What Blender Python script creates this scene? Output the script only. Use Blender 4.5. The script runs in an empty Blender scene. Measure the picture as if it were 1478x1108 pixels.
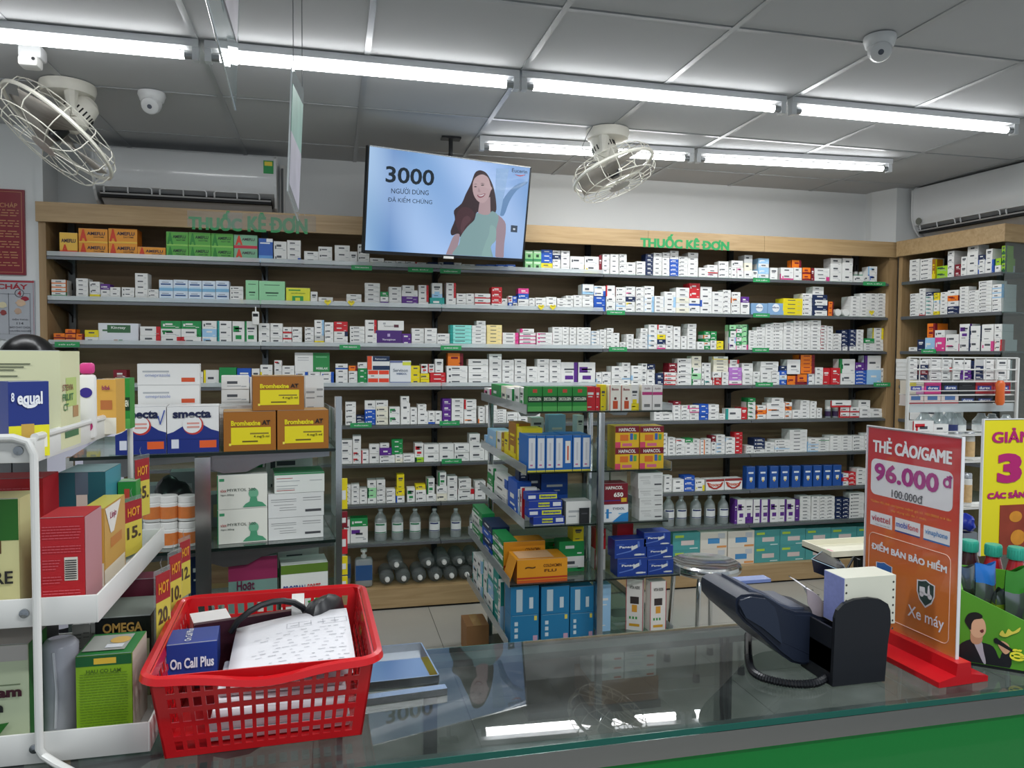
import bpy, bmesh, math, random
from mathutils import Vector, Matrix
PI = math.pi
C = bpy.context.scene.collection
# ---------------------------------------------------------------- camera
YAW, PITCH, ROLL, FOC = math.radians(13.3955), math.radians(-2.2747), math.radians(0.392), 1092.58
CAM = Vector((0, 0, 1.44))
_f = Vector((math.sin(YAW)*math.cos(PITCH), math.cos(YAW)*math.cos(PITCH), math.sin(PITCH)))
_r = Vector((math.cos(YAW), -math.sin(YAW), 0)); _u = _r.cross(_f)
CR = _r*math.cos(ROLL) + _u*math.sin(ROLL); CU = _u*math.cos(ROLL) - _r*math.sin(ROLL); CF = _f
cam = bpy.data.objects.new('camera', bpy.data.cameras.new('camera')); C.objects.link(cam)
cam.matrix_world = Matrix(((CR.x, CU.x, -CF.x, CAM.x), (CR.y, CU.y, -CF.y, CAM.y), (CR.z, CU.z, -CF.z, CAM.z), (0, 0, 0, 1)))
cam.data.sensor_width = 36; cam.data.lens = FOC*36/1478; cam.data.clip_start = .02
sc = bpy.context.scene; sc.camera = cam
sc.view_settings.view_transform = 'Standard'; sc.view_settings.look = 'None'; sc.view_settings.gamma = 1
sc.view_settings.use_curve_mapping = False
sc.view_settings.exposure = 0.25
sc.cycles.use_denoising = True; sc.cycles.max_bounces = 8; sc.cycles.transparent_max_bounces = 24
sc.cycles.diffuse_bounces = 4; sc.cycles.glossy_bounces = 4; sc.cycles.sample_clamp_indirect = 4
world = bpy.data.worlds.new('world'); sc.world = world; world.use_nodes = True
world.node_tree.nodes['Background'].inputs[0].default_value = (.80, .90, 1, 1)
world.node_tree.nodes['Background'].inputs[1].default_value = .36
TUBE_GLOW = 11.0; TUBE_WATT = 6.0; HALL_FILL_WATT = 46.0
# unseen fill lamps, added overhead and behind the camera to brighten the shelves
def area(name, loc, sx, sy, watt, col=(1, 1, 1), rot=(0, 0, 0)):
    l = bpy.data.lights.new(name, 'AREA'); l.shape = 'RECTANGLE'; l.size = sx; l.size_y = sy; l.energy = watt; l.color = col
    o = bpy.data.objects.new(name, l); o.location = loc; o.rotation_euler = rot; C.objects.link(o); return o
for _x, _y in ((.8, .3), (-1.6, .6), (3.0, 1.2), (.8, -1.6)):
    area('hall_fill_light', (_x, _y, 2.47), 1.2, .06, HALL_FILL_WATT*.5, (.95, .98, 1))

def ray(px, py): return CR*((px-739)/FOC) - CU*((py-554)/FOC) + CF
def P(px, py, X=None, Y=None, Z=None):
    d = ray(px, py); t = X/d.x if X is not None else Y/d.y if Y is not None else (Z-CAM.z)/d.z
    return CAM + d*t
class Plane:                       # a vertical plane: origin O, direction u along it, n pointing away from the viewer
    def __init__(s, O, U):
        s.O = Vector((O[0], O[1], 0)); s.u = (Vector((U[0], U[1], 0))-s.O).normalized(); s.n = Vector((-s.u.y, s.u.x, 0))
        s.rot = math.atan2(s.u.y, s.u.x)
    def hit(s, px, py):
        d = ray(px, py); t = (s.O-CAM).dot(s.n)/d.dot(s.n); q = CAM+d*t
        return (q-s.O).dot(s.u), q.z
    def at(s, a, dep, z): return s.O + s.u*a + s.n*dep + Vector((0, 0, z))

# ---------------------------------------------------------------- materials
def lin(h):
    if isinstance(h, str):
        h = h.lstrip('#'); v = [int(h[i:i+2], 16)/255 for i in (0, 2, 4)]
        return tuple(x/12.92 if x <= .04045 else ((x+.055)/1.055)**2.4 for x in v)
    return h
_M = {}
def mat(name, col, rough=.5, metal=0, noise=.06, scale=40, coat=0, emit=0, bump=0, trans=0, ior=1.45):
    if name in _M: return _M[name]
    m = bpy.data.materials.new(name); m.use_nodes = True; nt = m.node_tree; b = nt.nodes['Principled BSDF']
    c = lin(col)
    b.inputs['Roughness'].default_value = rough; b.inputs['Metallic'].default_value = metal
    b.inputs['Coat Weight'].default_value = coat; b.inputs['IOR'].default_value = ior
    b.inputs['Transmission Weight'].default_value = trans
    if noise > 0:
        tc = nt.nodes.new('ShaderNodeTexCoord'); n = nt.nodes.new('ShaderNodeTexNoise'); n.inputs['Scale'].default_value = scale
        r = nt.nodes.new('ShaderNodeMix'); r.data_type = 'RGBA'
        nt.links.new(tc.outputs['Object'], n.inputs['Vector']); nt.links.new(n.outputs['Fac'], r.inputs[0])
        r.inputs[6].default_value = (*[max(0, x*(1-noise)) for x in c], 1); r.inputs[7].default_value = (*[min(1, x*(1+noise)) for x in c], 1)
        nt.links.new(r.outputs[2], b.inputs['Base Color'])
        if bump:
            bp = nt.nodes.new('ShaderNodeBump'); bp.inputs['Strength'].default_value = bump; bp.inputs['Distance'].default_value = .002
            nt.links.new(n.outputs['Fac'], bp.inputs['Height']); nt.links.new(bp.outputs[0], b.inputs['Normal'])
    else: b.inputs['Base Color'].default_value = (*c, 1)
    if emit:
        b.inputs['Emission Color'].default_value = (*c, 1); b.inputs['Emission Strength'].default_value = emit
    _M[name] = m; return m
def glass(name, tint, rough=.02, refl=.10, grime=0, alpha=.93):
    """a thin clear pane: mostly see-through, with a mirror part that grows at grazing angles"""
    if name in _M: return _M[name]
    m = bpy.data.materials.new(name); m.use_nodes = True; nt = m.node_tree; nt.nodes.clear()
    out = nt.nodes.new('ShaderNodeOutputMaterial'); tr = nt.nodes.new('ShaderNodeBsdfTransparent'); tr.inputs[0].default_value = (*lin(tint), 1)
    gl = nt.nodes.new('ShaderNodeBsdfGlossy'); gl.inputs['Roughness'].default_value = rough
    fr = nt.nodes.new('ShaderNodeFresnel'); fr.inputs[0].default_value = 1.5
    mx = nt.nodes.new('ShaderNodeMixShader'); ma = nt.nodes.new('ShaderNodeMath'); ma.operation = 'MULTIPLY_ADD'
    ma.inputs[1].default_value = 1.0; ma.inputs[2].default_value = refl; ma.use_clamp = True
    ge = nt.nodes.new('ShaderNodeNewGeometry'); m1 = nt.nodes.new('ShaderNodeMath'); m1.operation = 'SUBTRACT'; m1.inputs[0].default_value = 1; m2_ = nt.nodes.new('ShaderNodeMath'); m2_.operation = 'MULTIPLY'
    nt.links.new(fr.outputs[0], ma.inputs[0]); nt.links.new(ge.outputs['Backfacing'], m1.inputs[1]); nt.links.new(ma.outputs[0], m2_.inputs[0]); nt.links.new(m1.outputs[0], m2_.inputs[1]); nt.links.new(m2_.outputs[0], mx.inputs[0])
    nt.links.new(tr.outputs[0], mx.inputs[1]); nt.links.new(gl.outputs[0], mx.inputs[2]); last = mx
    if alpha < 1 or grime:
        df = nt.nodes.new('ShaderNodeBsdfDiffuse'); df.inputs[0].default_value = (.75, .8, .8, 1); m2 = nt.nodes.new('ShaderNodeMixShader')
        m2.inputs[0].default_value = 1-alpha
        if grime:
            tc = nt.nodes.new('ShaderNodeTexCoord'); n = nt.nodes.new('ShaderNodeTexNoise'); n.inputs['Scale'].default_value = 14; n.inputs['Detail'].default_value = 8
            rp = nt.nodes.new('ShaderNodeMapRange'); rp.inputs[1].default_value = .45; rp.inputs[2].default_value = .8; rp.inputs[3].default_value = 1-alpha; rp.inputs[4].default_value = 1-alpha+grime
            nt.links.new(tc.outputs['Object'], n.inputs['Vector']); nt.links.new(n.outputs['Fac'], rp.inputs[0]); nt.links.new(rp.outputs[0], m2.inputs[0])
        nt.links.new(mx.outputs[0], m2.inputs[1]); nt.links.new(df.outputs[0], m2.inputs[2]); last = m2
    nt.links.new(last.outputs[0], out.inputs[0]); _M[name] = m; return m
def wood(name, c1, c2, axis='X', scale=1.0, rough=.45):
    m = bpy.data.materials.new(name); m.use_nodes = True; nt = m.node_tree; b = nt.nodes['Principled BSDF']
    tc = nt.nodes.new('ShaderNodeTexCoord'); mp = nt.nodes.new('ShaderNodeMapping'); s = [26*scale]*3; s['XYZ'.index(axis)] = 1.6*scale
    mp.inputs['Scale'].default_value = s
    n = nt.nodes.new('ShaderNodeTexNoise'); n.inputs['Scale'].default_value = 1.4; n.inputs['Detail'].default_value = 6; n.inputs['Distortion'].default_value = 1.2
    r = nt.nodes.new('ShaderNodeValToRGB'); r.color_ramp.elements[0].position = .3; r.color_ramp.elements[1].position = .72
    r.color_ramp.elements[0].color = (*lin(c1), 1); r.color_ramp.elements[1].color = (*lin(c2), 1)
    nt.links.new(tc.outputs['Object'], mp.inputs[0]); nt.links.new(mp.outputs[0], n.inputs['Vector']); nt.links.new(n.outputs['Fac'], r.inputs[0])
    nt.links.new(r.outputs[0], b.inputs['Base Color']); b.inputs['Roughness'].default_value = rough; return m
COL = dict(white='#e4e4e1', cream='#e6e2cf', grey='#c3c5c4', red='#c5222c', blue='#1f55b5', navy='#16284f', green='#1f8a49', yellow='#e6d21c',
  orange='#ea7a1c', purple='#5b2a86', pink='#d8408a', teal='#1f9790', skyblue='#9cc6e6', maroon='#7c1526', mint='#9fdca5', aqua='#8fe0d6',
  butter='#f0dc9a', violet='#b678c8', lime='#9ccb22', ink='#4b4f55', black='#15161a', palegrey='#a9adb0', brown='#8a5a2c', ochre='#a06a18',
  darkgreen='#0f5a35', gold='#c9a13a', skin='#e8b79a', tealbox='#2f8f8d', darkteal='#1c5560', steelblue='#1d7fb0', olive='#8aa51e')
def cm(c, rough=.42): return mat('card_'+c, COL.get(c, c), rough, noise=.05, scale=30)

# ---------------------------------------------------------------- mesh builder
class MB:
    def __init__(s): s.v = []; s.f = []; s.m = []; s.sm = []
    def add(s, vs, fs, mi=0, smooth=False):
        b = len(s.v); s.v += [tuple(v) for v in vs]
        for f in fs: s.f.append(tuple(b+i for i in f)); s.m.append(mi); s.sm.append(smooth)
        return s
    def box(s, x0, x1, y0, y1, z0, z1, mi=0, faces='all'):
        v = [(x, y, z) for z in (z0, z1) for y in (y0, y1) for x in (x0, x1)]
        return s.add(v, [(0, 2, 3, 1), (4, 5, 7, 6), (0, 1, 5, 4), (1, 3, 7, 5), (3, 2, 6, 7), (2, 0, 4, 6)], mi)
    def cbox(s, cx, cy, cz, sx, sy, sz, mi=0, M=None):
        b = len(s.v); s.box(cx-sx/2, cx+sx/2, cy-sy/2, cy+sy/2, cz-sz/2, cz+sz/2, mi)
        if M is not None:
            for i in range(b, len(s.v)): s.v[i] = tuple(M @ Vector(s.v[i]))
        return s
    def rbox(s, x0, x1, y0, y1, z0, z1, r=.004, mi=0, seg=2):          # box with rounded vertical and top edges
        bm = bmesh.new(); bmesh.ops.create_cube(bm, size=1)
        for v in bm.verts: v.co = Vector((x0+(v.co.x+.5)*(x1-x0), y0+(v.co.y+.5)*(y1-y0), z0+(v.co.z+.5)*(z1-z0)))
        bmesh.ops.bevel(bm, geom=list(bm.edges), offset=r, segments=seg, affect='EDGES', profile=.5)
        s.frombm(bm, mi, True); return s
    def frombm(s, bm, mi=0, smooth=False):
        bm.verts.index_update(); s.add([v.co[:] for v in bm.verts], [[v.index for v in f.verts] for f in bm.faces], mi, smooth); bm.free(); return s
    def quad(s, a, b, c, d, mi=0): return s.add([a, b, c, d], [(0, 1, 2, 3)], mi)
    def poly3(s, pts, mi=0): return s.add(pts, [tuple(range(len(pts)))], mi)
    def lathe(s, prof, seg=20, mi=0, M=None, smooth=True, a0=0, a1=2*PI):
        full = abs(a1-a0-2*PI) < 1e-6; n = seg if full else seg+1; vs = []; fs = []
        for r, z in prof:
            for k in range(n):
                a = a0+(a1-a0)*k/seg; vs.append(Vector((r*math.cos(a), r*math.sin(a), z)))
        for i in range(len(prof)-1):
            for k in range(seg):
                k2 = (k+1) % n; fs.append((i*n+k, i*n+k2, (i+1)*n+k2, (i+1)*n+k))
        if full:
            if prof[0][0] > 1e-6: fs.append(tuple(reversed(range(n))))
            if prof[-1][0] > 1e-6: fs.append(tuple((len(prof)-1)*n+k for k in range(n)))
        if M is not None: vs = [M @ v for v in vs]
        return s.add(vs, fs, mi, smooth)
    def cyl(s, p, q, r, seg=10, mi=0, r2=None, caps=True):
        p, q = Vector(p), Vector(q); d = q-p; M = Matrix.Translation(p) @ d.to_track_quat('Z', 'Y').to_matrix().to_4x4()
        return s.lathe([(r, 0), (r if r2 is None else r2, d.length)], seg, mi, M)
    def tube(s, pts, r, seg=8, mi=0, closed=False):
        pts = [Vector(p) for p in pts]; n = len(pts); vs = []; fs = []; up = None
        for i, p in enumerate(pts):
            a = pts[(i-1) % n] if (closed or i > 0) else p; b = pts[(i+1) % n] if (closed or i < n-1) else p
            t = (b-a).normalized()
            if up is None: up = Vector((0, 0, 1)) if abs(t.z) < .9 else Vector((1, 0, 0))
            x = (up - t*up.dot(t)).normalized(); y = t.cross(x); up = x
            rr = r[i] if isinstance(r, (list, tuple)) else r
            for k in range(seg):
                an = 2*PI*k/seg; vs.append(p + x*(rr*math.cos(an)) + y*(rr*math.sin(an)))
        for i in range(n if closed else n-1):
            j = (i+1) % n
            for k in range(seg): fs.append((i*seg+k, i*seg+(k+1) % seg, j*seg+(k+1) % seg, j*seg+k))
        if not closed: fs.append(tuple(reversed(range(seg)))); fs.append(tuple((n-1)*seg+k for k in range(seg)))
        return s.add(vs, fs, mi, True)
    def prism(s, pts, d0, d1, mi=0, axis='Y', smooth=False):    # polygon pts (a,b) extruded; axis Y: (x,z) plane
        n = len(pts); f = {'Y': lambda a, b, d: (a, d, b), 'Z': lambda a, b, d: (a, b, d), 'X': lambda a, b, d: (d, a, b)}[axis]
        vs = [f(a, b, d0) for a, b in pts]+[f(a, b, d1) for a, b in pts]
        fs = [tuple(range(n)), tuple(reversed(range(n, 2*n)))]+[(i, n+i, n+(i+1) % n, (i+1) % n) for i in range(n)]
        return s.add(vs, fs, mi, smooth)
    def mesh(s, name, mats):
        me = bpy.data.meshes.new(name); me.from_pydata(s.v, [], s.f)
        for m in (mats if isinstance(mats, (list, tuple)) else [mats]): me.materials.append(m)
        me.polygons.foreach_set('material_index', s.m); me.polygons.foreach_set('use_smooth', s.sm)
        me.update(); return me
    def build(s, name, mats, parent=None, world=False, recalc=False, smooth_angle=None):
        if world and parent is not None:
            Mi = W(parent).inverted(); s.v = [tuple(Mi @ Vector(v)) for v in s.v]
        me = s.mesh(name, mats)
        if recalc:
            bm = bmesh.new(); bm.from_mesh(me); bmesh.ops.recalc_face_normals(bm, faces=bm.faces); bm.to_mesh(me); bm.free()
        if any(s.sm): me.set_sharp_from_angle(angle=math.radians(smooth_angle or 35))
        return link(name, me, parent)
def W(o):
    M = Matrix.LocRotScale(o.location, o.rotation_euler, o.scale)
    return W(o.parent) @ M if o.parent else M
def link(name, me, parent=None):
    o = bpy.data.objects.new(name, me); C.objects.link(o)
    if parent is not None: o.parent = parent
    return o
def tag(o, label=None, cat=None, group=None, kind=None):
    if label: o['label'] = label
    if cat: o['category'] = cat
    if group: o['group'] = group
    if kind: o['kind'] = kind
    return o
def thing(name, label, cat, loc=(0, 0, 0), rotz=0, group=None):
    o = bpy.data.objects.new(name, None); o.empty_display_size = .05; C.objects.link(o); o.location = loc; o.rotation_euler = (0, 0, rotz)
    return tag(o, label, cat, group)
_T = {}
def _adv(prefix, bold):
    f = lambda t: max(v.co.x for v in text_mesh(t, bold, 0, 'LEFT').vertices)
    return f(prefix+'I')-f('I')
def text_mesh(s, bold=.012, depth=.0, align='CENTER'):
    k = (s, bold, depth, align)
    if 'Đ' in s or (bold > .01 and ('Ơ' in s or 'Ư' in s)):   # a barred D and the horned O, U: plain letters with their own short strokes
        if k not in _T:
            pl = lambda q: q.replace('Đ', 'D').replace('Ơ', 'O').replace('Ư', 'U'); base = text_mesh(pl(s), bold, depth, 'LEFT'); vs = [v.co.copy() for v in base.vertices]; fs = [tuple(p.vertices) for p in base.polygons]
            for i, ch in enumerate(s):
                x = _adv(pl(s[:i]), bold) if i and ch in 'ĐƠƯ' else 0; n = len(vs)
                if ch in 'ƠƯ':
                    x2 = _adv(pl(s[:i+1]), bold); vs += [Vector(c) for c in ((x2-.16, .55, .001), (x2-.06, .60, .001), (x2-.02, .80, .001), (x2-.10, .80, .001))]; fs.append((n, n+1, n+2, n+3))
                if ch == 'Đ':
                    vs += [Vector(c) for c in ((x-.03, .325-bold, .001), (x+.30, .325-bold, .001), (x+.30, .395+bold, .001), (x-.03, .395+bold, .001))]; fs.append((n, n+1, n+2, n+3))
            me = bpy.data.meshes.new('lettering'); me.from_pydata(vs, [], fs); _T[k] = me
        return _T[k]
    if k not in _T:
        cu = bpy.data.curves.new('lettering', 'FONT'); cu.body = s; cu.align_x = align; cu.align_y = 'BOTTOM_BASELINE' if align == 'LEFT' else 'CENTER'; cu.offset = bold; cu.extrude = depth; cu.resolution_u = 3
        o = bpy.data.objects.new('lettering', cu); C.objects.link(o); bpy.context.view_layer.update()
        _T[k] = bpy.data.meshes.new_from_object(o.evaluated_get(bpy.context.evaluated_depsgraph_get()))
        bpy.data.objects.remove(o); bpy.data.curves.remove(cu)
    return _T[k]
def text(s, parent, M, width, material, height=None, bold=.012, depth=0, name='lettering', shear=0, heavy=0):
    """text facing local -Y of frame M (x right, z up), scaled to WIDTH metres wide (and HEIGHT high)"""
    me = text_mesh(s, bold, depth); xs = [v.co.x for v in me.vertices]; ys = [v.co.y for v in me.vertices]
    w, h = max(xs)-min(xs), max(ys)-min(ys); cx, cy = (max(xs)+min(xs))/2, (max(ys)+min(ys))/2
    sx = width/w; sy = height/h if height else sx
    new = me.copy()
    for v in new.vertices:
        x, y, z = (v.co.x-cx)*sx, (v.co.y-cy)*sy, v.co.z*sx
        v.co = M @ Vector((x+shear*y, -z-.0006, y))
    if heavy:                                        # thicker strokes: the same outline laid side by side
        R3 = M.to_3x3(); vs = [v.co.copy() for v in new.vertices]; fs = [tuple(p.vertices) for p in new.polygons]; n = len(vs); V2, F2 = [], []
        for k, (dx, dz) in enumerate(((-1, -.5), (-1, .5), (1, .5), (1, -.5), (0, 0))):
            o_ = R3 @ Vector((dx*heavy, -.00002*k, dz*heavy)); V2 += [v+o_ for v in vs]; F2 += [tuple(i+k*n for i in f_) for f_ in fs]
        new = bpy.data.meshes.new('lettering'); new.from_pydata(V2, [], F2)
    new.materials.clear(); new.materials.append(material); new.update()
    return link(name, new, parent)
ORD = ['bottom', 'second', 'third', 'fourth', 'fifth', 'sixth', 'seventh', 'eighth', 'ninth', 'tenth', 'eleventh', 'twelfth']
def nth(i):
    return ORD[i] if 0 < i < 12 else '%d%s' % (i+1, 'th' if 10 <= (i+1) % 100 <= 20 else {1: 'st', 2: 'nd', 3: 'rd'}.get((i+1) % 10, 'th'))
WN = 'first second third fourth fifth sixth seventh eighth ninth tenth eleventh twelfth thirteenth fourteenth fifteenth sixteenth seventeenth eighteenth nineteenth'.split()
def nth1(i):
    if i < 19: return WN[i]
    t = ['twent', 'thirt', 'fort', 'fift', 'sixt', 'sevent', 'eight'][(i+1)//10-2]; u = (i+1) % 10
    return t+'ieth' if u == 0 else t+'y-'+WN[u-1]

# ================================================================ ROOM
white_wall = mat('painted_wall', '#d9dcdc', .7, noise=.03, scale=3)
tile_m = mat('floor_tile_grey', '#a5a29a', .22, noise=.05, scale=5); grout = mat('floor_grout', '#55534e', .8)
ceil_m = mat('gypsum_tile', '#b4b6b8', .8, noise=.03, scale=6); tbar_m = mat('ceiling_grid_metal', '#a8abad', .35, metal=.3)
chrome = mat('chrome', '#d4d6d6', .16, metal=1, noise=0); steel = mat('brushed_steel', '#9da0a2', .3, metal=1, noise=.05)
plastic_w = mat('white_plastic', '#e4e4e0', .35, noise=.02); black_p = mat('black_plastic', '#131519', .35, noise=.03)
dark_m = mat('dark_gap', '#0c0c0d', .8, noise=0)
floor = MB().box(-3.2, 4.6, -1.2, 4.7, -.06, -.004).build('floor', grout); tag(floor, kind='structure')
_tm = MB().box(-.2985, .2985, -.2985, .2985, -.004, 0).mesh('floor_tile', tile_m)
for i in range(-5, 8):
    for j in range(-1, 8):
        t = link('floor_tile', _tm, floor); t.location = (.23+i*.6, .35+j*.6, 0)
ceiling = MB().box(-3.2, 4.6, -1.2, 4.7, 2.585, 2.63).build('ceiling', dark_m); tag(ceiling, kind='structure')
CX0, CY0 = .735, 2.385                                       # a crossing of the ceiling grid
xs = [CX0+.603*i for i in range(-6, 7)]; ys = [CY0+1.18*j for j in range(-3, 3)]
_ct = MB().add([(-.29, -.575, 0), (.29, -.575, 0), (.29, .575, 0), (-.29, .575, 0), (-.3, -.588, .008), (.3, -.588, .008), (.3, .588, .008), (-.3, .588, .008)],
     [(0, 3, 2, 1), (4, 5, 6, 7), (0, 1, 5, 4), (1, 2, 6, 5), (2, 3, 7, 6), (3, 0, 4, 7)]).mesh('ceiling_tile', ceil_m)
for x in xs[:-1]:
    for y in ys:
        if y+.59 < 5.2:
            t = link('ceiling_tile', _ct, ceiling); t.location = (x+.3015, y+.59, 2.556)
for x in xs:
    MB().box(x-.011, x+.011, -1.2, 4.6, 2.552, 2.572).build('grid_bar', tbar_m, ceiling)
for y in ys+[5.0]:
    if y < 4.6: MB().box(-3.2, 4.3, y-.009, y+.009, 2.5525, 2.57).build('grid_bar', tbar_m, ceiling)
MB().box(-3.2, 4.3, 4.23, 4.245, 2.5525, 2.57).build('grid_bar', tbar_m, ceiling)
tag(MB().box(-3.2, 3.6, 4.56, 4.66, 0, 2.585).build('wall_back', white_wall), kind='structure')
# column at the left and the wall that carries the posters
tag(MB().box(-3.2, -1.43, 4.26, 4.56, 0, 2.585).build('wall_left', white_wall), kind='structure')
tag(MB().box(-3.3, -3.2, -1.2, 4.66, 0, 2.585).build('wall_side', white_wall), kind='structure')
tag(MB().prism([(3.585, 4.66), (3.585, 4.50), (3.645, 4.335), (4.03, 4.335), (4.03, 4.66)], 0, 2.585, axis='Z').build('wall_corner', white_wall), kind='structure')
tag(MB().prism([(3.93, 4.4), (4.23, 1.2), (4.43, 1.2), (4.13, 4.4)], 0, 2.585, axis='Z').build('wall_right', white_wall, recalc=True), kind='structure')
tag(MB().box(-1.432, -1.40, 4.25, 4.262, 0, 2.58).build('trim_1', white_wall), kind='structure')

# ================================================================ LAMPS
tube_m = mat('lamp_tube_glow', (1, 1, 1), .4, noise=0, emit=TUBE_GLOW); lampbody = mat('lamp_body_white', '#cfd2d4', .3, noise=.02)
def tube_light(x0, x1, y0, y1, z, label, extra=True):
    a, b = Vector((x0, y0, z)), Vector((x1, y1, z)); c = (a+b)/2; L = (b-a).length; rz = math.atan2(y1-y0, x1-x0)
    t = thing('fluorescent_lamp', label, 'lamp', (c.x, c.y, 2.552), rz, 'fluorescent tube lamps on the ceiling')
    MB().box(-L/2, L/2, -.022, .022, -.026, 0).build('fitting', lampbody, t)
    MB().cyl((-L/2+.05, 0, -.052), (L/2-.05, 0, -.052), .0145, 12).build('tube', tube_m, t)
    for s in (-1, 1):
        MB().box(s*L/2-(.022 if s > 0 else 0), s*L/2+(.022 if s < 0 else 0), -.016, .016, -.072, -.026).build('lamp_holder', lampbody, t)
        MB().cyl((s*(L/2-.05), 0, -.052), (s*(L/2-.02), 0, -.052), .0142, 12).build('tube_end', steel, t)
    l = area('tube_light', (c.x, c.y, 2.552-.075), L-.1, .03, TUBE_WATT, (.95, .98, 1), (0, 0, rz)); l.parent = None
L1 = [(-1.95, -.46, 'long tube lamp over the left air conditioner, cut by the picture edge'), (-.44, .72, 'lit tube lamp behind the two hanging acrylic signs'),
      (.73, 1.90, 'lit tube lamp in the front row, above the oscillating fan'), (1.93, 3.12, 'lit tube lamp in the front row, ending near the right corner')]
for a, b, l in L1: tube_light(a, b, 2.95, 2.95, 2.55, l)
tube_light(.74, 1.90, 3.86, 3.80, 2.55, 'lit tube lamp in the back row, behind the oscillating fan')
tube_light(1.92, 3.08, 3.80, 3.72, 2.55, 'lit tube lamp in the back row, nearest the right air conditioner')

# ================================================================ BOXES (a small language for rows of cartons)
# colour letter -> (body, accent, words)
CODE = dict(w=('white', 'ink', 'white'), c=('cream', 'ink', 'cream'), S=('grey', 'ink', 'pale grey'), r=('white', 'red', 'white and red'), b=('white', 'blue', 'white and blue'),
  n=('white', 'navy', 'white and navy'), g=('white', 'green', 'white and green'), y=('white', 'yellow', 'white and yellow'), o=('white', 'orange', 'white and orange'),
  p=('white', 'purple', 'white and purple'), k=('white', 'pink', 'white and pink'), t=('white', 'teal', 'white and teal'), l=('white', 'skyblue', 'white and light blue'),
  m=('white', 'maroon', 'white and maroon'), R=('red', 'white', 'red'), B=('blue', 'white', 'blue'), N=('navy', 'white', 'navy'), G=('green', 'white', 'green'),
  Y=('yellow', 'ink', 'yellow'), O=('orange', 'maroon', 'orange'), P=('purple', 'white', 'purple'), K=('pink', 'white', 'pink'), T=('teal', 'white', 'teal'),
  L=('skyblue', 'white', 'light blue'), D=('maroon', 'white', 'maroon'), A=('mint', 'darkgreen', 'mint green'), Q=('aqua', 'teal', 'aqua'), F=('butter', 'ink', 'pale yellow'),
  V=('violet', 'white', 'lilac'), Z=('lime', 'darkgreen', 'lime green'), U=('ochre', 'yellow', 'ochre brown'))
CODE['s'] = ('palegrey', 'ink', 'light grey')
_CM = {}
def carton_mesh(w, d, h, code, var):
    w, d, h = round(w, 3), round(d, 3), round(h, 3); k = (w, d, h, code, var)
    if k in _CM: return _CM[k]
    body, acc, _ = CODE[code]; r = random.Random(hash((code, var)) % 9999 if False else (ord(code)*31+var*7)); b = MB(); e = .0004; E = -d*0-e
    b.box(-w/2, w/2, 0, d, 0, h, 0)
    def q(x0, x1, z0, z1, mi): b.quad((x0*w-w/2, E, z0*h), (x1*w-w/2, E, z0*h), (x1*w-w/2, E, z1*h), (x0*w-w/2, E, z1*h), mi)
    ink = 2 if body in ('white', 'cream', 'grey', 'palegrey', 'yellow', 'butter', 'mint', 'aqua', 'lime') else 1
    if acc not in ('ink', 'white'):
        st = var % 4
        if st == 0: q(0.0, .14, 0, 1, 1)
        elif st == 1: q(0, 1, 0, .26, 1)
        elif st == 2: q(.78, 1, 0, 1, 1)
        else: q(.06, .55, .55, .8, 1)
        b.quad((w/2+e, 0, 0), (w/2+e, d*.2, 0), (w/2+e, d*.2, h), (w/2+e, 0, h), 1)
        b.quad((-w/2-e, d*.2, 0), (-w/2-e, 0, 0), (-w/2-e, 0, h), (-w/2-e, d*.2, h), 1)
    zz = .40+r.random()*.16; lx = .2+r.random()*.1; t = min(.2, .010/h*1.2)
    if h > w*1.2:
        q(.2, .8, .66, .66+t*.8, ink); q(.25, .7, .56, .56+t*.35, ink); q(.2, .6, .12, .12+t*.3, ink)
        if acc not in ('ink', 'white'): q(.25, .75, .25, .42, 1)
    else:
        if var % 3 == 2: q(.10, .20, .3, .62, 1 if acc != 'ink' else 2)
        q(lx, lx+.34+r.random()*.12, zz, zz+max(t, .13), ink)
        if var % 2: q(lx, lx+.5, zz-.2, zz-.2+.06, 3 if ink == 2 else ink)
        q(.72, .9, .16, .24, 3 if ink == 2 else ink)
    me = b.mesh('carton', [cm(body), cm(acc), cm('ink'), cm('palegrey')]); _CM[k] = me; return me
TOPLEVEL_BOXES = []           # (screen area, kind, mesh, location, rotation, label, category, group)
def kind_name(w, h):
    if h > w*1.25: return 'tall_medicine_box'
    if h < w*.36: return 'flat_medicine_box'
    return 'medicine_box'
rs = random.Random(5)
CAPS = []                     # heights of the shelves above, which no box may reach
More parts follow.
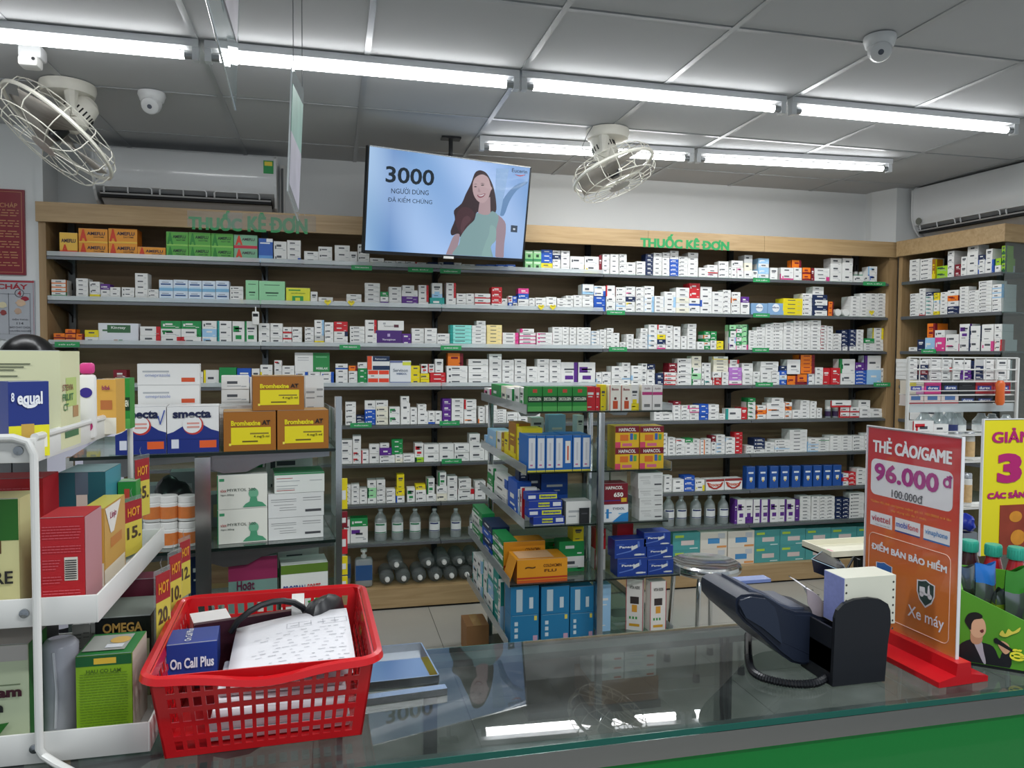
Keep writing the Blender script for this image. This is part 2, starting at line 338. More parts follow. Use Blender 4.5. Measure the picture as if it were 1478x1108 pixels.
def fill(pl, base, rows, crop, where, group, dmin=.05, dmax=.10, dep=.012, amin=-99, amax=99):
    """rows: 'x0,x1,ytop,codes[,ybottom[,setback]]; ...' measured on the front plane PL; CROP=(x0,y0,scale) of the measuring picture"""
    placed = []; lastx = None; n = 0; out = []
    for tok in rows.replace('\n', ';').split(';'):
        tok = tok.strip()
        if not tok: continue
        f = [x.strip() for x in tok.split(',')]; x0, x1, yt = float(f[0]), float(f[1]), float(f[2]); codes = f[3]
        yb = float(f[4]) if len(f) > 4 and f[4] else None; back = float(f[5]) if len(f) > 5 else 0
        cv = lambda x, y: (crop[0]+x/crop[2], crop[1]+y/crop[2])
        a0, zt = pl.hit(*cv(x0, yt)); a1, _ = pl.hit(*cv(x1, yt)); zb = base
        if yb is not None: zb = pl.hit(*cv(x0, yb))[1]
        out.append([a0, a1, zb, zt, codes, back, yb is not None])
    out.sort(key=lambda r: (r[6], r[0])); n = 0
    for a0, a1, zb, zt, codes, back, up in out:
        for q in placed:                                     # trim against the boxes that are there already
            if q[3] > zb+.004 and q[2] < zt-.002 and q[1] > a0 and q[0] < a1:
                if up and min(a1, q[1])-max(a0, q[0]) > .4*(a1-a0): zb = max(zb, q[3]); continue
                if (q[0]+q[1])/2 < (a0+a1)/2: a0 = max(a0, q[1])
                else: a1 = min(a1, q[0])
        if up:                                               # let it rest on what is below
            under = [q[3] for q in placed if q[1] > a0+.003 and q[0] < a1-.003 and q[3] < zb+.02]
            zb = max(under) if under else base
        a0 = max(a0, amin); a1 = min(a1, amax)
        caps = [z for z in CAPS if z > base+.05]; zt = min([zt]+[z-.0085 for z in caps])
        if a1-a0 < .008 or zt-zb < .006: continue
        n += 1; placed.append([a0, a1, zb, zt]); dd = dmin+(dmax-dmin)*rs.random(); h = (zt-zb)/len(codes); jj = rs.uniform(-.006, .006); varr = {}
        for i, c in enumerate(codes):
            var = varr.setdefault(c, rs.randrange(12)); w = a1-a0-.0012
            me = carton_mesh(w, dd, h-.0006, c, var); loc = pl.at((a0+a1)/2+rs.uniform(-.0004, .0004), dep+jj+back+rs.uniform(0, .004), zb+i*h)
            kn = kind_name(w, h); kw = {'tall_medicine_box': 'tall carton', 'flat_medicine_box': 'flat carton', 'medicine_box': 'carton'}[kn]
            lv = '' if len(codes) == 1 else ('bottom in ' if i == 0 else nth(i)+' up in ')
            lab = '%s %s, %s%s pile along %s%s' % (CODE[c][2], kw, lv, nth1(n-1), where, ', raised' if up else '')
            dist = (loc-CAM).dot(CF); TOPLEVEL_BOXES.append((w*h/dist**2, kn, me, loc, pl.rot, lab, 'medicine box', group))
    return placed
def flush_boxes():
    kinds = {}
    for t in TOPLEVEL_BOXES: kinds.setdefault(t[1], []).append(t)
    for k, L in kinds.items():
        L.sort(key=lambda t: -t[0])
        for a, kn, me, loc, rz, lab, cat, grp in L[:310]:
            o = link(kn, me); o.location = loc; o.rotation_euler = (0, 0, rz); tag(o, lab, cat, grp)
        rest = L[310:]
        if rest:
            mats = []; b = MB()
            for a, kn, me, loc, rz, lab, cat, grp in rest:
                M = Matrix.Translation(loc) @ Matrix.Rotation(rz, 4, 'Z'); ix = []
                for m in me.materials:
                    if m not in mats: mats.append(m)
                    ix.append(mats.index(m))
                off = len(b.v); b.v += [tuple(M @ v.co) for v in me.vertices]
                for p in me.polygons: b.f.append(tuple(off+i for i in p.vertices)); b.m.append(ix[p.material_index]); b.sm.append(False)
            o = b.build('small_'+k+'_stock', mats); tag(o, 'smallest cartons filling the gaps between the counted ones on the shelves', 'medicine stock', kind='stuff')

# ================================================================ WALL SHELVING
oak = wood('oak_light', '#9c8058', '#b39870', 'X', 1.0); oak_v = wood('oak_upright', '#8f744f', '#a68a64', 'Z', 1.0)
back_w = wood('walnut_back', '#896e52', '#9d8264', 'X', .8, .6)
alu = mat('shelf_edge_metal', '#6c6f73', .35, metal=.6, noise=.03); frost = glass('frosted_lip', '#e8ecee', .2, .12, alpha=.62)
shelfglass = glass('shelf_glass', '#cfe3dc', .03, .06, alpha=.9); upm = mat('galvanised_upright', '#75787a', .35, metal=.7); upb = mat('black_upright', '#1c1d1f', .4)
WP = Plane((0, 4.24), (1, 4.24))
ZS = [1.898, 1.677, 1.456, 1.237, 1.021, .806, .580, .362]; BX = [-1.385, -.368, .6, 1.56, 2.545, 3.52]
SHN = ['top', 'second', 'third', 'fourth', 'fifth', 'sixth', 'seventh', 'eighth']
ws = thing('wall_shelving', 'long oak shelving along the back wall with eight rows of metal-edged shelves', 'shelving', (0, 4.4, 0))
for i in range(5):
    MB().box(BX[i]+.001, BX[i+1]-.001, 4.545, 4.558, .12, 2.17).build('back_panel', back_w, ws, True)
for a, b in ((-1.42, -1.387), (3.523, 3.584)): MB().box(a, b, 4.24, 4.556, 0, 2.17).build('side_panel', oak_v, ws, True)
for a, b in ((-1.425, -.14), (-.138, .92), (.922, 1.83), (1.832, 2.6), (2.602, 3.5745)):
    MB().box(a, b-.0, 4.218, 4.238, 2.081, 2.178).build('fascia_board', oak, ws, True)
MB().box(-1.387, 3.523, 4.24, 4.556, 2.15, 2.17).build('top_board', oak, ws, True)
for a, b in ((-1.385, .11), (.112, 1.32), (1.322, 3.52)):
    MB().box(a, b, 4.235, 4.555, .012, .12).box(a, b, 4.245, 4.5, 0, .011, 1).build('plinth', [oak, dark_m], ws, True)
for z, nm in zip(ZS, SHN):
    for i in range(5):
        s = MB().box(BX[i]+.002, BX[i+1]-.002, 4.25, 4.535, z+.012, z+.020).build('shelf', shelfglass, ws, True)
        b = MB().box(BX[i]+.002, BX[i+1]-.002, 4.236, 4.25, z, z+.014); b.build('shelf_edge', alu, s, True)
        if i < 3 and z > 1.2: MB().box(BX[i]+.002, BX[i+1]-.002, 4.2365, 4.239, z+.018, z+.040).build('price_strip', frost, s, True)
for i, x in enumerate(BX):
    xx = min(max(x, -1.355), 3.49); up = MB().box(xx-.016, xx+.016, 4.515, 4.545, .12, 2.14)
    for k in range(22): up.box(xx-.004, xx+.004, 4.5145, 4.515, .2+k*.087, .235+k*.087, 1)
    u = up.build('upright', [upb if i in (2, 3, 4) else upm, dark_m], ws, True)
    for z in ZS:
        MB().prism([(4.26, z+.010), (4.26, z-.004), (4.46, z-.03), (4.515, z-.05), (4.515, z+.010)], xx-.005, xx+.005, axis='X').build('shelf_bracket', upb, u, True, recalc=True)
# lettering on the fascia
gl_ = mat('green_letter', '#1f9150', .4, noise=0)
def fascia_text(s, px0, px1, py, hpx):
    a = P(px0, py, Y=4.217); b = P(px1, py, Y=4.217); hh = hpx*4.217/FOC
    M = Matrix.Translation(Vector(((a.x+b.x)/2, 4.2175, (a.z+b.z)/2)) - Vector((0, 4.4, 0)))
    text(s, ws, M, b.x-a.x, gl_, hh, .010, 0, 'lettering', 0, .0032)
fascia_text('THUỐC KÊ ĐƠN', 925, 1052, 349, 21)
fascia_text('THUỐC', 273, 348, 318, 26); fascia_text('KÊ ĐƠN', 331, 443, 320, 26) if False else fascia_text('KÊ ĐƠN', 358, 443, 322, 26)
film = glass('clear_film', '#ffffff', .08, .10, alpha=.93)
for a, b, y in ((270, 350, 318), (328, 456, 321)):
    p = P(a, y, Y=4.21); q = P(b, y, Y=4.21)
    t = MB().box(p.x, q.x, 4.2168 if a < 300 else 4.2160, 4.2174 if a < 300 else 4.2166, 2.085, 2.168).build('clear_film_strip', film, ws, True)
A_, B_, C_, D_ = (60, 290, 4.103), (360, 290, 4.103), (640, 290, 4.103), (940, 290, 4.103)
E_, F_, G_, H_, I_, J_, K_, L_ = (1200, 290, 4.104), (460, 500, 4.927), (460, 680, 4.927), (680, 540, 4.927), (660, 720, 4.347), (940, 500, 4.106), (940, 660, 4.616), (1200, 500, 3.957)
def shelf_rows(k, parts):
    rows = []
    for crop, s in parts:                                    # bring every row into photo pixels
        for tok in s.replace('\n', ';').split(';'):
            if not tok.strip(): continue
            f = [x.strip() for x in tok.split(',')]
            f[0] = str(crop[0]+float(f[0])/crop[2]); f[1] = str(crop[0]+float(f[1])/crop[2]); f[2] = str(crop[1]+float(f[2])/crop[2])
            if len(f) > 4 and f[4]: f[4] = str(crop[1]+float(f[4])/crop[2])
            rows.append(','.join(f))
    fill(WP2, ZS[k]+.0205, ';'.join(rows), (0, 0, 1), '%s wall shelf' % SHN[k], 'medicine boxes on the %s wall shelf' % SHN[k])
WP2 = Plane((0, 4.256), (1, 4.256))
shelf_rows(0, [(B_, '142,220,235,ww;222,303,228,bwww;323,408,293,ww;400,490,265,www;505,595,258,www;588,640,295,w;642,712,252,wwww;714,798,335,yw;800,868,350,ww;870,925,352,nw;927,982,355,ww;985,1050,360,wr;1058,1118,360,N;1122,1150,360,S;1152,1212,358,N;1215,1260,362,w;1262,1340,370,Yy'),
 (C_, '583,650,285,yYBBB;652,698,290,wwwNw;700,752,292,wwww;755,838,325,ww;840,925,325,yw;928,944,318,D;947,990,312,wwww;992,1042,312,wwww;1047,1090,312,wwww;1092,1146,360,ww;1150,1202,355,www;1203,1247,310,NNNNN;1250,1300,305,wwwww;1302,1345,303,wwwww;1348,1398,292,BBBBww;1400,1455,325,wwwww'),
 (D_, '225,285,302,wwwww;288,340,392,ww;340,402,375,krw;405,463,355,www;465,480,390,ww;482,515,390,ww;482,550,350,w,390;517,555,392,wk;557,605,318,wcS;607,640,410,w;642,704,337,lLlL;712,757,392,w;775,850,392,kw;852,900,392,ww;902,950,392,OO;842,898,347,O,392;957,975,395,D;977,1065,395,kww;1072,1137,335,www;1140,1200,337,www;1205,1265,440,w;1268,1298,440,w;1300,1345,385,bl')])
shelf_rows(1, [(A_, '50,135,462,wgooo;137,193,565,w;197,268,455,wwwww;278,340,475,Yww;343,400,488,wwP;402,462,508,www;470,545,508,www;548,625,425,wwwww;628,690,520,www;1113,1192,502,ywww'),
 (B_, '362,403,535,w;408,495,567,ww;498,572,590,w;575,665,548,www;667,682,600,w;684,775,482,wwwww;776,825,535,PwG;827,902,505,wwww;904,1000,562,PPP;904,1000,525,w,562;907,978,497,w,525;1003,1064,495,wrrr;1070,1157,570,T;1083,1145,483,l,570;1167,1225,483,wwrrr;1228,1285,545,www;1287,1335,545,www;1337,1430,545,rrr'),
 (C_, '288,350,508,wRRR;350,385,575,ww;388,412,560,Br;413,442,560,nB;445,508,515,wwBK;510,545,572,www;548,610,570,www;612,674,566,www;676,730,573,wwww;731,776,558,wwww;778,827,555,wwww;829,895,550,wwww;829,895,490,l,550;897,965,500,BBBbl;968,1022,563,ww;968,1022,497,r,563;1028,1085,508,llwww;1087,1144,503,wyNkw;1146,1193,508,wwwww;1195,1253,502,lllww;1256,1312,560,wwww;1313,1382,535,wllw;1384,1462,510,cwcww'),
 (D_, '233,296,485,wbRR;298,366,505,wbww;368,432,535,wwww;434,480,525,wwwww;484,534,537,wwow;536,588,600,w;538,586,565,P,600;787,903,575,YYYY;905,963,545,wwwww;963,1050,553,nNnN;965,1030,505,ww,553;1055,1085,595,OOO;1192,1245,562,wwwwww;1247,1300,545,wwwwwww;1302,1350,545,wwwwwww;1352,1398,545,wwwwwww')])
shelf_rows(2, [(A_, '65,133,782,OO;135,197,757,OOO;199,245,785,OO;250,330,762,wY;577,700,740,rr;702,822,708,rgG;824,943,708,rgG;947,1035,708,lLw;1038,1124,708,ttt;1128,1200,710,g;1203,1275,710,g'),
 (B_, '52,120,722,www;122,195,722,www;197,250,745,rrr;252,310,745,www;326,382,745,wwww;384,442,703,YSlll;445,498,717,wwww;500,582,712,wwnRR;595,684,740,wwwww;686,755,703,wwrr;905,960,785,PP;963,1036,752,wwww;1038,1112,752,wwww;1114,1188,783,www;1190,1318,732,QQQQQQ;1320,1405,735,wwwwww;1350,1403,708,w,735'),
 (C_, '260,350,732,FFFFFF;355,450,778,kkkk;455,552,778,kkkk;460,540,755,k,778;555,648,778,kkkk;650,708,745,wwwwww;710,750,745,wwwwww;752,792,747,wwwwww;794,836,747,lwwwww;838,879,747,wwwwww;881,930,768,lllll;932,970,760,wwwww;972,1011,752,wwwww;1012,1050,780,wwww;1052,1085,835,ww;1087,1130,787,wwww;1133,1173,815,www;1175,1218,752,wwwww;1220,1270,730,lllww;1272,1322,732,kNYwr;1325,1368,735,wwwww;1370,1412,742,wwww;1415,1450,798,www'),
 (D_, '223,275,725,wwwwww;277,318,832,ww;320,355,770,GoGoG;357,392,770,wwGG;393,433,828,YY;468,508,732,plgA;508,543,730,kGkGkA;545,583,730,kAAAA;585,632,765,wwwwwww;633,682,745,wwwwwww;684,730,728,wwwwwwww;731,790,720,wwwwwwww;791,849,718,wwwwwwww;850,898,708,wwwwwwwww;900,949,708,wwwwwwwww;950,1010,705,wwwwwwwww;1013,1048,735,rrrrrrrr;1050,1085,740,wwwwwww;1087,1138,783,wwwww;1140,1176,762,nNNNN;1178,1223,760,nNNNN;1225,1265,760,wwwwww;1268,1328,840,www;1330,1388,750,wwwyyy;1270,1328,812,G,838')])
shelf_rows(3, [(A_, '900,955,1010,ww;957,1048,1000,y;1050,1152,985,G;1155,1240,990,B;1243,1290,992,w;20,100,1030,ww;105,180,1010,rrr;420,500,1000,DD;700,800,990,wwww;805,895,990,wyw'),
 (B_, '62,135,970,wyw;145,190,942,wwwr;192,265,975,bbww;268,345,1012,bbb;347,420,1012,bww;422,500,1012,bbb;510,583,963,wwwb;588,640,975,wwwO;642,698,955,GGGw;958,1012,975,YYY;1014,1068,1020,YY;1018,1058,965,r,1020;1060,1100,965,r,1015;1072,1165,1015,RRR;1102,1150,935,w,1012;1170,1295,975,www;1178,1270,900,O,975;1300,1418,935,wwww'),
 (C_, '275,350,905,wwwww;352,422,940,wwwww;425,495,935,wwwww;497,558,980,www;560,631,935,wwwww;633,700,938,wwwww;702,801,955,p;805,907,955,p;910,943,1015,lw;945,998,1012,ww;1000,1063,978,www;1065,1115,957,wlww;1117,1179,975,wlww;1181,1212,962,www;1214,1261,965,wwwN;1263,1310,1020,NN;1312,1380,1015,rrr;1340,1385,962,Dw,1015'),
 (D_, '33,80,1015,NN;82,158,1018,rrr;108,158,960,DD,1015;160,244,932,wwwww;246,303,918,gAgcc;305,321,958,www;323,368,1060,t;323,360,958,www,1060;370,379,1045,r;380,424,1045,RR;370,420,1012,w,1045;426,464,1012,www;376,462,920,ccccy,1012;466,542,985,kVVV;470,525,940,wr,985;545,606,1015,www;545,630,960,ww,1015;610,652,1010,www;655,718,1010,www;655,760,950,ww,1010;720,765,1012,www;766,808,975,BlBN;812,873,1035,O;876,934,1025,O;812,890,985,o,1035;812,890,938,w,985;895,978,910,OOOOO,1022;936,976,1022,bb;979,1025,985,wwww;1027,1070,990,R;1072,1125,988,RR;1128,1213,1020,w;1120,1215,935,g,1020;1216,1283,1003,BBBB;1216,1270,955,P,1003;1285,1368,1000,L;1275,1368,915,p,1000;1370,1415,990,www')])
shelf_rows(4, [(F_, '140,168,460,wwww;190,265,395,wwww;268,326,490,nNN;328,405,450,BBB;328,405,385,w,450;407,495,385,cccw;503,580,430,gg;585,652,405,ww;585,645,355,w,405;653,702,435,www;705,780,465,ww;707,768,412,ww,465;782,830,460,bw;832,880,460,ww;883,945,372,PPPP;947,1034,372,wwwww;1037,1124,378,owwrr;1140,1190,430,owww;1192,1270,420,wwwwww;1272,1340,450,wwwww;1343,1420,470,ww;1422,1500,470,ww;1502,1580,470,ww'),
 (J_, '20,70,380,www;72,134,350,wwww;136,180,325,wwwwD;182,231,350,wwwk;233,288,348,wwkk;290,346,342,BBB;348,410,345,wwww;411,446,400,ww;448,538,368,t;540,578,362,R;580,625,305,ggggG;628,689,350,oOo;691,798,335,wow;720,792,305,w,335;800,840,330,owOo;842,893,378,ww;895,949,320,wwwww;951,985,325,wwwww;987,1018,365,www;1130,1184,360,rr;1186,1240,360,rr;1075,1190,320,r,360;1243,1312,368,ww;1195,1310,320,w,368;1314,1385,370,ww')])
shelf_rows(5, [(F_, '148,240,668,www;243,302,745,rr;243,302,637,w,745;304,358,740,rr;360,433,698,ww;435,543,775,ww;435,520,722,P,775;437,503,692,w,722;545,600,768,cw;508,600,665,GGG,768;603,685,768,ww;690,748,790,Z;675,748,692,r,785;750,858,698,ww;860,965,695,ww;967,1073,692,ww;1075,1181,692,ww;1075,1150,622,w,690;1183,1290,700,ww;1292,1400,700,ww;1402,1500,700,ww'),
 (J_, '78,103,515,wwwww;105,148,540,wwwww;150,204,550,wwwr;206,253,545,wwwG;255,297,550,wwww;298,325,555,oooo;326,363,548,wwww;365,390,530,wwD;392,445,525,lllww;447,501,540,wwwl;503,550,510,RRRRR;570,613,590,ww;615,680,545,wNNN;683,740,570,www;742,830,555,wlww;832,936,495,wwwwww;938,998,545,lllw;1000,1066,545,wwwwg;1068,1134,530,wwwww;1136,1200,530,wwwww;1203,1270,530,wwww;1272,1330,515,wwww')])
shelf_rows(6, [(G_, '138,165,65,YyY;168,230,105,wwww;232,290,100,wwww;292,346,128,www;348,411,120,wAA;348,410,68,w,120;413,478,120,www;413,475,65,w,120;482,546,130,www;550,612,128,bY;558,610,25,Y,122;630,687,120,g;690,765,135,ww;690,762,98,Y,135;767,838,168,w;775,828,55,g,165;840,916,108,cw;855,910,10,g,105;918,990,40,www;993,1110,130,wr;1000,1088,60,ww,125;1115,1190,75,www'),
 (K_, '95,148,125,www;150,223,150,ww;225,297,125,BBB;300,362,150,yw;1282,1324,110,bRb;1326,1374,100,RRR;1376,1440,75,wwww')])
shelf_rows(7, [(G_, '180,222,350,w;225,350,400,p;225,350,340,G,400'),
 (K_, '562,579,283,P;580,634,283,p;636,688,283,p;690,744,283,p;746,799,283,p;801,856,283,p;858,911,283,p;913,968,283,p;970,1000,285,P;1003,1075,262,wwwwwww;1077,1129,262,wwwwwww;1131,1179,262,wwwwwww;1181,1233,262,wwwwwww;1235,1283,275,NNNNN;1285,1330,275,NNNNN;1332,1430,240,wwwwwww')])
# ================================================================ RIGHT SHELVING
RP = Plane((3.556, 4.20), (3.632, 3.46)); RU = RP.u; RN = -RP.n if RP.n.x < 0 else RP.n
RP.n = RN
rsh = thing('side_shelving', 'oak shelving unit turned along the right wall under the air conditioner', 'shelving', RP.at(0, .2, 0), 0)
def rbox(a0, a1, d0, d1, z0, z1, b=None):
    b = b or MB(); o = len(b.v); b.box(a0, a1, d0, d1, z0, z1)
    for i in range(o, len(b.v)): x, y, z = b.v[i]; b.v[i] = tuple(RP.at(x, y, z))
    return b
RL = .72
rbox(-.0, RL+.02, -.02, 0, 2.081, 2.178).build('fascia_board', oak, rsh, True, True)
rbox(RL+.0, RL+.02, 0, .40, 2.081, 2.178).build('fascia_board', oak, rsh, True, True)
rbox(0, RL, .36, .372, 0, 2.16).build('back_panel', back_w, rsh, True, True)
rbox(.0, .03, .005, .36, 0, 2.16).build('side_panel', oak_v, rsh, True, True)
rbox(0, RL, 0, .36, 2.15, 2.165).build('top_board', oak, rsh, True, True)
rbox(RL-.006, RL, .02, .36, .1, 2.08).build('glass_side', glass('side_glass', '#dfe6e6', .03, .03, alpha=.94), rsh, True, True)
rbox(0, RL, .01, .36, 0, .11).build('plinth', oak, rsh, True, True)
for z in ZS:
    s = rbox(.03, RL-.008, .015, .355, z+.010, z+.019).build('shelf', shelfglass, rsh, True, True)
    rbox(.03, RL-.008, .0, .014, z, z+.019).build('shelf_edge', alu, s, True, True)
for a in (.05, .42):
    rbox(a, a+.028, .335, .358, .12, 2.1).build('upright', upm, rsh, True, True)
RP2 = Plane((3.556, 4.20), (3.632, 3.46)); RP2.O = RP2.O + RN*.012; RP2.n = RN
def right_rows(k, s): fill(RP2, ZS[k]+.0195, s, E_, '%s corner shelf' % SHN[k], 'medicine boxes on the %s right shelf' % SHN[k], .06, .12, .01, .033, .71)
right_rows(0, '458,515,350,wwwww;517,588,345,wwwww;590,610,345,U;614,680,388,ZZ;682,721,298,wwww;723,760,375,DD;762,796,330,ww;798,862,265,wwww;863,903,320,bwbN;905,957,350,bb;905,943,285,w,350;960,995,340,wZ;998,1070,265,ZZZ')
right_rows(1, '460,514,550,wwwwwww;516,553,520,rwwwwww;555,600,540,tttttN;602,635,545,YwwlYY;637,680,540,wwwwww;682,747,625,NN;682,745,530,wOw,625;750,803,508,wwwwwwww;805,862,530,wwwwwww;865,945,475,wwwwwwwww;947,1002,495,wwwlll;1005,1070,595,OO;1005,1070,490,NNNNN,595')
right_rows(2, '450,500,865,w;502,544,820,N;546,605,810,L;560,605,725,O,810;607,666,808,K;607,666,765,w,808;668,745,845,k;668,745,790,w,845;747,810,825,w;750,810,728,p,825;812,880,740,nn;882,956,830,k;884,955,730,w,830;958,1040,820,rr;960,1040,728,ww,820;1041,1065,815,R')
right_rows(3, '405,442,935,bwwww;470,560,940,wNDw;565,680,940,wwww;685,800,945,wrN;805,900,945,NN;905,985,940,ww;988,1062,940,SS')
right_rows(4, '455,700,1120,ww;990,1062,1090,gS')
flush_boxes_later = True

# ================================================================ AIR CONDITIONERS, FANS, CAMERAS
ac_w = mat('conditioner_white', '#dcdedf', .18, noise=.01, coat=.6); vent_d = mat('vent_dark', '#101214', .7); label_g = mat('energy_label_green', '#2f9a55', .5, noise=0); label_y = mat('energy_label_yellow', '#e9d34a', .5, noise=0)
def round_rect(x0, x1, z0, z1, r, n=4):
    pts = []
    for cx, cz, a in ((x1-r, z0+r, -PI/2), (x1-r, z1-r, 0), (x0+r, z1-r, PI/2), (x0+r, z0+r, PI)):
        for k in range(n+1): t = a+PI/2*k/n; pts.append((cx+r*math.cos(t), cz+r*math.sin(t)))
    return pts
def air_con(label, loc, rz, w, h, logo, sticker):
    t = thing('air_conditioner', label, 'air conditioner', loc, rz)
    prof = [(0, .02), (-.05, .02), (-.06, .055), (-.17, .085), (-.205, .10), (-.222, .14), (-.225, .2), (-.222, h-.03), (-.21, h-.008), (-.18, h), (0, h)]
    MB().prism([(y, z) for y, z in prof], -w/2+.012, w/2-.012, axis='X', smooth=True).build('housing', ac_w, t, recalc=True, smooth_angle=28)
    for s in (-1, 1):
        pr = [(0, .005), (-.09, .002), (-.16, .03), (-.205, .08), (-.226, .14), (-.229, h-.02), (-.2, h+.003), (0, h+.003)]
        MB().prism(pr, s*w/2-(.012 if s > 0 else 0), s*w/2+(.012 if s < 0 else 0), axis='X').build('end_cap', ac_w, t, recalc=True)
    MB().box(-w/2+.03, w/2-.03, -.19, -.03, .045, .075).build('outlet_recess', vent_d, t)
    fl = MB().prism([(-.195, .062), (-.20, .066), (-.08, .006), (-.075, .0)], -w/2+.03, w/2-.03, axis='X').build('louvre_flap', ac_w, t, recalc=True)
    for k in range(3):
        a = -w/2+.05+k*(w-.1)/3; b = a+(w-.1)/3-.04; g = MB()
        g.tube([(a, -.197, .068), (a, -.203, .092), (a+.01, -.205, .099), (b-.01, -.205, .099), (b, -.203, .092), (b, -.197, .068)], .0042, 5)
        g.tube([((a+b)/2, -.205, .099), ((a+b)/2, -.197, .068)], .004, 5)
        g.build('vane_guard', ac_w, t)
    sx = sticker
    MB().box(sx-.026, sx+.026, -.2256, -.2246, h-.10, h-.03).box(sx-.02, sx+.02, -.2262, -.2255, h-.058, h-.036, 1).build('energy_sticker', [label_g, label_y], t)
    if logo[0] == 'text':
        text('Midea', t, Matrix.Translation((logo[1], -.2262, .135)), .07, mat('logo_grey', '#8f9396', .5, noise=0))
    else:
        M = Matrix.Translation((logo[1], -.2245, .12)) @ Matrix.Rotation(PI/2, 4, 'X')
        MB().lathe([(0.022, 0), (.022, .003), (0, .0032)], 20, 0, M).build('badge', mat('badge_grey', '#777a70', .4), t)
        text('inverter', t, Matrix.Translation((-logo[1]+.1, -.2262, .10)), .06, mat('logo_grey', '#8f9396', .5, noise=0))
pa = P(135, 208, Y=4.34); pb = P(396, 232, Y=4.34); pbm = P(260, 300, Y=4.40)
air_con('white air conditioner above the left shelving with a Midea logo', ((pa.x+pb.x)/2, 4.56, pbm.z-.01), 0, pb.x-pa.x+.02, .305, ('text', -.40), .415)
MB_ac = thing('conditioner_pipe', 'white pipe cover and cable beside the left air conditioner', 'pipe', (pb.x+.03, 4.52, 2.2))
MB().tube([(0.0, 0, .28), (0.0, .0, .0), (.04, -.01, -.05), (.09, -.01, -.08)], .006, 8).build('cable', upm, MB_ac); MB().box(-.012, .012, .01, .04, -.01, .3).build('cover', plastic_w, MB_ac)
c0 = RP.at(.15, 0, 0); dirr = Vector((.3, -3.2, 0)).normalized()
q0 = P(1312, 300, X=3.86)
rz = math.atan2(dirr.y, dirr.x); out = Vector((dirr.y, -dirr.x, 0))     # local -Y direction
wallp = lambda y: 3.93+(4.4-y)*.3/3.2
Lc = 1.0; ybeg = 4.30; zlo = P(1310, 345, X=3.73).z; zhi = P(1310, 274, X=3.73).z
cc = Vector((wallp(ybeg), ybeg, 0)) + dirr*(Lc/2)
air_con('white air conditioner over the corner shelving on the right wall', (cc.x-.003, cc.y, zlo-.02), rz, Lc, zhi-zlo+.02, ('badge', -.44), .42)

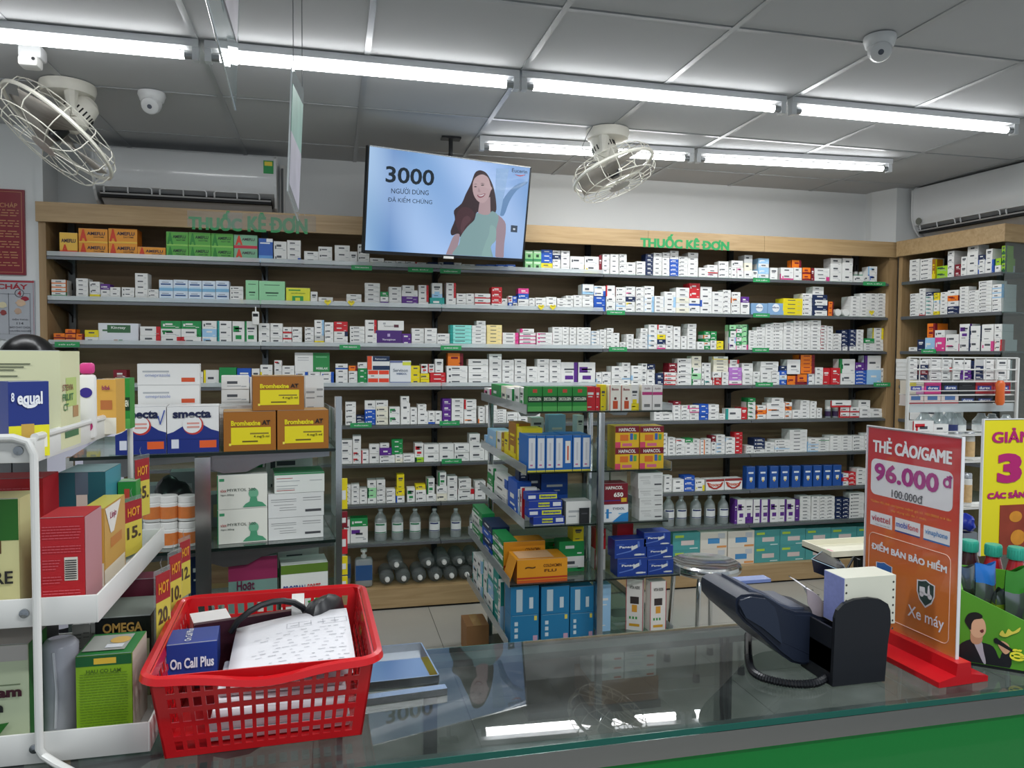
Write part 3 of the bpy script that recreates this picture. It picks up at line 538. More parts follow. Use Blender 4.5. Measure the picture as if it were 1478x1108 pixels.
fan_w = mat('fan_cream_white', '#d9d7cc', .35, noise=.03); wire_m = mat('fan_cage_wire', '#e2e0d4', .3, noise=.02); blade_m = mat('fan_blade_grey', '#a8a29a', .3, noise=.04)
def cam_dir(x, y, z): return (CR*x+CU*y-CF*z).normalized()           # helper: direction as seen from the shop entrance
def fan(label, mount, axis, R, cdist, hinge, wires):
    t = thing('ceiling_fan', label, 'fan', mount, 0)
    a = axis; M0 = a.to_track_quat('Z', 'Y').to_matrix().to_4x4(); c = Vector(hinge)+a*cdist; M = Matrix.Translation(c) @ M0
    MB().lathe([(.0, 0), (.105, 0), (.108, -.02), (.10, -.045), (.07, -.055), (0, -.055)], 28).build('mount_disc', fan_w, t, recalc=True)
    for s in (-1, 1):
        side = a.cross(Vector((0, 0, 1))).normalized(); h = Vector(hinge)+side*(s*.062)
        MB().tube([side*(s*.07)+Vector((0, 0, -.04)), side*(s*.066)+Vector((0, 0, -.08))*1.0+h*.15, h], [.03, .02, .014], 8).build('yoke_arm', fan_w, t)
    MB().lathe([(0, -.12), (.03, -.118), (.05, -.10), (.058, -.06), (.058, -.02), (.062, -.018), (.062, .0), (.05, .03), (.03, .045), (0, .05)], 20, 0, Matrix.Translation(Vector(hinge)) @ M0).build('motor_housing', fan_w, t, recalc=True)
    g = MB()
    for k in range(20):
        an = k*PI/10; g.cyl((.0585*math.cos(an), .0585*math.sin(an), -.055), (.0585*math.cos(an), .0585*math.sin(an), -.03), .003, 4)
    for i in range(len(g.v)): g.v[i] = tuple(Matrix.Translation(Vector(hinge)) @ M0 @ Vector(g.v[i]))
    g.build('motor_grille', vent_d, t)
    MB().lathe([(.0, .035), (.02, .034), (.028, .02), (.028, -.03), (0, -.03)], 16, 0, M).build('hub', black_p, t, recalc=True)
    MB().tube([M @ Vector((R*math.cos(k*PI/24), R*math.sin(k*PI/24), 0)) for k in range(48)], .0085, 6, 0, True).build('cage_ring', wire_m, t)
    def cage(nm, sgn, r0, dep):
        g = MB()
        for k in range(wires):
            an = 2*PI*k/wires+.1; u = Vector((math.cos(an), math.sin(an), 0)); pts = []
            for r, z in ((R, 0), (R*.985, dep*.55), (R*.9, dep*.86), (R*.62, dep*.97), (r0, dep)): pts.append(M @ (u*r+Vector((0, 0, sgn*z))))
            g.tube(pts, .0022, 4)
        for r, z in ((R*.9, dep*.86), (R*.62, dep*.97)): g.tube([M @ Vector((r*math.cos(k*PI/18), r*math.sin(k*PI/18), sgn*z)) for k in range(36)], .0022, 4, 0, True)
        g.build(nm, wire_m, t)
    cage('front_cage', 1, .05, .085); cage('rear_cage', -1, .06, .06)
    MB().lathe([(0, .088), (.052, .086), (.054, .082), (0, .080)], 20, 0, M).build('front_badge', blade_m, t, recalc=True)
    for k in range(3):
        an = 2*PI*k/3+.4; b = MB(); U = Vector((math.cos(an), math.sin(an), 0)); V = Vector((-math.sin(an), math.cos(an), 0)); top = []; bot = []
        for i in range(7):
            f = i/6; r = .03+f*(R*.88-.03); wd = .03+.085*math.sin(min(1, f*1.15)*PI*.62)
            for s, L in ((1, top), (-1, bot)): L.append(M @ (U*r+V*(wd*s)+Vector((0, 0, .028*s*(1-.4*f)))))
        vs = top+bot; b.add(vs, [(i, i+1, i+8, i+7) for i in range(6)], 0, True); bl = b.build('blade', blade_m, t)
        sm = bl.modifiers.new('thickness', 'SOLIDIFY'); sm.thickness = .003
m1 = P(98, 122, Z=2.552)
fan('cream caged ceiling fan tilted down beside the left air conditioner', m1, cam_dir(-.50, -.78, .36), .245, .075, (.02, -.03, -.155), 12)
m2 = P(877, 188, Z=2.552)
fan('cream caged ceiling fan in front of the back tube lamps', m2, cam_dir(.36, -.92, .10), .205, .085, (-.01, -.02, -.13), 16)
cbl = thing('fan_cable', 'thin grey cable looping from the ceiling to the fan by the tube lamps', 'cable', m2)
MB().tube([(-.10, -.06, -.005), (-.13, -.07, -.05), (-.155, -.07, -.11), (-.14, -.06, -.16), (-.09, -.05, -.175), (-.055, -.03, -.16)], .002, 6).build('cord', upm, cbl)
dome = mat('dome_white', '#d4d6d7', .3, noise=.01); lens_m = mat('lens_black', '#0b0d14', .08, noise=0)
def cctv(label, p, look, r):
    t = thing('security_camera', label, 'security camera', p)
    MB().lathe([(r*1.05, 0), (r*1.08, -.012), (r, -.022), (r*.92, -.035), (r*.55, -.05), (0, -.055)], 24).build('base', dome, t, recalc=True)
    a = Vector(look).normalized(); M = Matrix.Translation(Vector((0, 0, -.045))) @ a.to_track_quat('Z', 'Y').to_matrix().to_4x4()
    MB().lathe([(0, -r*.8), (r*.5, -r*.65), (r*.78, -r*.1), (r*.8, r*.25), (r*.66, r*.72), (r*.5, r*.82)], 24, 0, M).build('eyeball', dome, t)
    MB().lathe([(r*.56, r*.76), (r*.52, r*.80), (r*.2, r*.79), (0, r*.79)], 24, 0, M).build('lens_face', lens_m, t)
    MB().lathe([(r*.2, r*.8), (r*.18, r*.84), (0, r*.86)], 14, 0, M).build('lens', mat('lens_grey', '#555a66', .1, noise=0), t)
cctv('white dome camera on the ceiling between the fan and the lamps', P(219, 134, Z=2.552), (-.05, -.8, -.55), .052)
cctv('large white dome camera on the ceiling at a grid crossing', P(1270, 53, Z=2.552), (-.45, -.75, -.5), .050)
sn = thing('motion_sensor', 'small white motion sensor on the ceiling above the caged fan', 'sensor', P(47, 68, Z=2.552))
MB().rbox(-.04, .04, -.035, .035, -.05, 0, .012).build('housing', dome, sn); MB().rbox(-.034, .034, -.055, .01, -.085, -.045, .012).build('sensor_head', plastic_w, sn)
MB().lathe([(0, 0), (.006, 0), (.006, .003), (0, .003)], 10, 0, Matrix.Translation((.02, -.055, -.06)) @ Matrix.Rotation(PI/2, 4, 'X')).build('sensor_eye', black_p, sn)

# ================================================================ HANGING ACRYLIC SIGNS (edge-on) AND POSTERS
acr = glass('acrylic_sheet', '#dfe8e8', .03, .06, alpha=.80); pale_print = mat('pale_print_paper', '#b9b3bd', .5, noise=.25, scale=9); edge_m = mat('acrylic_edge', '#c9cfd0', .2, noise=0); grn = mat('print_soft_green', '#7fae9c', .5, noise=.2, scale=12)
def hang_sign(label, pts_near, pts_far, wires, pr):
    c = (Vector(pts_near[0])+Vector(pts_far[0]))/2; t = thing('hanging_sign', label, 'sign', c)
    a, b = [Vector(p) for p in pts_near], [Vector(p) for p in pts_far]        # near edge (top, bottom), far edge
    n = (b[0]-a[0]).cross(a[1]-a[0]).normalized()*.002
    def slab(a0, b0, b1, a1, th, nm, m):
        vs = [a0-th, b0-th, b1-th, a1-th, a0+th, b0+th, b1+th, a1+th]
        MB().add(vs, [(0, 1, 2, 3), (7, 6, 5, 4), (0, 4, 5, 1), (1, 5, 6, 2), (2, 6, 7, 3), (3, 7, 4, 0)]).build(nm, m, t, True, True)
    slab(a[0], b[0], b[1], a[1], n, 'panel', acr)
    for f0, f1, m in pr:
        g = lambda u, f: (a[0].lerp(b[0], u)).lerp(a[1].lerp(b[1], u), f)
        slab(g(.05, f0), g(.95, f0), g(.95, f1), g(.05, f1), n*1.25, 'print', m)
    MB().cyl(a[0], a[1], .0022, 6).build('edge', edge_m, t, True)
    MB().cyl(a[1], b[1], .0022, 6).build('edge', edge_m, t, True)
    for u in (.12, .88):
        p = a[0].lerp(b[0], u); MB().cyl(p, (p.x, p.y, 2.552), .0012, 5).build('wire', upm, t, True)
# sign 1: near edge passes out of the frame at the top; sheets lie nearly along the line of sight
Xs = P(408, 300, Y=1.9)
def edge_pts(px, y0, y1, Y): a = P(px, y0, Y=Y); b = P(px, y1, Y=Y); return (a.x, Y, a.z), (a.x, Y, b.z)
n0 = P(290, 0, Y=1.25); zb = 1.97
f1 = P(332, 158, Y=2.0); 
hang_sign('clear hanging sign with pale pink print, crossing the front tube lamp', [(P(288, -40, Y=1.30).x, 1.30, 2.26), (P(288, -40, Y=1.30).x, 1.30, f1.z-.0)], [(f1.x+.028, 2.0, 2.44), (f1.x+.012, 2.0, f1.z)], 1, [(0.0, .62, pale_print)])
s2a = P(421, 97, Y=1.95); s2b = P(415, 275, Y=1.95); s2c = P(438, 130, Y=2.35); s2d = P(430, 318, Y=2.35)
hang_sign('clear hanging sign with green and pink print, in front of the air conditioner', [s2a, s2b], [s2c, s2d], 1, [(.12, .5, grn), (.5, .93, pale_print)])
# posters on the left wall
def wall_rect(px0, py0, px1, py1, Y): a = P(px0, py0, Y=Y); b = P(px1, py1, Y=Y); return a.x, b.x, b.z, a.z
x0, x1, z0, z1 = wall_rect(-70, 269, 37, 397, 4.25); x1 = P(36, 330, Y=4.25).x
po = thing('notice_board', 'dark red notice with fine gold lettering on the left wall', 'poster', ((x0+x1)/2, 4.26, z0))
MB().box(x0, x1, 4.246, 4.2595, z0, z1).build('panel', mat('notice_maroon', '#7d1f2c', .35, noise=.04), po, True)
gold_t = mat('notice_gold', '#b8865c', .4, noise=0); yc = 4.2455
mid = P(27, 295, Y=4.245); text('CHỦ TRƯƠNG KHUYẾN CHÁP', po, Matrix.Translation(Vector((x1-.24, yc, mid.z))-po.location), .42, gold_t)
rr = random.Random(3); b = MB()
for k in range(22):
    zz = mid.z-.03-k*(mid.z-.05-z0)/23
    if k % 4 == 3: continue
    x = x0+.03
    while x < x1-.03:
        w = rr.uniform(.012, .04); b.box(x, min(x+w, x1-.025), 4.2452, 4.2458, zz-.0022, zz+.0022); x += w+.008
b.build('small_print', gold_t, po, True)
b = MB()
for zz in (z0+.012, z1-.012): b.box(x0+.01, x1-.012, 4.2452, 4.2458, zz-.001, zz+.001)
b.box(x1-.013, x1-.011, 4.2452, 4.2458, z0+.012, z1-.012); b.build('border_line', gold_t, po, True)
x0, x1, z0, z1 = wall_rect(-90, 401, 51, 490, 4.25)
pf = thing('fire_poster', 'grey fire safety poster with red title below the maroon notice', 'poster', ((x0+x1)/2, 4.26, z0))
MB().box(x0, x1, 4.2505, 4.2595, z0, z1).build('sheet', mat('poster_blue_grey', '#a9adb4', .45, noise=.03), pf, True)
redp = mat('poster_red', '#a32632', .5, noise=0); inkm = cm('ink'); gry = mat('poster_dark', '#4d4f55', .5, noise=0)
def onp(px, py): p = P(px, py, Y=4.2495); return p-pf.location
def prect(nm, m, a, b_, c, d, dy=0):
    p = P(a, b_, Y=4.25); q = P(c, d, Y=4.25); MB().box(p.x, q.x, 4.2490-dy, 4.2503, q.z, p.z).build(nm, m, pf, True)
for (a, b_, c, d) in ((-90, 404.5, 49, 405.5), (48, 404, 49.2, 488)): prect('border_line', redp, a, b_, c, d)
text('XẢY RA CHÁY', pf, Matrix.Translation(onp(-14, 411.5)), .33, redp, .034, .03)
for (a, b_, c, d) in ((12.4, 423, 13, 482), (-40, 423.2, 22, 424), (33, 423.2, 44, 424), (43.4, 423.5, 44, 482), (-40, 481.5, 44, 482.2)): prect('frame_line', gry, a, b_, c, d)
text('4', pf, Matrix.Translation(onp(28, 423)), .016, redp, .026, .04)
MB().tube([onp(28, 423)+Vector((.019*math.cos(k*PI/12), -.001, .019*math.sin(k*PI/12))) for k in range(24)], .0015, 4, 0, True).build('circle', gry, pf)
for cx, cy, w_, h_, col in ((30, 437, 11, 9, 'card_brown_hand'), (26, 449, 8, 8, 'x'), (4, 440, 9, 8, 'y'), (5, 451, 7, 7, 'z'), (36, 431, 9, 6, 'w')):
    mm = dict(x=mat('pic_skin', '#b49a86', .5, noise=.2, scale=60), y=mat('pic_cream', '#cfc7a4', .5), z=mat('pic_red', '#8a3a3a', .5), w=mat('pic_crimson', '#8f1f33', .5)).get(col, mat('pic_skin2', '#c9ad92', .5, noise=.2, scale=50))
    c_ = onp(cx, cy); b = MB(); ww, hh = w_*4.25/FOC/2, h_*4.25/FOC/2
    b.poly3([(c_.x+ww*math.cos(k*PI/7)*(1+.2*math.sin(k*3)), -.0112-.0002*cy/100, c_.z+hh*math.sin(k*PI/7)) for k in range(14)]); b.build('picture', mm, pf)
for i, s in enumerate(('ĐIỆN THOẠI', '114', 'BÁO CHÁY CHỮA', 'CHUYÊN NGHIỆP')): text(s, pf, Matrix.Translation(onp(29, 461+i*5.5)), (.07, .03, .09, .10)[i], gry, .012)

# ================================================================ TV
S_ = 3.62; tl = Vector(CAM) + (P(531, 209, Y=1)-CAM).normalized()*0
d0, d1, d3 = ray(531, 209), ray(767, 241), ray(527, 367)
p0 = CAM+d0*S_; p1 = CAM+d1*(S_*1.142); p3 = CAM+d3*(S_*1.032)
U = (p1-p0).normalized(); V = (p3-p0); V = (V-U*V.dot(U)).normalized(); Wd, Ht = (p1-p0).length, (p3-p0).length*.99; Nn = U.cross(V)  # V points down
N_ = V.cross(U)                                                         # towards the viewer?
if N_.dot(CAM-p0) < 0: N_ = -N_
tv = bpy.data.objects.new('television', None); C.objects.link(tv); cen = p0+U*(Wd/2)+V*(Ht/2)
tv.matrix_world = Matrix(((U.x, -N_.x, -V.x, cen.x), (U.y, -N_.y, -V.y, cen.y), (U.z, -N_.z, -V.z, cen.z), (0, 0, 0, 1)))
tv.rotation_mode = 'XYZ'; tag(tv, 'wall television hanging from the ceiling, showing a skin care advert with a smiling woman', 'television')
W2, H2 = Wd/2, Ht/2
MB().rbox(-W2, W2, .004, .03, -H2, H2, .004).build('casing', black_p, tv)
MB().rbox(-W2*.5, W2*.5, .03, .055, -H2*.8, H2*.3, .008).build('back_cover', black_p, tv)
bz = .010
MB().box(-W2, W2, -.004, .004, H2-.006, H2, 1).box(-W2, W2, -.004, .004, -H2, -H2+.016).box(-W2, -W2+.008, -.004, .004, -H2, H2).box(W2-.010, W2, -.004, .004, -H2, H2).build('bezel', [black_p, chrome], tv)
MB().box(-.03, .03, -.006, -.003, -H2-.004, -H2+.008).build('logo_plate', plastic_w, tv)
def scr(name, c, e=.55):
    if name in _M: return _M[name]
    m = mat(name, c, .08, noise=0, emit=e*.95); m.node_tree.nodes['Principled BSDF'].inputs['Base Color'].default_value = (.01, .01, .012, 1); return m
sw0, sw1, sz0, sz1 = -W2+.008, W2-.010, -H2+.016, H2-.006
# screen picture: pale blue sweep, built from flat shapes on the glass
m = bpy.data.materials.new('screen_blue'); m.use_nodes = True; nt = m.node_tree; bb = nt.nodes['Principled BSDF']; bb.inputs['Roughness'].default_value = .06
tc = nt.nodes.new('ShaderNodeTexCoord'); sp = nt.nodes.new('ShaderNodeSeparateXYZ'); rp = nt.nodes.new('ShaderNodeValToRGB'); mr = nt.nodes.new('ShaderNodeMapRange')
wv = nt.nodes.new('ShaderNodeTexWave'); wv.inputs['Scale'].default_value = 1.1; wv.inputs['Distortion'].default_value = 2; wv.bands_direction = 'DIAGONAL'
mr.inputs[1].default_value = -.5; mr.inputs[2].default_value = .5
nt.links.new(tc.outputs['Object'], sp.inputs[0]); nt.links.new(tc.outputs['Object'], wv.inputs['Vector']); nt.links.new(sp.outputs[0], mr.inputs[0]); nt.links.new(mr.outputs[0], rp.inputs[0])
for i, (p_, c_) in enumerate(((0, '#8fb4d6'), (.16, '#5d88bd'), (.3, '#7ba3d3'), (.6, '#8aaede'), (1, '#6f99cb'))):
    e = rp.color_ramp.elements[i] if i < 2 else rp.color_ramp.elements.new(p_); e.position = p_; e.color = (*lin(c_), 1)
mx = nt.nodes.new('ShaderNodeMix'); mx.data_type = 'RGBA'; mx.inputs[0].default_value = .12; nt.links.new(rp.outputs[0], mx.inputs[6]); nt.links.new(wv.outputs[0], mx.inputs[7])
nt.links.new(mx.outputs[2], bb.inputs['Emission Color']); bb.inputs['Emission Strength'].default_value = .95; bb.inputs['Base Color'].default_value = (.02, .02, .03, 1)
screen = MB().box(sw0, sw1, -.002, .0035, sz0, sz1).build('screen', m, tv)
TVZ = [0]
def tpt(px, py):                                                    # photo pixel -> point on the TV plane (local x,z)
    d = ray(px, py); t = (cen-CAM).dot(N_)/d.dot(N_); q = CAM+d*t-cen; return (q.dot(U), -q.dot(V))
def zoompt(x, y): return tpt(640+x/7.386, 230+y/7.386)
def shape(name, pts, c, e=.75, zp=True):
    TVZ[0] += 1; y = -.0022-TVZ[0]*.00015
    P2 = [zoompt(*p) if zp else tpt(*p) for p in pts]; P2 = [(min(a, sw1-.001), max(b, sz0+.001)) for a, b in P2]
    bm = bmesh.new(); vs = [bm.verts.new((a, y, b)) for a, b in P2]; f = bm.faces.new(vs); f.normal_update()
    if f.normal.y > 0: f.normal_flip()
    bmesh.ops.triangulate(bm, faces=bm.faces); me = bpy.data.meshes.new(name); bm.to_mesh(me); bm.free(); me.materials.append(scr('scr_'+name+str(c), c, e)); return link(name, me, screen)
def smooth_pts(p, n=3):
    out = []; N = len(p)
    for i in range(N):
        a, b, c, d = [Vector(p[(i+k-1) % N]) for k in range(4)]
        for k in range(n):
            t = k/n; out.append(tuple(.5*((2*b)+(c-a)*t+(2*a-5*b+4*c-d)*t*t+(3*b-a-3*c+d)*t**3)))
    return out
shape('swoosh', smooth_pts([(880, 235), (760, 280), (650, 400), (580, 560), (640, 600), (700, 450), (780, 330), (885, 260)]), '#6a92c0')
shape('swoosh', [(700, 95), (560, 95), (540, 600), (600, 600)], '#93b6e0', .8)
shape('hair', smooth_pts([(370, 118), (330, 150), (290, 260), (235, 370), (190, 470), (110, 545), (120, 640), (75, 760), (90, 810), (150, 790), (180, 830), (225, 835), (260, 740), (330, 640), (360, 560), (480, 600), (555, 560), (560, 460), (540, 330), (510, 240), (460, 150), (410, 120)]), '#3a2a2c')
shape('hair_wave', smooth_pts([(150, 560), (125, 650), (150, 740), (190, 800), (235, 760), (290, 670), (330, 590), (280, 520), (200, 510)]), '#4a2f33')
shape('hair_wave', smooth_pts([(200, 640), (180, 740), (205, 800), (225, 720), (290, 640), (250, 600)]), '#5b3d42')
shape('arm', smooth_pts([(170, 800), (110, 810), (60, 920), (20, 1040), (90, 1045), (150, 920)]), '#a58f98')
shape('arm', smooth_pts([(560, 590), (650, 660), (662, 760), (645, 900), (630, 1085), (555, 1080), (555, 900), (560, 760)]), '#a38e99')
shape('neck', [(385, 430), (365, 570), (360, 600), (420, 630), (500, 590), (495, 400)], '#b39a9e')
shape('dress', smooth_pts([(350, 570), (330, 640), (250, 720), (180, 820), (165, 900), (100, 1045), (500, 1078), (500, 930), (555, 860), (560, 740), (585, 610), (520, 550), (480, 585), (420, 590)]), '#86a7a9')
shape('dress_shade', smooth_pts([(500, 700), (480, 800), (440, 900), (400, 1060), (497, 1075), (502, 930), (550, 860), (556, 740)]), '#8fb2b0')
shape('face', smooth_pts([(400, 160), (340, 190), (310, 250), (310, 340), (335, 410), (380, 455), (430, 460), (475, 410), (498, 340), (515, 310), (500, 280), (480, 210), (450, 175)]), '#c2a7aa')
shape('brow', [(320, 268), (340, 258), (360, 266), (340, 264)], '#5f5054'); shape('brow', [(385, 262), (410, 250), (440, 258), (412, 257)], '#5f5054')
shape('eye', smooth_pts([(320, 292), (338, 284), (352, 292), (338, 297)]), '#3b3236'); shape('eye', smooth_pts([(395, 275), (412, 266), (432, 273), (412, 281)]), '#3b3236')
shape('nose', [(372, 300), (360, 340), (376, 350), (392, 343)], '#ad9297')
shape('mouth', smooth_pts([(355, 378), (385, 376), (442, 362), (425, 395), (392, 408), (368, 402)]), '#8c4a58'); shape('teeth', smooth_pts([(364, 381), (390, 380), (434, 368), (415, 388), (388, 394)]), '#d8cdd3')
shape('remote_icon', [(715, 700), (785, 706), (781, 778), (712, 772)], '#3b4a5c'); shape('icon_mark', smooth_pts([(738, 732), (760, 735), (758, 752), (738, 750)]), '#c9d3de')
def tv_text(s, px0, px1, py0, py1, hpx, c, bold=.01):
    a = Vector((*tpt(px0, py0), 0)); b = Vector((*tpt(px1, py1), 0)); TVZ[0] += 1
    ang = math.atan2(b.y-a.y, b.x-a.x); M = Matrix.Translation(((a.x+b.x)/2, -.0022-TVZ[0]*.00015, (a.y+b.y)/2)) @ Matrix.Rotation(-ang, 4, 'Y')
    text(s, screen, M, (b-a).length, scr('scr_txt'+c, c, .5), hpx*S_*1.07/FOC, bold)
tv_text('3000', 556, 626, 251, 257, 22, '#1f2f3a', .02); tv_text('NGƯỜI DÙNG', 564, 618, 274, 277, 9, '#2b3b49', .004); tv_text('ĐÃ KIỂM CHỨNG', 559, 623, 286, 290, 9, '#22323f', .0)
tv_text('Eucerin', 738, 760, 245.5, 248, 5.5, '#4a5668'); shape('logo_curve', smooth_pts([(752, 158), (800, 168), (868, 162), (835, 178), (800, 180)]), '#b04a5a')
MB().cyl((0, .05, H2*.2), (0, .05, H2+.02), .012, 8).build('mount_pole', black_p, tv)
pole_t = cen+U*0-V*(H2+.02)-N_*.05
MB().cyl(pole_t, (pole_t.x, pole_t.y, 2.552), .012, 8).build('ceiling_pole', black_p, tv, False) if False else None
mt = thing('television_bracket', 'black ceiling bracket holding up the television', 'bracket', (pole_t.x, pole_t.y, 2.552))
MB().cyl((0, 0, 0), (0, 0, pole_t.z-2.552-.02), .011, 8).build('pole', black_p, mt); MB().box(-.05, .05, -.03, .03, -.008, 0).build('plate', black_p, mt)

# ================================================================ CARTONS WITH THEIR OWN PRINT
def pmat(c): return mat('print_'+c, COL.get(c, c), .42, noise=0)
DES = {}      # name -> (body, [(x0,x1,z0,z1,colour)], [(text,cx,cz,width,height,colour,bold)], [top quads], side colour)
DES['ameflu_orange'] = ('#e8992a', [(0, 1, 0, .12, '#f0c040')], [('A', .16, .52, .26, .85, '#d8401c', .06), ('AMEFLU', .60, .66, .62, .24, '#3b2a3a', .03), ('DAYTIME', .70, .42, .36, .10, '#6d4a2a', .02)])
DES['ameflu_green'] = ('#5cae45', [(0, 1, 0, .12, '#8fce60')], [('A', .18, .52, .28, .85, '#2c8a34', .06), ('AMEFLU', .60, .66, .60, .22, '#1d3a2a', .03), ('NIGHT TIME', .66, .42, .42, .10, '#2c5a34', .02)])
DES['ameflu_red'] = ('#7fb693', [(0, 1, 0, .22, '#c92a44')], [('A', .22, .6, .3, .7, '#d6452c', .06), ('AMEFLU', .62, .68, .55, .2, '#3b2a3a', .03)])
DES['ameflu_side'] = ('#efbf4a', [(0, 1, 0, .25, '#e0592c')], [('AMEFLU', .5, .66, .8, .16, '#3b2a3a', .03), ('A', .3, .3, .4, .4, '#d8401c', .05)])
DES['blue_stripe'] = ('#2a5fb8', [(0, 1, 0, .18, '#b8d4ee'), (0, 1, .18, .30, '#5d9bd8'), (.1, .8, .78, .84, '#dfe8f2'), (.55, 1, .86, 1, '#e9eef2')], [])
DES['eye_green'] = ('#8fc98a', [(0, 1, 0, .2, '#2f8a55'), (.35, .7, .35, .62, '#23452c'), (.1, .9, .75, .9, '#d8ecd0')], [])
DES['pastel_blue'] = ('#d6e2ee', [(0, 1, 0, .28, '#7db4d8'), (.1, .9, .28, .42, '#bcd8ec'), (.12, .85, .55, .68, '#32588f'), (.2, .7, .76, .82, '#7b8698')], [])
DES['mint_plain'] = ('#96d3a3', [(.25, .75, .46, .52, '#27523a'), (.3, .7, .36, .39, '#4a7a5c'), (.2, .8, .82, .85, '#4a7a5c')], [])
DES['yellow_green'] = ('#dfe03a', [(.25, .72, .1, .52, '#2f9a45'), (.1, .6, .82, .9, '#4a9a3a'), (.38, .58, .2, .42, '#dfe03a')], [('cerebrolysin', .5, .68, .6, .1, '#4a8a3a', 0)])
DES['ginkgo'] = ('#dfe2e8', [(.22, .80, .55, .92, '#3c6a45'), (.1, .22, .62, .7, '#3c6a45'), (.38, .48, .1, .22, '#9a6a3a'), (.5, .6, .1, .22, '#3a7a4a')], [('Kingsay', .5, .78, .36, .16, '#e8efe8', .02)])
DES['hedera'] = ('white', [(.05, .2, .1, .3, 'palegrey')], [('Hedera', .55, .5, .62, .36, '#c0283a', .01)])
DES['purple_big'] = ('#4a2673', [(.45, .55, .62, .8, '#b9a6cf'), (.3, .7, .14, .18, '#a58fc0')], [('Verospiron', .5, .42, .5, .16, '#e8e2f0', .01)])
DES['white_wide'] = ('white', [(.62, .8, .3, .6, '#5a2b3a'), (.2, .3, .6, .8, 'palegrey')], [('Verospiron', .42, .42, .4, .18, '#5a5560', 0)])
DES['half_green'] = ('white', [(.52, 1, 0, 1, '#2f8a4a'), (.08, .4, .72, .76, 'palegrey'), (.08, .4, .6, .63, 'palegrey'), (.6, .92, .76, .80, '#7fc090')], [('MEBILAX', .78, .18, .34, .12, '#e8f2e8', .02)])
DES['red_arc'] = ('white', [(.02, .48, .45, .95, '#e2452c'), (.52, .98, .45, .95, '#e2452c'), (.15, .3, .2, .3, 'ink')], [])
DES['navy_white'] = ('white', [(0, 1, .62, 1, '#1f3355'), (0, 1, 0, .3, '#1f3355'), (0, .2, 0, 1, '#e0522c'), (.2, .24, 0, 1, '#e9e9e6')], [('Femoston', .6, .8, .5, .12, '#dfe6ee', .01)])
DES['barcavie'] = ('#dfe3e6', [(0, 1, 0, .16, '#6a74a4'), (.0, .6, .92, 1, '#6a74a4'), (.6, 1, .82, .95, '#d8e04a')], [('Servinon', .5, .62, .7, .12, '#5a6a7a', .01), ('WEIRDOL', .55, .48, .5, .08, '#3a5a8a', .02)])
DES['bed_blue'] = ('#7fa3c8', [], [('efaga', .48, .62, .42, .2, '#3a4a7a', .02)], 'disc')
DES['blue_tall'] = ('#1c4f9c', [(.2, .8, .68, .76, '#e4ebf2'), (.35, .7, .36, .52, '#e0e4d8'), (.45, .6, .3, .40, '#e0b83a')], [])
DES['wine_swirl'] = ('white', [(0, 1, .78, 1, '#8a2a2a')], [('Procare', .5, .5, .7, .3, '#c8502a', .03)], 'arc_red')
DES['glove_teal'] = ('#4f9e9e', [(.3, .78, .28, .55, '#d8c8c4'), (.08, .4, .72, .86, '#b8d84a'), (.62, .92, .06, .12, '#cfe6e4')], [])
DES['glove_cream'] = ('#e3ddd2', [(.28, .72, .3, .62, '#4a90c8'), (.62, .98, .04, .16, '#e09a5a'), (.66, .92, .6, .9, '#c9cdd2')], [])
DES['polyvitamin'] = ('#e9e6ea', [(0, .1, .1, .3, '#c04070'), (.2, .6, .12, .2, '#5a3a8a'), (.6, .9, .3, .5, '#4a2f7a')], [('Dutamedix', .5, .7, .85, .14, '#8a6a9a', 0)])
DES['green_carton'] = ('#2a8a3a', [(0, 1, .36, .62, '#143c26'), (.35, .65, .76, .9, '#c84a3a'), (0, 1, 0, .2, '#58b058')], [('DECOLGEN', .5, .5, .84, .13, '#e4ecd8', .03)])
DES['tall_smile'] = ('#ece8dc', [(.3, .75, .06, .38, '#c8502a'), (.42, .62, .42, .52, '#6a2a2a'), (0, .06, 0, 1, '#c03a2a')], [('Buona', .5, .84, .6, .1, '#8a2a3a', .02)])
DES['pink_top'] = ('#e6e2e0', [(0, 1, .6, .72, '#b83a7a'), (.2, .8, .12, .24, '#7a7a7a')], [('Actilife', .5, .86, .6, .08, '#7a5a6a', 0)])
DES['hapacol'] = ('#e6b92a', [(0, 1, .70, 1, '#7e1a2a'), (0, .22, 0, .26, '#d84a6a'), (.3, .7, .06, .2, '#d86a8a'), (.2, .55, .32, .6, '#e0762a'), (.62, .74, .36, .66, '#3a6ab8'), (.78, .9, .36, .62, '#5aa84a')], [('HAPACOL', .5, .84, .72, .16, '#f0ece4', .03)])
DES['hapacol650'] = ('#7a1526', [(.0, .7, .16, .2, '#3a3a8a'), (.72, .95, .1, .3, '#d8b02a')], [('HAPACOL', .42, .80, .72, .16, '#f2efe8', .03), ('650', .6, .46, .4, .22, '#f2efe8', .04)])
DES['tydol'] = ('#e8ebee', [(.6, .95, .42, .5, '#8ac0e0'), (.1, .2, .2, .75, '#2a86c8'), (.05, .32, .5, .56, '#2a86c8')], [('TYDOL', .6, .76, .5, .13, '#3a4a5a', .01)], 'corner_blue')
DES['blue_window'] = ('#2468b4', [(.12, .88, .10, .93, '#dcdfe4'), (.3, .6, .16, .2, '#c06a9a'), (.4, .6, .3, .8, '#c6cad2'), (0, 1, 0, .035, '#e6d83a')], [])
DES['blue_oval'] = ('#2468b4', [(.2, .8, .22, .84, '#e6e4e0'), (.42, .58, .3, .7, '#c84a2a'), (0, 1, 0, .035, '#e6d83a')], [])
DES['salon'] = ('#223f9e', [(0, 1, 0, .06, '#e6e6e6'), (.72, .96, .3, .8, '#dfe2ea'), (.28, .62, .25, .8, '#d8dc3a')], [('Salonpas', .45, .52, .34, .3, '#223f9e', .04)])
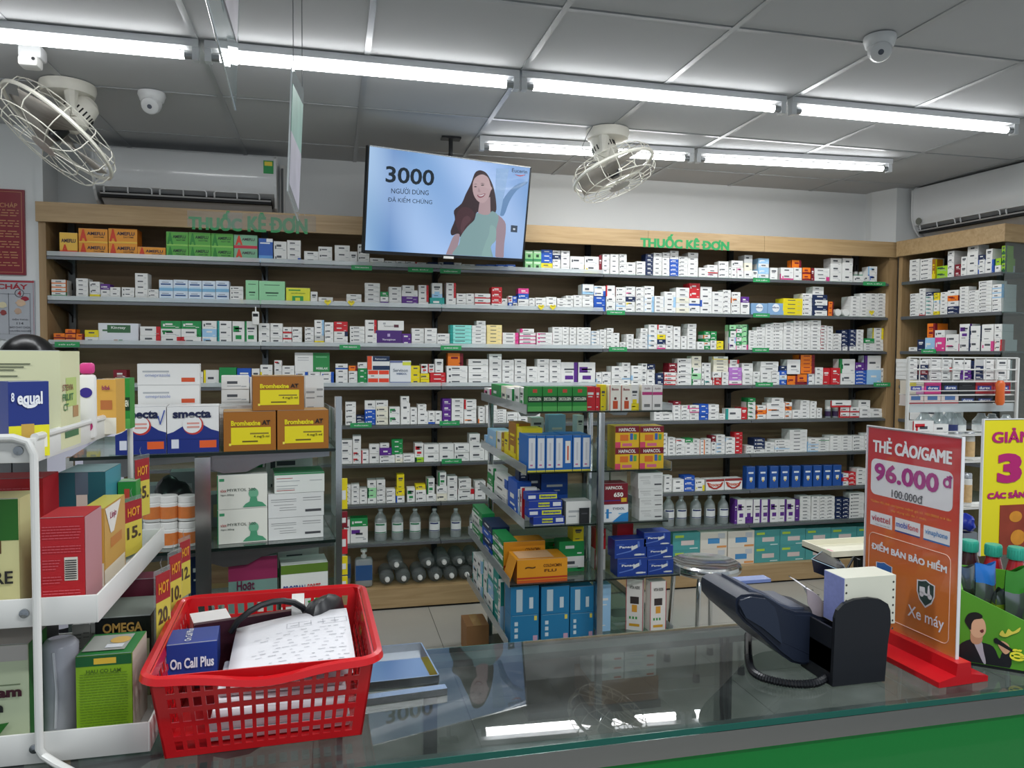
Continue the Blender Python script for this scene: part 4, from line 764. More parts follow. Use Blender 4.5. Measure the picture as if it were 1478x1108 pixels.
DES['salon_b'] = ('#223f9e', [(.04, .28, .3, .72, '#dfe2ea'), (.4, .98, .25, .8, '#d8dc3a')], [('Salonpas', .69, .52, .5, .3, '#223f9e', .04)])
DES['panadol'] = ('#1c3f96', [(.05, .3, .7, .78, '#3a5ab0'), (.62, .95, .12, .2, '#c8d0e4')], [('Panadol', .42, .62, .56, .13, '#e8ecf4', .03)], 'swoosh')
DES['orange_box'] = ('#e59a22', [(0, 1, 0, .12, '#d8602a'), (0, 1, .16, .24, '#c03a22')], [('COLDACMIN', .70, .72, .36, .13, '#6a3a1a', .02), ('FLU', .66, .5, .24, .12, '#6a3a1a', .02), ('~', .26, .66, .2, .1, '#5a3a1a', .03)])
DES['blue_mask'] = ('#1f78a8', [(.66, .8, .2, .6, '#c9d8e0'), (.2, .42, .1, .9, '#b8ccd6')], [])
DES['blue_mask_b'] = ('#1f78a8', [(.84, .94, .78, .94, '#e0d05a'), (.8, .96, .04, .24, '#c8a0b8'), (.14, .26, .62, .76, '#c9dbe4'), (.14, .26, .40, .54, '#c9dbe4'), (.14, .26, .18, .32, '#c9dbe4'), (.06, .94, .97, .98, '#8fb8cc')], [])
DES['rainbow'] = ('#ebe6e0', [(0, .04, 0, 1, '#b83a4a'), (.96, 1, 0, 1, '#b83a4a'), (.25, .75, .52, .66, '#3a3030'), (.35, .65, .36, .5, '#e0a03a'), (.2, .3, .22, .27, '#3a9a4a'), (.38, .48, .22, .27, '#3a9a4a'), (.56, .66, .22, .27, '#3a9a4a'), (.2, .8, .08, .13, '#d8a02a')], [('VITA KIDS', .5, .84, .6, .06, '#2a2a2a', .02)])
DES['smecta'] = ('#e6e6e4', [(0, 1, 0, .36, '#1c2f7c'), (.62, .95, .1, .26, '#e0602c'), (.08, .22, .1, .3, '#d8dce6')], [('smecta', .48, .84, .74, .17, '#1d2448', .045)], 'smecta')
DES['bromhexine'] = ('#a0641e', [(.14, .90, .16, .60, '#e6d61c'), (.5, .86, .42, .46, '#8a7a2a'), (.35, .65, .22, .26, '#6a5a1a'), (.10, .14, .14, .2, '#f0e05a')], [('Bromhexine', .42, .71, .56, .13, '#e8d81c', .04), ('AT', .81, .72, .16, .12, '#2a1a12', .04), ('4 mg/5 ml', .72, .36, .30, .08, '#3a3010', .01)])
DES['myrtol'] = ('#e4e5da', [(.04, .14, .82, .9, '#3f9a6a'), (0, .02, 0, 1, '#2f8a5a')], [('MYRTOL 300', .48, .56, .56, .08, '#3a4a42', .0), ('vixx', .12, .55, .12, .09, '#b04a4a', .01), ('Hgon 300mg', .2, .42, .26, .06, '#3a4a42', .01)], 'bust')
DES['white_green_top'] = ('#dfe3dd', [(.04, .36, .74, .77, '#b04040'), (.04, .5, .6, .63, 'palegrey'), (.04, .46, .36, .39, 'palegrey'), (.04, .4, .22, .25, 'palegrey'), (.04, .4, .13, .16, '#b04040'), (.7, .95, .6, .63, 'palegrey'), (0, 1, .94, 1, '#2f8a55')], [])
DES['white_lines'] = ('#dcdedb', [(.05, .5, .74, .77, '#9a9c9c'), (.05, .5, .66, .68, '#9a9c9c'), (.1, .45, .52, .54, '#9a9c9c'), (.2, .5, .4, .42, '#9a9c9c'), (.2, .5, .3, .32, '#9a9c9c'), (.62, .95, .78, .81, '#9a9c9c'), (.62, .95, .68, .70, '#9a9c9c'), (.66, .95, .2, .3, '#4a4c50')], [])
DES['prospan'] = ('#dfe2dc', [(0, 1, .0, .3, '#8fae2a'), (0, 1, .86, 1, '#5a7a2a'), (.0, .5, .36, .44, '#c03a3a')], [('PROSPAN', .28, .62, .46, .13, '#2a3a86', .015), ('FORTE', .70, .62, .28, .13, '#c03a3a', .015)], 'leaf')
DES['ha_bag'] = ('#6f8f86', [(0, 1, .7, 1, '#8a2a52'), (.6, .78, .1, .4, '#d8d2c8')], [('Hoạt', .35, .62, .36, .16, '#5a1f3a', .02)])
DES['equal'] = ('#23357f', [(0, 1, 0, .42, '#e3dc2a'), (.3, .62, .18, .44, '#c8a24a'), (.70, .94, .12, .26, '#e8e4d8')], [('equal', .52, .76, .62, .22, '#eef0f4', .03), ('8', .1, .8, .08, .12, '#dfe4ee', .03)], 'side_equal')
DES['fruit_cream'] = ('#d7d8b0', [(.0, .0, .0, .0, 'ink')], [])
DES['durex_pink'] = ('#d8468a', [(.1, .9, .3, .62, '#2a3f8a')], [('durex', .5, .46, .62, .2, '#eef0f4', .02)])
DES['durex_black'] = ('#22252c', [(.15, .9, .32, .64, '#3a4f8a')], [('durex', .52, .48, .62, .2, '#eef0f4', .02)])
DES['durex_red'] = ('#a83038', [(.1, .9, .3, .62, '#3a3f8a')], [('durex', .5, .46, .62, .2, '#eef0f4', .02)])
DES['durex_mix'] = ('#d8cfc0', [(.0, .5, .6, 1, '#e0d05a'), (.5, 1, 0, .5, '#c890b8'), (.15, .85, .3, .6, '#4a4f9a')], [('durex', .5, .45, .5, .18, '#eef0f4', .02)])
DES['dark_plain'] = ('#26282b', [(.2, .8, .6, .68, '#4a4c50')], [])
DES['durex_fetish'] = ('#cfc4be', [(0, 1, 0, .4, '#b04a52'), (.2, .8, .5, .9, '#4a6a9a')], [])
DES['omega'] = ('#111416', [(.55, .98, .0, .72, '#b8b89a')], [('OMEGA', .5, .88, .72, .12, '#b08a4a', .03)])
DES['haucolam'] = ('#84ae1f', [(0, 1, .88, 1, '#155a2c'), (.32, .72, .90, .97, '#e0b83a')], [('HAU CO LAM', .5, .82, .62, .045, '#4a6a1a', .03)], 'tiny')
DES['lam'] = ('#b9c4a4', [(0, 1, 0, .12, '#2f8a2f'), (0, 1, .85, 1, '#b0aca6'), (.1, .9, .62, .63, '#6a7a5a')], [('Lam', .70, .56, .44, .10, '#3f1522', .05), ('mân', .42, .42, .52, .10, '#1a1a1a', .05)], 'leaf2')
DES['red_text'] = ('#b81f28', [(.55, .85, .3, .56, '#e2ded2')], [], 'tinyred')
DES['care'] = ('#d8d49a', [(0, 1, .62, 1, '#2a6a22'), (.2, .7, .5, .62, '#5a3a1a')], [('CARE', .5, .28, .8, .12, '#2a2a2a', .02)])
DES['teal_gift'] = ('#1f5a66', [(.38, .62, .60, .76, '#d8cfc4'), (.36, .64, .76, 1, '#5a6a7a'), (.3, .7, .44, .46, '#5a8a8a'), (.2, .8, .34, .36, '#4a7a7a'), (.25, .75, .24, .26, '#4a7a7a')], [])
DES['spice'] = ('#d2a24a', [(0, 1, .0, .3, '#e4e0d0'), (.2, .8, .45, .62, '#b06a3a')], [('bibé', .5, .85, .4, .08, '#8a2a5a', .03)])
DES['oncall'] = ('#1f3a8a', [], [('On Call Plus', .5, .4, .86, .34, '#e8ecf4', .03)])
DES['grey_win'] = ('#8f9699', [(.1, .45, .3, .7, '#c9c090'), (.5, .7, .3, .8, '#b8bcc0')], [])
DES['white_med'] = ('#dcdcd9', [(.08, .5, .6, .68, 'palegrey'), (.7, .92, .14, .34, '#c8502a')], [('omeprazole', .32, .45, .4, .2, '#8a96c0', 0)])
DES['cvial'] = ('#dfe0dd', [(.1, .55, .5, .6, 'palegrey'), (.1, .4, .3, .36, 'palegrey')], [])
def extra_print(kind, w, h, y, parent):
    b = MB(); mats = []
    def disc(cx, cz, r, c, n=20, rz=1): mats.append(pmat(c)); b.poly3([(cx+r*math.cos(-k*2*PI/n), y-.0002*len(mats), cz+r*rz*math.sin(-k*2*PI/n)) for k in range(n)][::-1], len(mats)-1)
    def poly(pts, c): mats.append(pmat(c)); b.poly3([((x-.5)*w, y-.0002*len(mats), z*h) for x, z in pts], len(mats)-1)
    if kind == 'disc': disc(0, h*.6, h*.36, '#e4e8ec')
    if kind == 'smecta':
        poly([(0, .3), (.5, .3), (.5, .62), (.3, .58), (.12, .46), (0, .42)], '#1c2f7c') ; poly([(.5, .3), (1, .3), (1, .45), (.85, .5), (.7, .6), (.5, .62)], '#1c2f7c')
        disc(0, h*.60, w*.20, '#c03a34'); disc(-w*.02, h*.62, w*.185, '#e6e6e4'); poly([(.38, .62), (.62, .62), (.62, .66), (.38, .66)], '#d89a90'); poly([(.38, .54), (.62, .54), (.62, .58), (.38, .58)], '#d89a90')
    if kind == 'bust':
        disc(w*.22, h*.44, w*.10, '#6fae8c', rz=1.1); poly([(.5, .04), (.98, .04), (.9, .16), (.8, .2), (.78, .34), (.66, .34), (.64, .2), (.56, .14)], '#4f9a74')
    if kind == 'corner_blue': poly([(.35, 0), (1, 0), (1, .55), (.7, .4)], '#2a86c8')
    if kind == 'swoosh': poly([(.05, .2), (.5, .34), (.8, .62), (.78, .9), (.72, .9), (.72, .62), (.46, .4), (.05, .26)], '#5a7ac8')
    if kind == 'leaf': poly([(.55, .1), (.62, .32), (.56, .42), (.72, .44), (.8, .62), (.86, .44), (.98, .4), (.92, .26), (.96, .1)], '#3a9a3a')
    if kind == 'leaf2': poly([(.5, .16), (.6, .26), (.75, .27), (.62, .16)], '#2a6a2a'); poly([(.35, .14), (.45, .2), (.6, .15), (.5, .09)], '#3a7a2a')
    if kind == 'arc_red':
        poly([(.04, .7), (.15, .3), (.4, .08), (.6, .08), (.85, .3), (.96, .7), (.86, .7), (.76, .4), (.58, .22), (.42, .22), (.24, .4), (.14, .7)], '#a8302a')
    if kind in ('tiny', 'tinyred'):
        rr = random.Random(4); c = '#5c8020' if kind == 'tiny' else '#d0606a'; mats.append(pmat(c)); z = .78 if kind == 'tiny' else .9
        while z > .06:
            x = .07
            while x < .9:
                l = rr.uniform(.04, .14)
                if kind == 'tiny' or not (.5 < x+l and .27 < z < .6): b.add([((x-.5)*w, y-.0002, z*h), ((min(x+l, .93)-.5)*w, y-.0002, z*h), ((min(x+l, .93)-.5)*w, y-.0002, (z+.009)*h), ((x-.5)*w, y-.0002, (z+.009)*h)], [(0, 1, 2, 3)], 0)
                x += l+.012
            z -= .032 if kind == 'tiny' or rr.random() < .7 else .09
        if kind == 'tinyred':
            mats.append(pmat('#2a2a2a'))
            for k in range(9): b.quad((.07*w, y-.0006, (.32+k*.025)*h), (.33*w, y-.0006, (.32+k*.025)*h), (.33*w, y-.0006, (.332+k*.025)*h), (.07*w, y-.0006, (.332+k*.025)*h), 1)
    if kind == 'side_equal': disc(w*.02, h*.72, w*.20, '#eef0f4', rz=.75); disc(w*.02, h*.76, w*.19, '#23357f', rz=.72)
    if mats: b.build('printed_picture', mats, parent)
def big_box(des, name, label, cat, loc, rz, w, d, h, group=None, side=None, top=None, tilt=0):
    body, quads, texts = DES[des][:3]; ex = DES[des][3] if len(DES[des]) > 3 else None
    bodym = cm(body) if body in COL else pmat(body); mats = [bodym]; b = MB(); b.box(-w/2, w/2, 0, d, 0, h, 0)
    def mi(c):
        m = cm(c) if c in COL else pmat(c)
        if m not in mats: mats.append(m)
        return mats.index(m)
    for i, (x0, x1, z0, z1, c) in enumerate(quads):
        y = -.0004-.00005*i
        b.quad(((x0-.5)*w, y, z0*h), ((x1-.5)*w, y, z0*h), ((x1-.5)*w, y, z1*h), ((x0-.5)*w, y, z1*h), mi(c))
    if side:
        for s in (-1, 1): x = s*(w/2+.0004); b.add([(x, .002, 0), (x, d, 0), (x, d, h), (x, .002, h)], [(0, 1, 2, 3) if s > 0 else (3, 2, 1, 0)], mi(side))
    if top: b.quad((-w/2, 0, h+.0004), (w/2, 0, h+.0004), (w/2, d, h+.0004), (-w/2, d, h+.0004), mi(top))
    # lid seam
    b.box(-w/2+.001, w/2-.001, d*.02, d*.02+.0006, h, h+.0008, mi('palegrey'))
    o = link(name, b.mesh(name, mats)); o.location = loc; o.rotation_euler = (0, 0, rz)
    tag(o, label, cat, group)
    for tx in texts:
        s, cx, cz, wf, hf, c, bold = tx
        text(s, o, Matrix.Translation(((cx-.5)*w, -.0012, cz*h)), wf*w, pmat(c) if c not in COL else cm(c), hf*h, bold)
    if ex: extra_print(ex, w, h, -.0010, o)
    return o
def pbox(des, pl, crop, x0, x1, yt, label, base=None, yb=None, d=.08, dep=.012, name='medicine_box', cat='medicine box', group=None, rzj=0, **kw):
    cv = lambda x, y: (crop[0]+x/crop[2], crop[1]+y/crop[2])
    q = Plane((0, 0), (1, 0)); q.O = pl.O+pl.n*dep; q.u = pl.u; q.n = pl.n
    a0, zt = q.hit(*cv(x0, yt)); a1, _ = q.hit(*cv(x1, yt)); zb = base if base is not None else q.hit(*cv(x0, yb))[1]
    return big_box(des, name, label, cat, pl.at((a0+a1)/2, dep, zb), pl.rot+rzj, abs(a1-a0)-.001, d, zt-zb-.0006, group, **kw)
def pstack(des, pl, crop, x0, x1, yt, n, label, base, **kw):
    """n equal boxes one on another; label has a %s for the level"""
    cv = lambda x, y: (crop[0]+x/crop[2], crop[1]+y/crop[2]); dep = kw.get('dep', .012); q = Plane((0, 0), (1, 0)); q.O = pl.O+pl.n*dep; q.u = pl.u; q.n = pl.n
    a0, zt = q.hit(*cv(x0, yt)); a1, _ = q.hit(*cv(x1, yt)); h = (zt-base)/n; kk = {k: v for k, v in kw.items() if k in ('side', 'top', 'group')}; d = kw.get('d', .08)
    lv = {1: [''], 2: ['lower ', 'upper '], 3: ['lowest ', 'middle ', 'top ']}.get(n, [nth(i)+' ' for i in range(n)])
    for i in range(n):
        big_box(des, kw.get('name', 'medicine_box'), label.replace('%s', lv[i]), kw.get('cat', 'medicine box'), pl.at((a0+a1)/2, dep, base+i*h), pl.rot, abs(a1-a0)-.001, d, h-.0006, **kk)
Z0, Z1, Z2, Z3 = [z+.0205 for z in ZS[:4]]
pbox('ameflu_side', WP2, A_, 105, 212, 185, 'yellow cold medicine box standing upright at the left end of the top shelf', Z0)
for i, (a, b_, y, n) in enumerate(((218, 391, 160, 2), (395, 566, 160, 2), (568, 734, 270, 1))):
    pstack('ameflu_orange', WP2, A_, a, b_, y, n, '%sorange box with big red letter A, ' + ('first', 'second', 'third')[i]+' pile on the top wall shelf', Z0, d=.1, group='orange cold medicine boxes', side='#c8701c')
for i, (a, b_, y) in enumerate(((737, 868, 180), (870, 1001, 184), (1003, 1135, 190))):
    pstack('ameflu_green', WP2, A_, a, b_, y, 2, '%sgreen box with letter A, ' + ('first', 'second', 'third')[i]+' pile on the top wall shelf', Z0, d=.1, group='green cold medicine boxes')
pstack('ameflu_red', WP2, A_, 1138, 1278, 198, 2, '%sgreen and crimson box with letter A, beside the blue striped box', Z0, d=.09)
pbox('blue_stripe', WP2, A_, 1285, 1369, 220, 'tall blue striped box beside the crimson and green boxes, top wall shelf', Z0, d=.05, name='tall_medicine_box')
for i, (a, b_) in enumerate(((484, 531), (533, 580))):
    pstack('eye_green', WP2, C_, a, b_, 292, 2, '%sgreen box with dark eye picture, '+('nearest the television', 'beside the blue boxes'), Z0, d=.05) if False else pstack('eye_green', WP2, C_, a, b_, 292, 2, '%sgreen box with dark eye picture, '+('nearest the television corner', 'beside the dark blue boxes')[i], Z0, d=.05)
for i in range(4): pbox('blue_tall', WP2, C_, 193+i*59, 250+i*59, 375, 'blue box %s of four low under the television corner' % ('first', 'second', 'third', 'last')[i], Z0, d=.07)
for i, (a, b_, y) in enumerate(((695, 778, 465), (780, 866, 465), (868, 948, 470), (950, 1029, 472), (1031, 1110, 472))):
    pstack('pastel_blue', WP2, A_, a, b_, y, 2, '%spale blue box in the '+('first', 'second', 'middle', 'fourth', 'last')[i]+' of five alike piles, second wall shelf', Z1, d=.07, group='pale blue boxes in two layers')
pbox('mint_plain', WP2, A_, 1208, 1284, 468, 'narrow mint green box to the left of the wide mint one', Z1, d=.06)
pbox('mint_plain', WP2, A_, 1287, 1441, 472, 'wide mint green box over the price gun, second wall shelf', Z1, d=.07)
pbox('yellow_green', WP2, B_, 217, 359, 512, 'bright yellow box with a green emblem on the second wall shelf', Z1, d=.07)
for i, (a, b_) in enumerate(((592, 689), (691, 785))): pbox('bed_blue', WP2, D_, a, b_, 604, 'slate blue box with white disc, %s of the two on the second shelf' % ('left', 'right')[i], Z1, d=.06)
pbox('ginkgo', WP2, A_, 335, 574, 722, 'wide white box with a dark green emblem on the third wall shelf', Z2, d=.05, dep=.03)
pbox('purple_big', WP2, B_, 747, 903, 765, 'wide purple box under the wide white one, third wall shelf', Z2, d=.06)
pbox('white_wide', WP2, B_, 760, 915, 707, 'wide white box lying on the wide purple box, third wall shelf', base=None, yb=764, d=.06)
Z3b = Z3
pstack('red_arc', WP2, B_, 700, 829, 1000, 2, '%swhite box with two red half discs under the dark blue boxes', Z3, d=.07)
pbox('navy_white', WP2, B_, 698, 831, 918, 'dark blue and white box above the boxes with red half discs', yb=999, d=.06)
pbox('barcavie', WP2, B_, 832, 957, 945, 'large pale box with violet blue foot beside the red half disc boxes', Z3, d=.07)
pbox('half_green', WP2, B_, 268, 475, 897, 'wide box, half white and half green, on top of the pile behind the brown boxes', yb=1011, d=.08, dep=.02)
for i, x in enumerate((635, 715, 790, 862, 938, 1015, 1079, 1147, 1210)):
    pbox('blue_tall', WP2, K_, x+2, x+58, 62-i*1.3, 'tall blue box, %s of nine alike in a row on the seventh wall shelf' % nth1(i), ZS[6]+.0205, d=.05, name='tall_medicine_box', group='tall blue boxes in a row')
for i, (a, b_) in enumerate(((365, 486), (490, 606))): pbox('wine_swirl', WP2, K_, a, b_, 146-i*6, 'white box with red swirl, %s the row of tall blue boxes' % ('one box away from', 'next to')[i], ZS[6]+.0205, d=.07)
ZP = .1205
pl9 = [(145, 326, 'glove_teal'), (328, 506, 'glove_cream'), (512, 688, 'glove_cream'), (690, 858, 'glove_teal'), (860, 1028, 'glove_teal'), (1030, 1196, 'glove_teal'), (1198, 1370, 'glove_teal'), (1372, 1545, 'glove_teal')]
for i, (a, b_, ds) in enumerate(pl9):
    pstack(ds, Plane((0, 4.27), (1, 4.27)), K_, a, b_, 505-i*6, 2, '%s'+('teal glove box' if ds == 'glove_teal' else 'cream glove box with blue window')+', '+nth1(i)+' column on the oak plinth', ZP, d=.11, name='glove_box', cat='glove box', group='glove boxes on the plinth')

# ---------------------------------------------------------------- bottles
clear_b = glass('clear_bottle_plastic', '#dfe8ea', .06, .10, alpha=.72); fluid = glass('bottle_fluid', '#e6eef2', .02, .05, alpha=.85); lab_w = mat('bottle_label_white', '#dfe2e0', .5, noise=.03); lab_b = mat('bottle_label_navy', '#2a3568', .5, noise=0); lab_g = mat('bottle_label_green', '#2f7a55', .5, noise=0)
cap_w = mat('cap_white', '#dcdcd8', .4, noise=.02)
def infusion_bottle(label, loc, h, band, rz=0):
    t = thing('infusion_bottle', label, 'bottle', loc, rz, 'clear infusion bottles'); r = h*.19
    MB().lathe([(r*.9, 0), (r, .006), (r, h*.62), (r*.85, h*.74), (r*.45, h*.84), (r*.36, h*.88), (r*.36, h*.93)], 18).build('bottle', clear_b, t)
    MB().lathe([(r*.42, h*.93), (r*.42, h*.985), (r*.3, h), (0, h)], 14).build('cap', mat('clear_cap', '#b9bec0', .3), t)
    b = MB(); b.lathe([(r+.0006, h*.24), (r+.0006, h*.56)], 12, 0, None, True, -PI*.85, -PI*.15); b.lathe([(r+.0012, h*.49), (r+.0012, h*.54)], 12, 1, None, True, -PI*.8, -PI*.3); b.lathe([(r+.0012, h*.25), (r+.0012, h*.28)], 12, 1, None, True, -PI*.85, -PI*.2)
    b.build('label', [lab_w, lab_b if band == 'b' else lab_g], t)
z8 = ZS[7]+.0205
for i, (crop, xc) in enumerate(((G_, 440), (G_, 560), (G_, 685), (G_, 822), (G_, 974), (G_, 1105), (K_, 112), (K_, 195), (K_, 293), (K_, 386), (K_, 475))):
    p = P(crop[0]+xc/crop[2], 760, Y=4.31); yt = crop[1]+(262 if crop is G_ else 252)/crop[2]
    infusion_bottle('clear infusion bottle with %s label bands, %s along the eighth wall shelf' % (('green' if i < 3 else 'navy'), nth1(i)), (p.x, 4.31, z8), P(crop[0]+xc/crop[2], yt, Y=4.31).z-z8, 'g' if i < 3 else 'b')
blue_liq = mat('sanitiser_blue', '#1f4f86', .2, noise=.03, coat=.4)
for i, (xa, xb, yt) in enumerate(((228, 248, 560), (256, 382, 548))):
    pa_ = P(460+xa/4.927, 840, Y=4.34); pb_ = P(460+xb/4.927, 840, Y=4.34); w = max(pb_.x-pa_.x, .09); cx = pb_.x-w/2 if i == 1 else pb_.x-w/2-.012; zt = P(500, 680+yt/4.927, Y=4.34).z
    t = thing('sanitiser_bottle', ('blue pump bottle half hidden behind its neighbour', 'blue pump bottle with a white pump at the end of the plinth')[i], 'bottle', (cx, 4.38 if i == 0 else 4.31, .1205)); h = zt-.1205
    bdy = MB(); bdy.rbox(-w/2, w/2, -.03, .03, 0, h*.78, .018); bdy.build('bottle', clear_b, t); MB().rbox(-w/2+.003, w/2-.003, -.027, .027, .003, h*.68, .014).build('gel', mat('clear_gel', '#4a5a68', .2, noise=.03), t)
    MB().box(-w/2*.92, w/2*.92, -.0312, -.0302, h*.2, h*.6).build('label', blue_liq, t)
    MB().lathe([(.016, h*.77), (.016, h*.84), (.008, h*.85), (.008, h*.92), (.018, h*.93), (.018, h*1.0), (0, h)], 14).build('pump', cap_w, t)
rowb = [(414, 757, 0), (520, 757, 0), (625, 752, 0), (733, 745, 0), (833, 735, 0), (935, 732, 0), (1038, 722, 0), (473, 670, 1), (680, 660, 1), (783, 652, 1), (886, 645, 1), (987, 640, 1), (1088, 632, 1)]
darkcl = glass('clear_round_bottle', '#d4dadc', .05, .10, alpha=.88)
for i, (x, y, up) in enumerate(rowb):
    Yb = 4.27; p = P(460+x/4.927, 680+y/4.927, Y=Yb); p.x = .30+.0915*((x-412)/104.5); r = .0415; zc = .1215+r if not up else .1215+r*2.95
    t = thing('lying_bottle', 'clear bottle lying with white cap forward, %s of the %s row on the plinth' % (nth1(i if not up else i-7), 'bottom' if not up else 'upper'), 'bottle', (p.x, 4.29, zc), 0, 'clear bottles lying on the plinth')
    M = Matrix.Rotation(-PI/2, 4, 'X')
    MB().lathe([(r*.9, .19), (r, .18), (r, .03), (r*.86, .012), (r*.4, -.006), (r*.3, -.01)], 18, 0, M).build('bottle', darkcl, t)
    MB().lathe([(0, -.032), (r*.30, -.03), (r*.34, -.022), (r*.34, -.008), (r*.2, -.004)], 14, 0, M).build('cap', cap_w, t)
def jar(label, loc, r, h, capm=None, bodym=None, lab=None, name='pill_bottle', cat='bottle', group=None, capf=.25):
    t = thing(name, label, cat, loc, 0, group)
    MB().lathe([(r*.92, 0), (r, .003), (r, h*(1-capf)-.003), (r*.86, h*(1-capf))], 16).build('bottle', bodym or cap_w, t)
    MB().lathe([(r*.96, h*(1-capf)), (r*.96, h*.97), (r*.85, h), (0, h)], 16).build('cap', capm or cap_w, t)
    if lab: MB().lathe([(r+.0006, h*.12), (r+.0006, h*(1-capf)*.78)], 16).build('label', lab, t)
    return t
amb = mat('amber_liquid', '#3a2a4a', .2)
for i, x in enumerate((1055, 1098)):
    p = P(940+x/4.106, 500, Y=4.30); jar('dark vial with a white cap, %s of a pair on the fifth wall shelf' % ('first', 'second')[i], (p.x, 4.30, ZS[4]+.0205), .019, .072, bodym=mat('vial_grey', '#8f9599', .2), lab=amb)
for i, x in enumerate((1108, 1156)):
    p = P(940+x/4.103, 450, Y=4.28); t = thing('white_jar', 'round white jar lid facing out, %s of two on the second wall shelf' % ('left', 'right')[i], 'jar', (p.x, 4.285, ZS[1]+.0205+.024)); M = Matrix.Rotation(-PI/2, 4, 'X')
    MB().lathe([(0, -.004), (.022, -.004), (.024, 0), (.024, .012)], 20, 0, M).build('lid', cap_w, t); MB().lathe([(.0225, .012), (.0225, .05), (0, .05)], 20, 0, M).build('jar_body', plastic_w, t)
for i, x in enumerate((1215, 1245, 1275, 1300)):
    p = P(940+x/4.103, 395, Y=4.33); jar('small white bottle with green label, %s in the row on flat boxes' % nth1(i), (p.x, 4.34, ZS[0]+.0205+.034), .014, .042, lab=mat('lab_pale_green', '#8fb8a4', .5), group=None)
# ---------------------------------------------------------------- price tags, hearts, price gun
tag_g = mat('shelf_tag_green', '#2b9355', .45, noise=.02); tag_w = mat('shelf_tag_white', '#e8efe8', .5, noise=0); heart_y = mat('heart_yellow', '#e3cf2a', .4, noise=0)
def shelf_tag(px, py, w, s, label, Y=4.2335, pl=None):
    if pl is None:
        a = P(px-w/2, py, Y=Y); b = P(px+w/2, py, Y=Y); t = thing('shelf_tag', label, 'label', (a.lerp(b, .5).x, Y, a.z)); ww = b.x-a.x
    else:
        a0, z = pl.hit(px-w/2, py); a1, _ = pl.hit(px+w/2, py); t = thing('shelf_tag', label, 'label', pl.at((a0+a1)/2, -.003, z), pl.rot); ww = a1-a0
    MB().box(-ww/2, ww/2, -.0012, .0016, -.012, .014).build('card', tag_g, t)
    text(s, t, Matrix.Translation((0, -.0016, .001)), ww*.66, tag_w, .0085, .02)
TG = [(97, 497, 36, 'HÔ HẤP', 'third'), (522, 386, 30, 'TIM MẠCH', 'top'), (607, 389, 36, 'DẠ DÀY', 'top'), (650, 391, 30, 'THẦN KINH', 'top'), (505, 501, 30, 'TIM MẠCH', 'third'), (651, 502, 30, 'KHÁNG SINH', 'third'), (889, 451, 26, 'TIM MẠCH', 'second'), (892, 504, 26, 'TIM MẠCH', 'third'),
      (1099, 404, 24, 'DA LIỄU', 'top'), (1262, 409, 32, 'DA LIỄU', 'top'), (1099, 455, 24, 'KHÁNG SINH', 'second'), (1098, 505, 24, 'KHÁNG VIÊM', 'third'), (1103, 555, 25, 'KHÁNG SINH', 'fourth'), (1273, 555, 24, 'KHÁC', 'fourth'), (521, 614, 31, 'THẦN KINH', 'fifth'), (649, 611, 29, 'ĐIỀU TRỊ', 'fifth'), (652, 666, 29, 'ĐIỀU TRỊ', 'sixth')]
for i, (x, y, w, s, sh) in enumerate(TG): shelf_tag(x, y, w, s, 'green shelf tag, %s listed, on the %s wall shelf edge' % (nth1(i), sh))
shelf_tag(1341, 507, 21, 'KHÁC', 'green shelf tag on the right corner shelving edge', pl=RP)
for i, (x, y) in enumerate(((473, 436), (507, 437), (781, 443), (798, 443), (1258, 451))):
    p = P(x, y, Y=4.232); o = thing('heart_sticker', 'yellow heart sticker, %s of five along the second wall shelf' % nth1(i), 'sticker', p); pts = []
    for k in range(24): a = 2*PI*k/24; pts.append((.0021*16*math.sin(a)**3*.55, .0011*(13*math.cos(a)-5*math.cos(2*a)-2*math.cos(3*a)-math.cos(4*a))))
    MB().prism(pts, -.001, .0005).build('heart', heart_y, o, recalc=True); MB().box(-.011, .011, -.0016, -.001, .003, .006).build('writing', pmat('#6a6a2a'), o)
p = P(369, 459, Y=4.225); t = thing('thermometer', 'small white digital thermometer hanging from the second wall shelf', 'thermometer', (p.x, 4.225, p.z))
MB().rbox(-.018, .018, -.006, .010, -.035, .035, .005).build('case', plastic_w, t); MB().box(-.013, .013, -.0075, -.006, .008, .024).build('display', black_p, t); MB().box(-.003, .003, .003, .0105, .03, .06).build('strap', plastic_w, t)

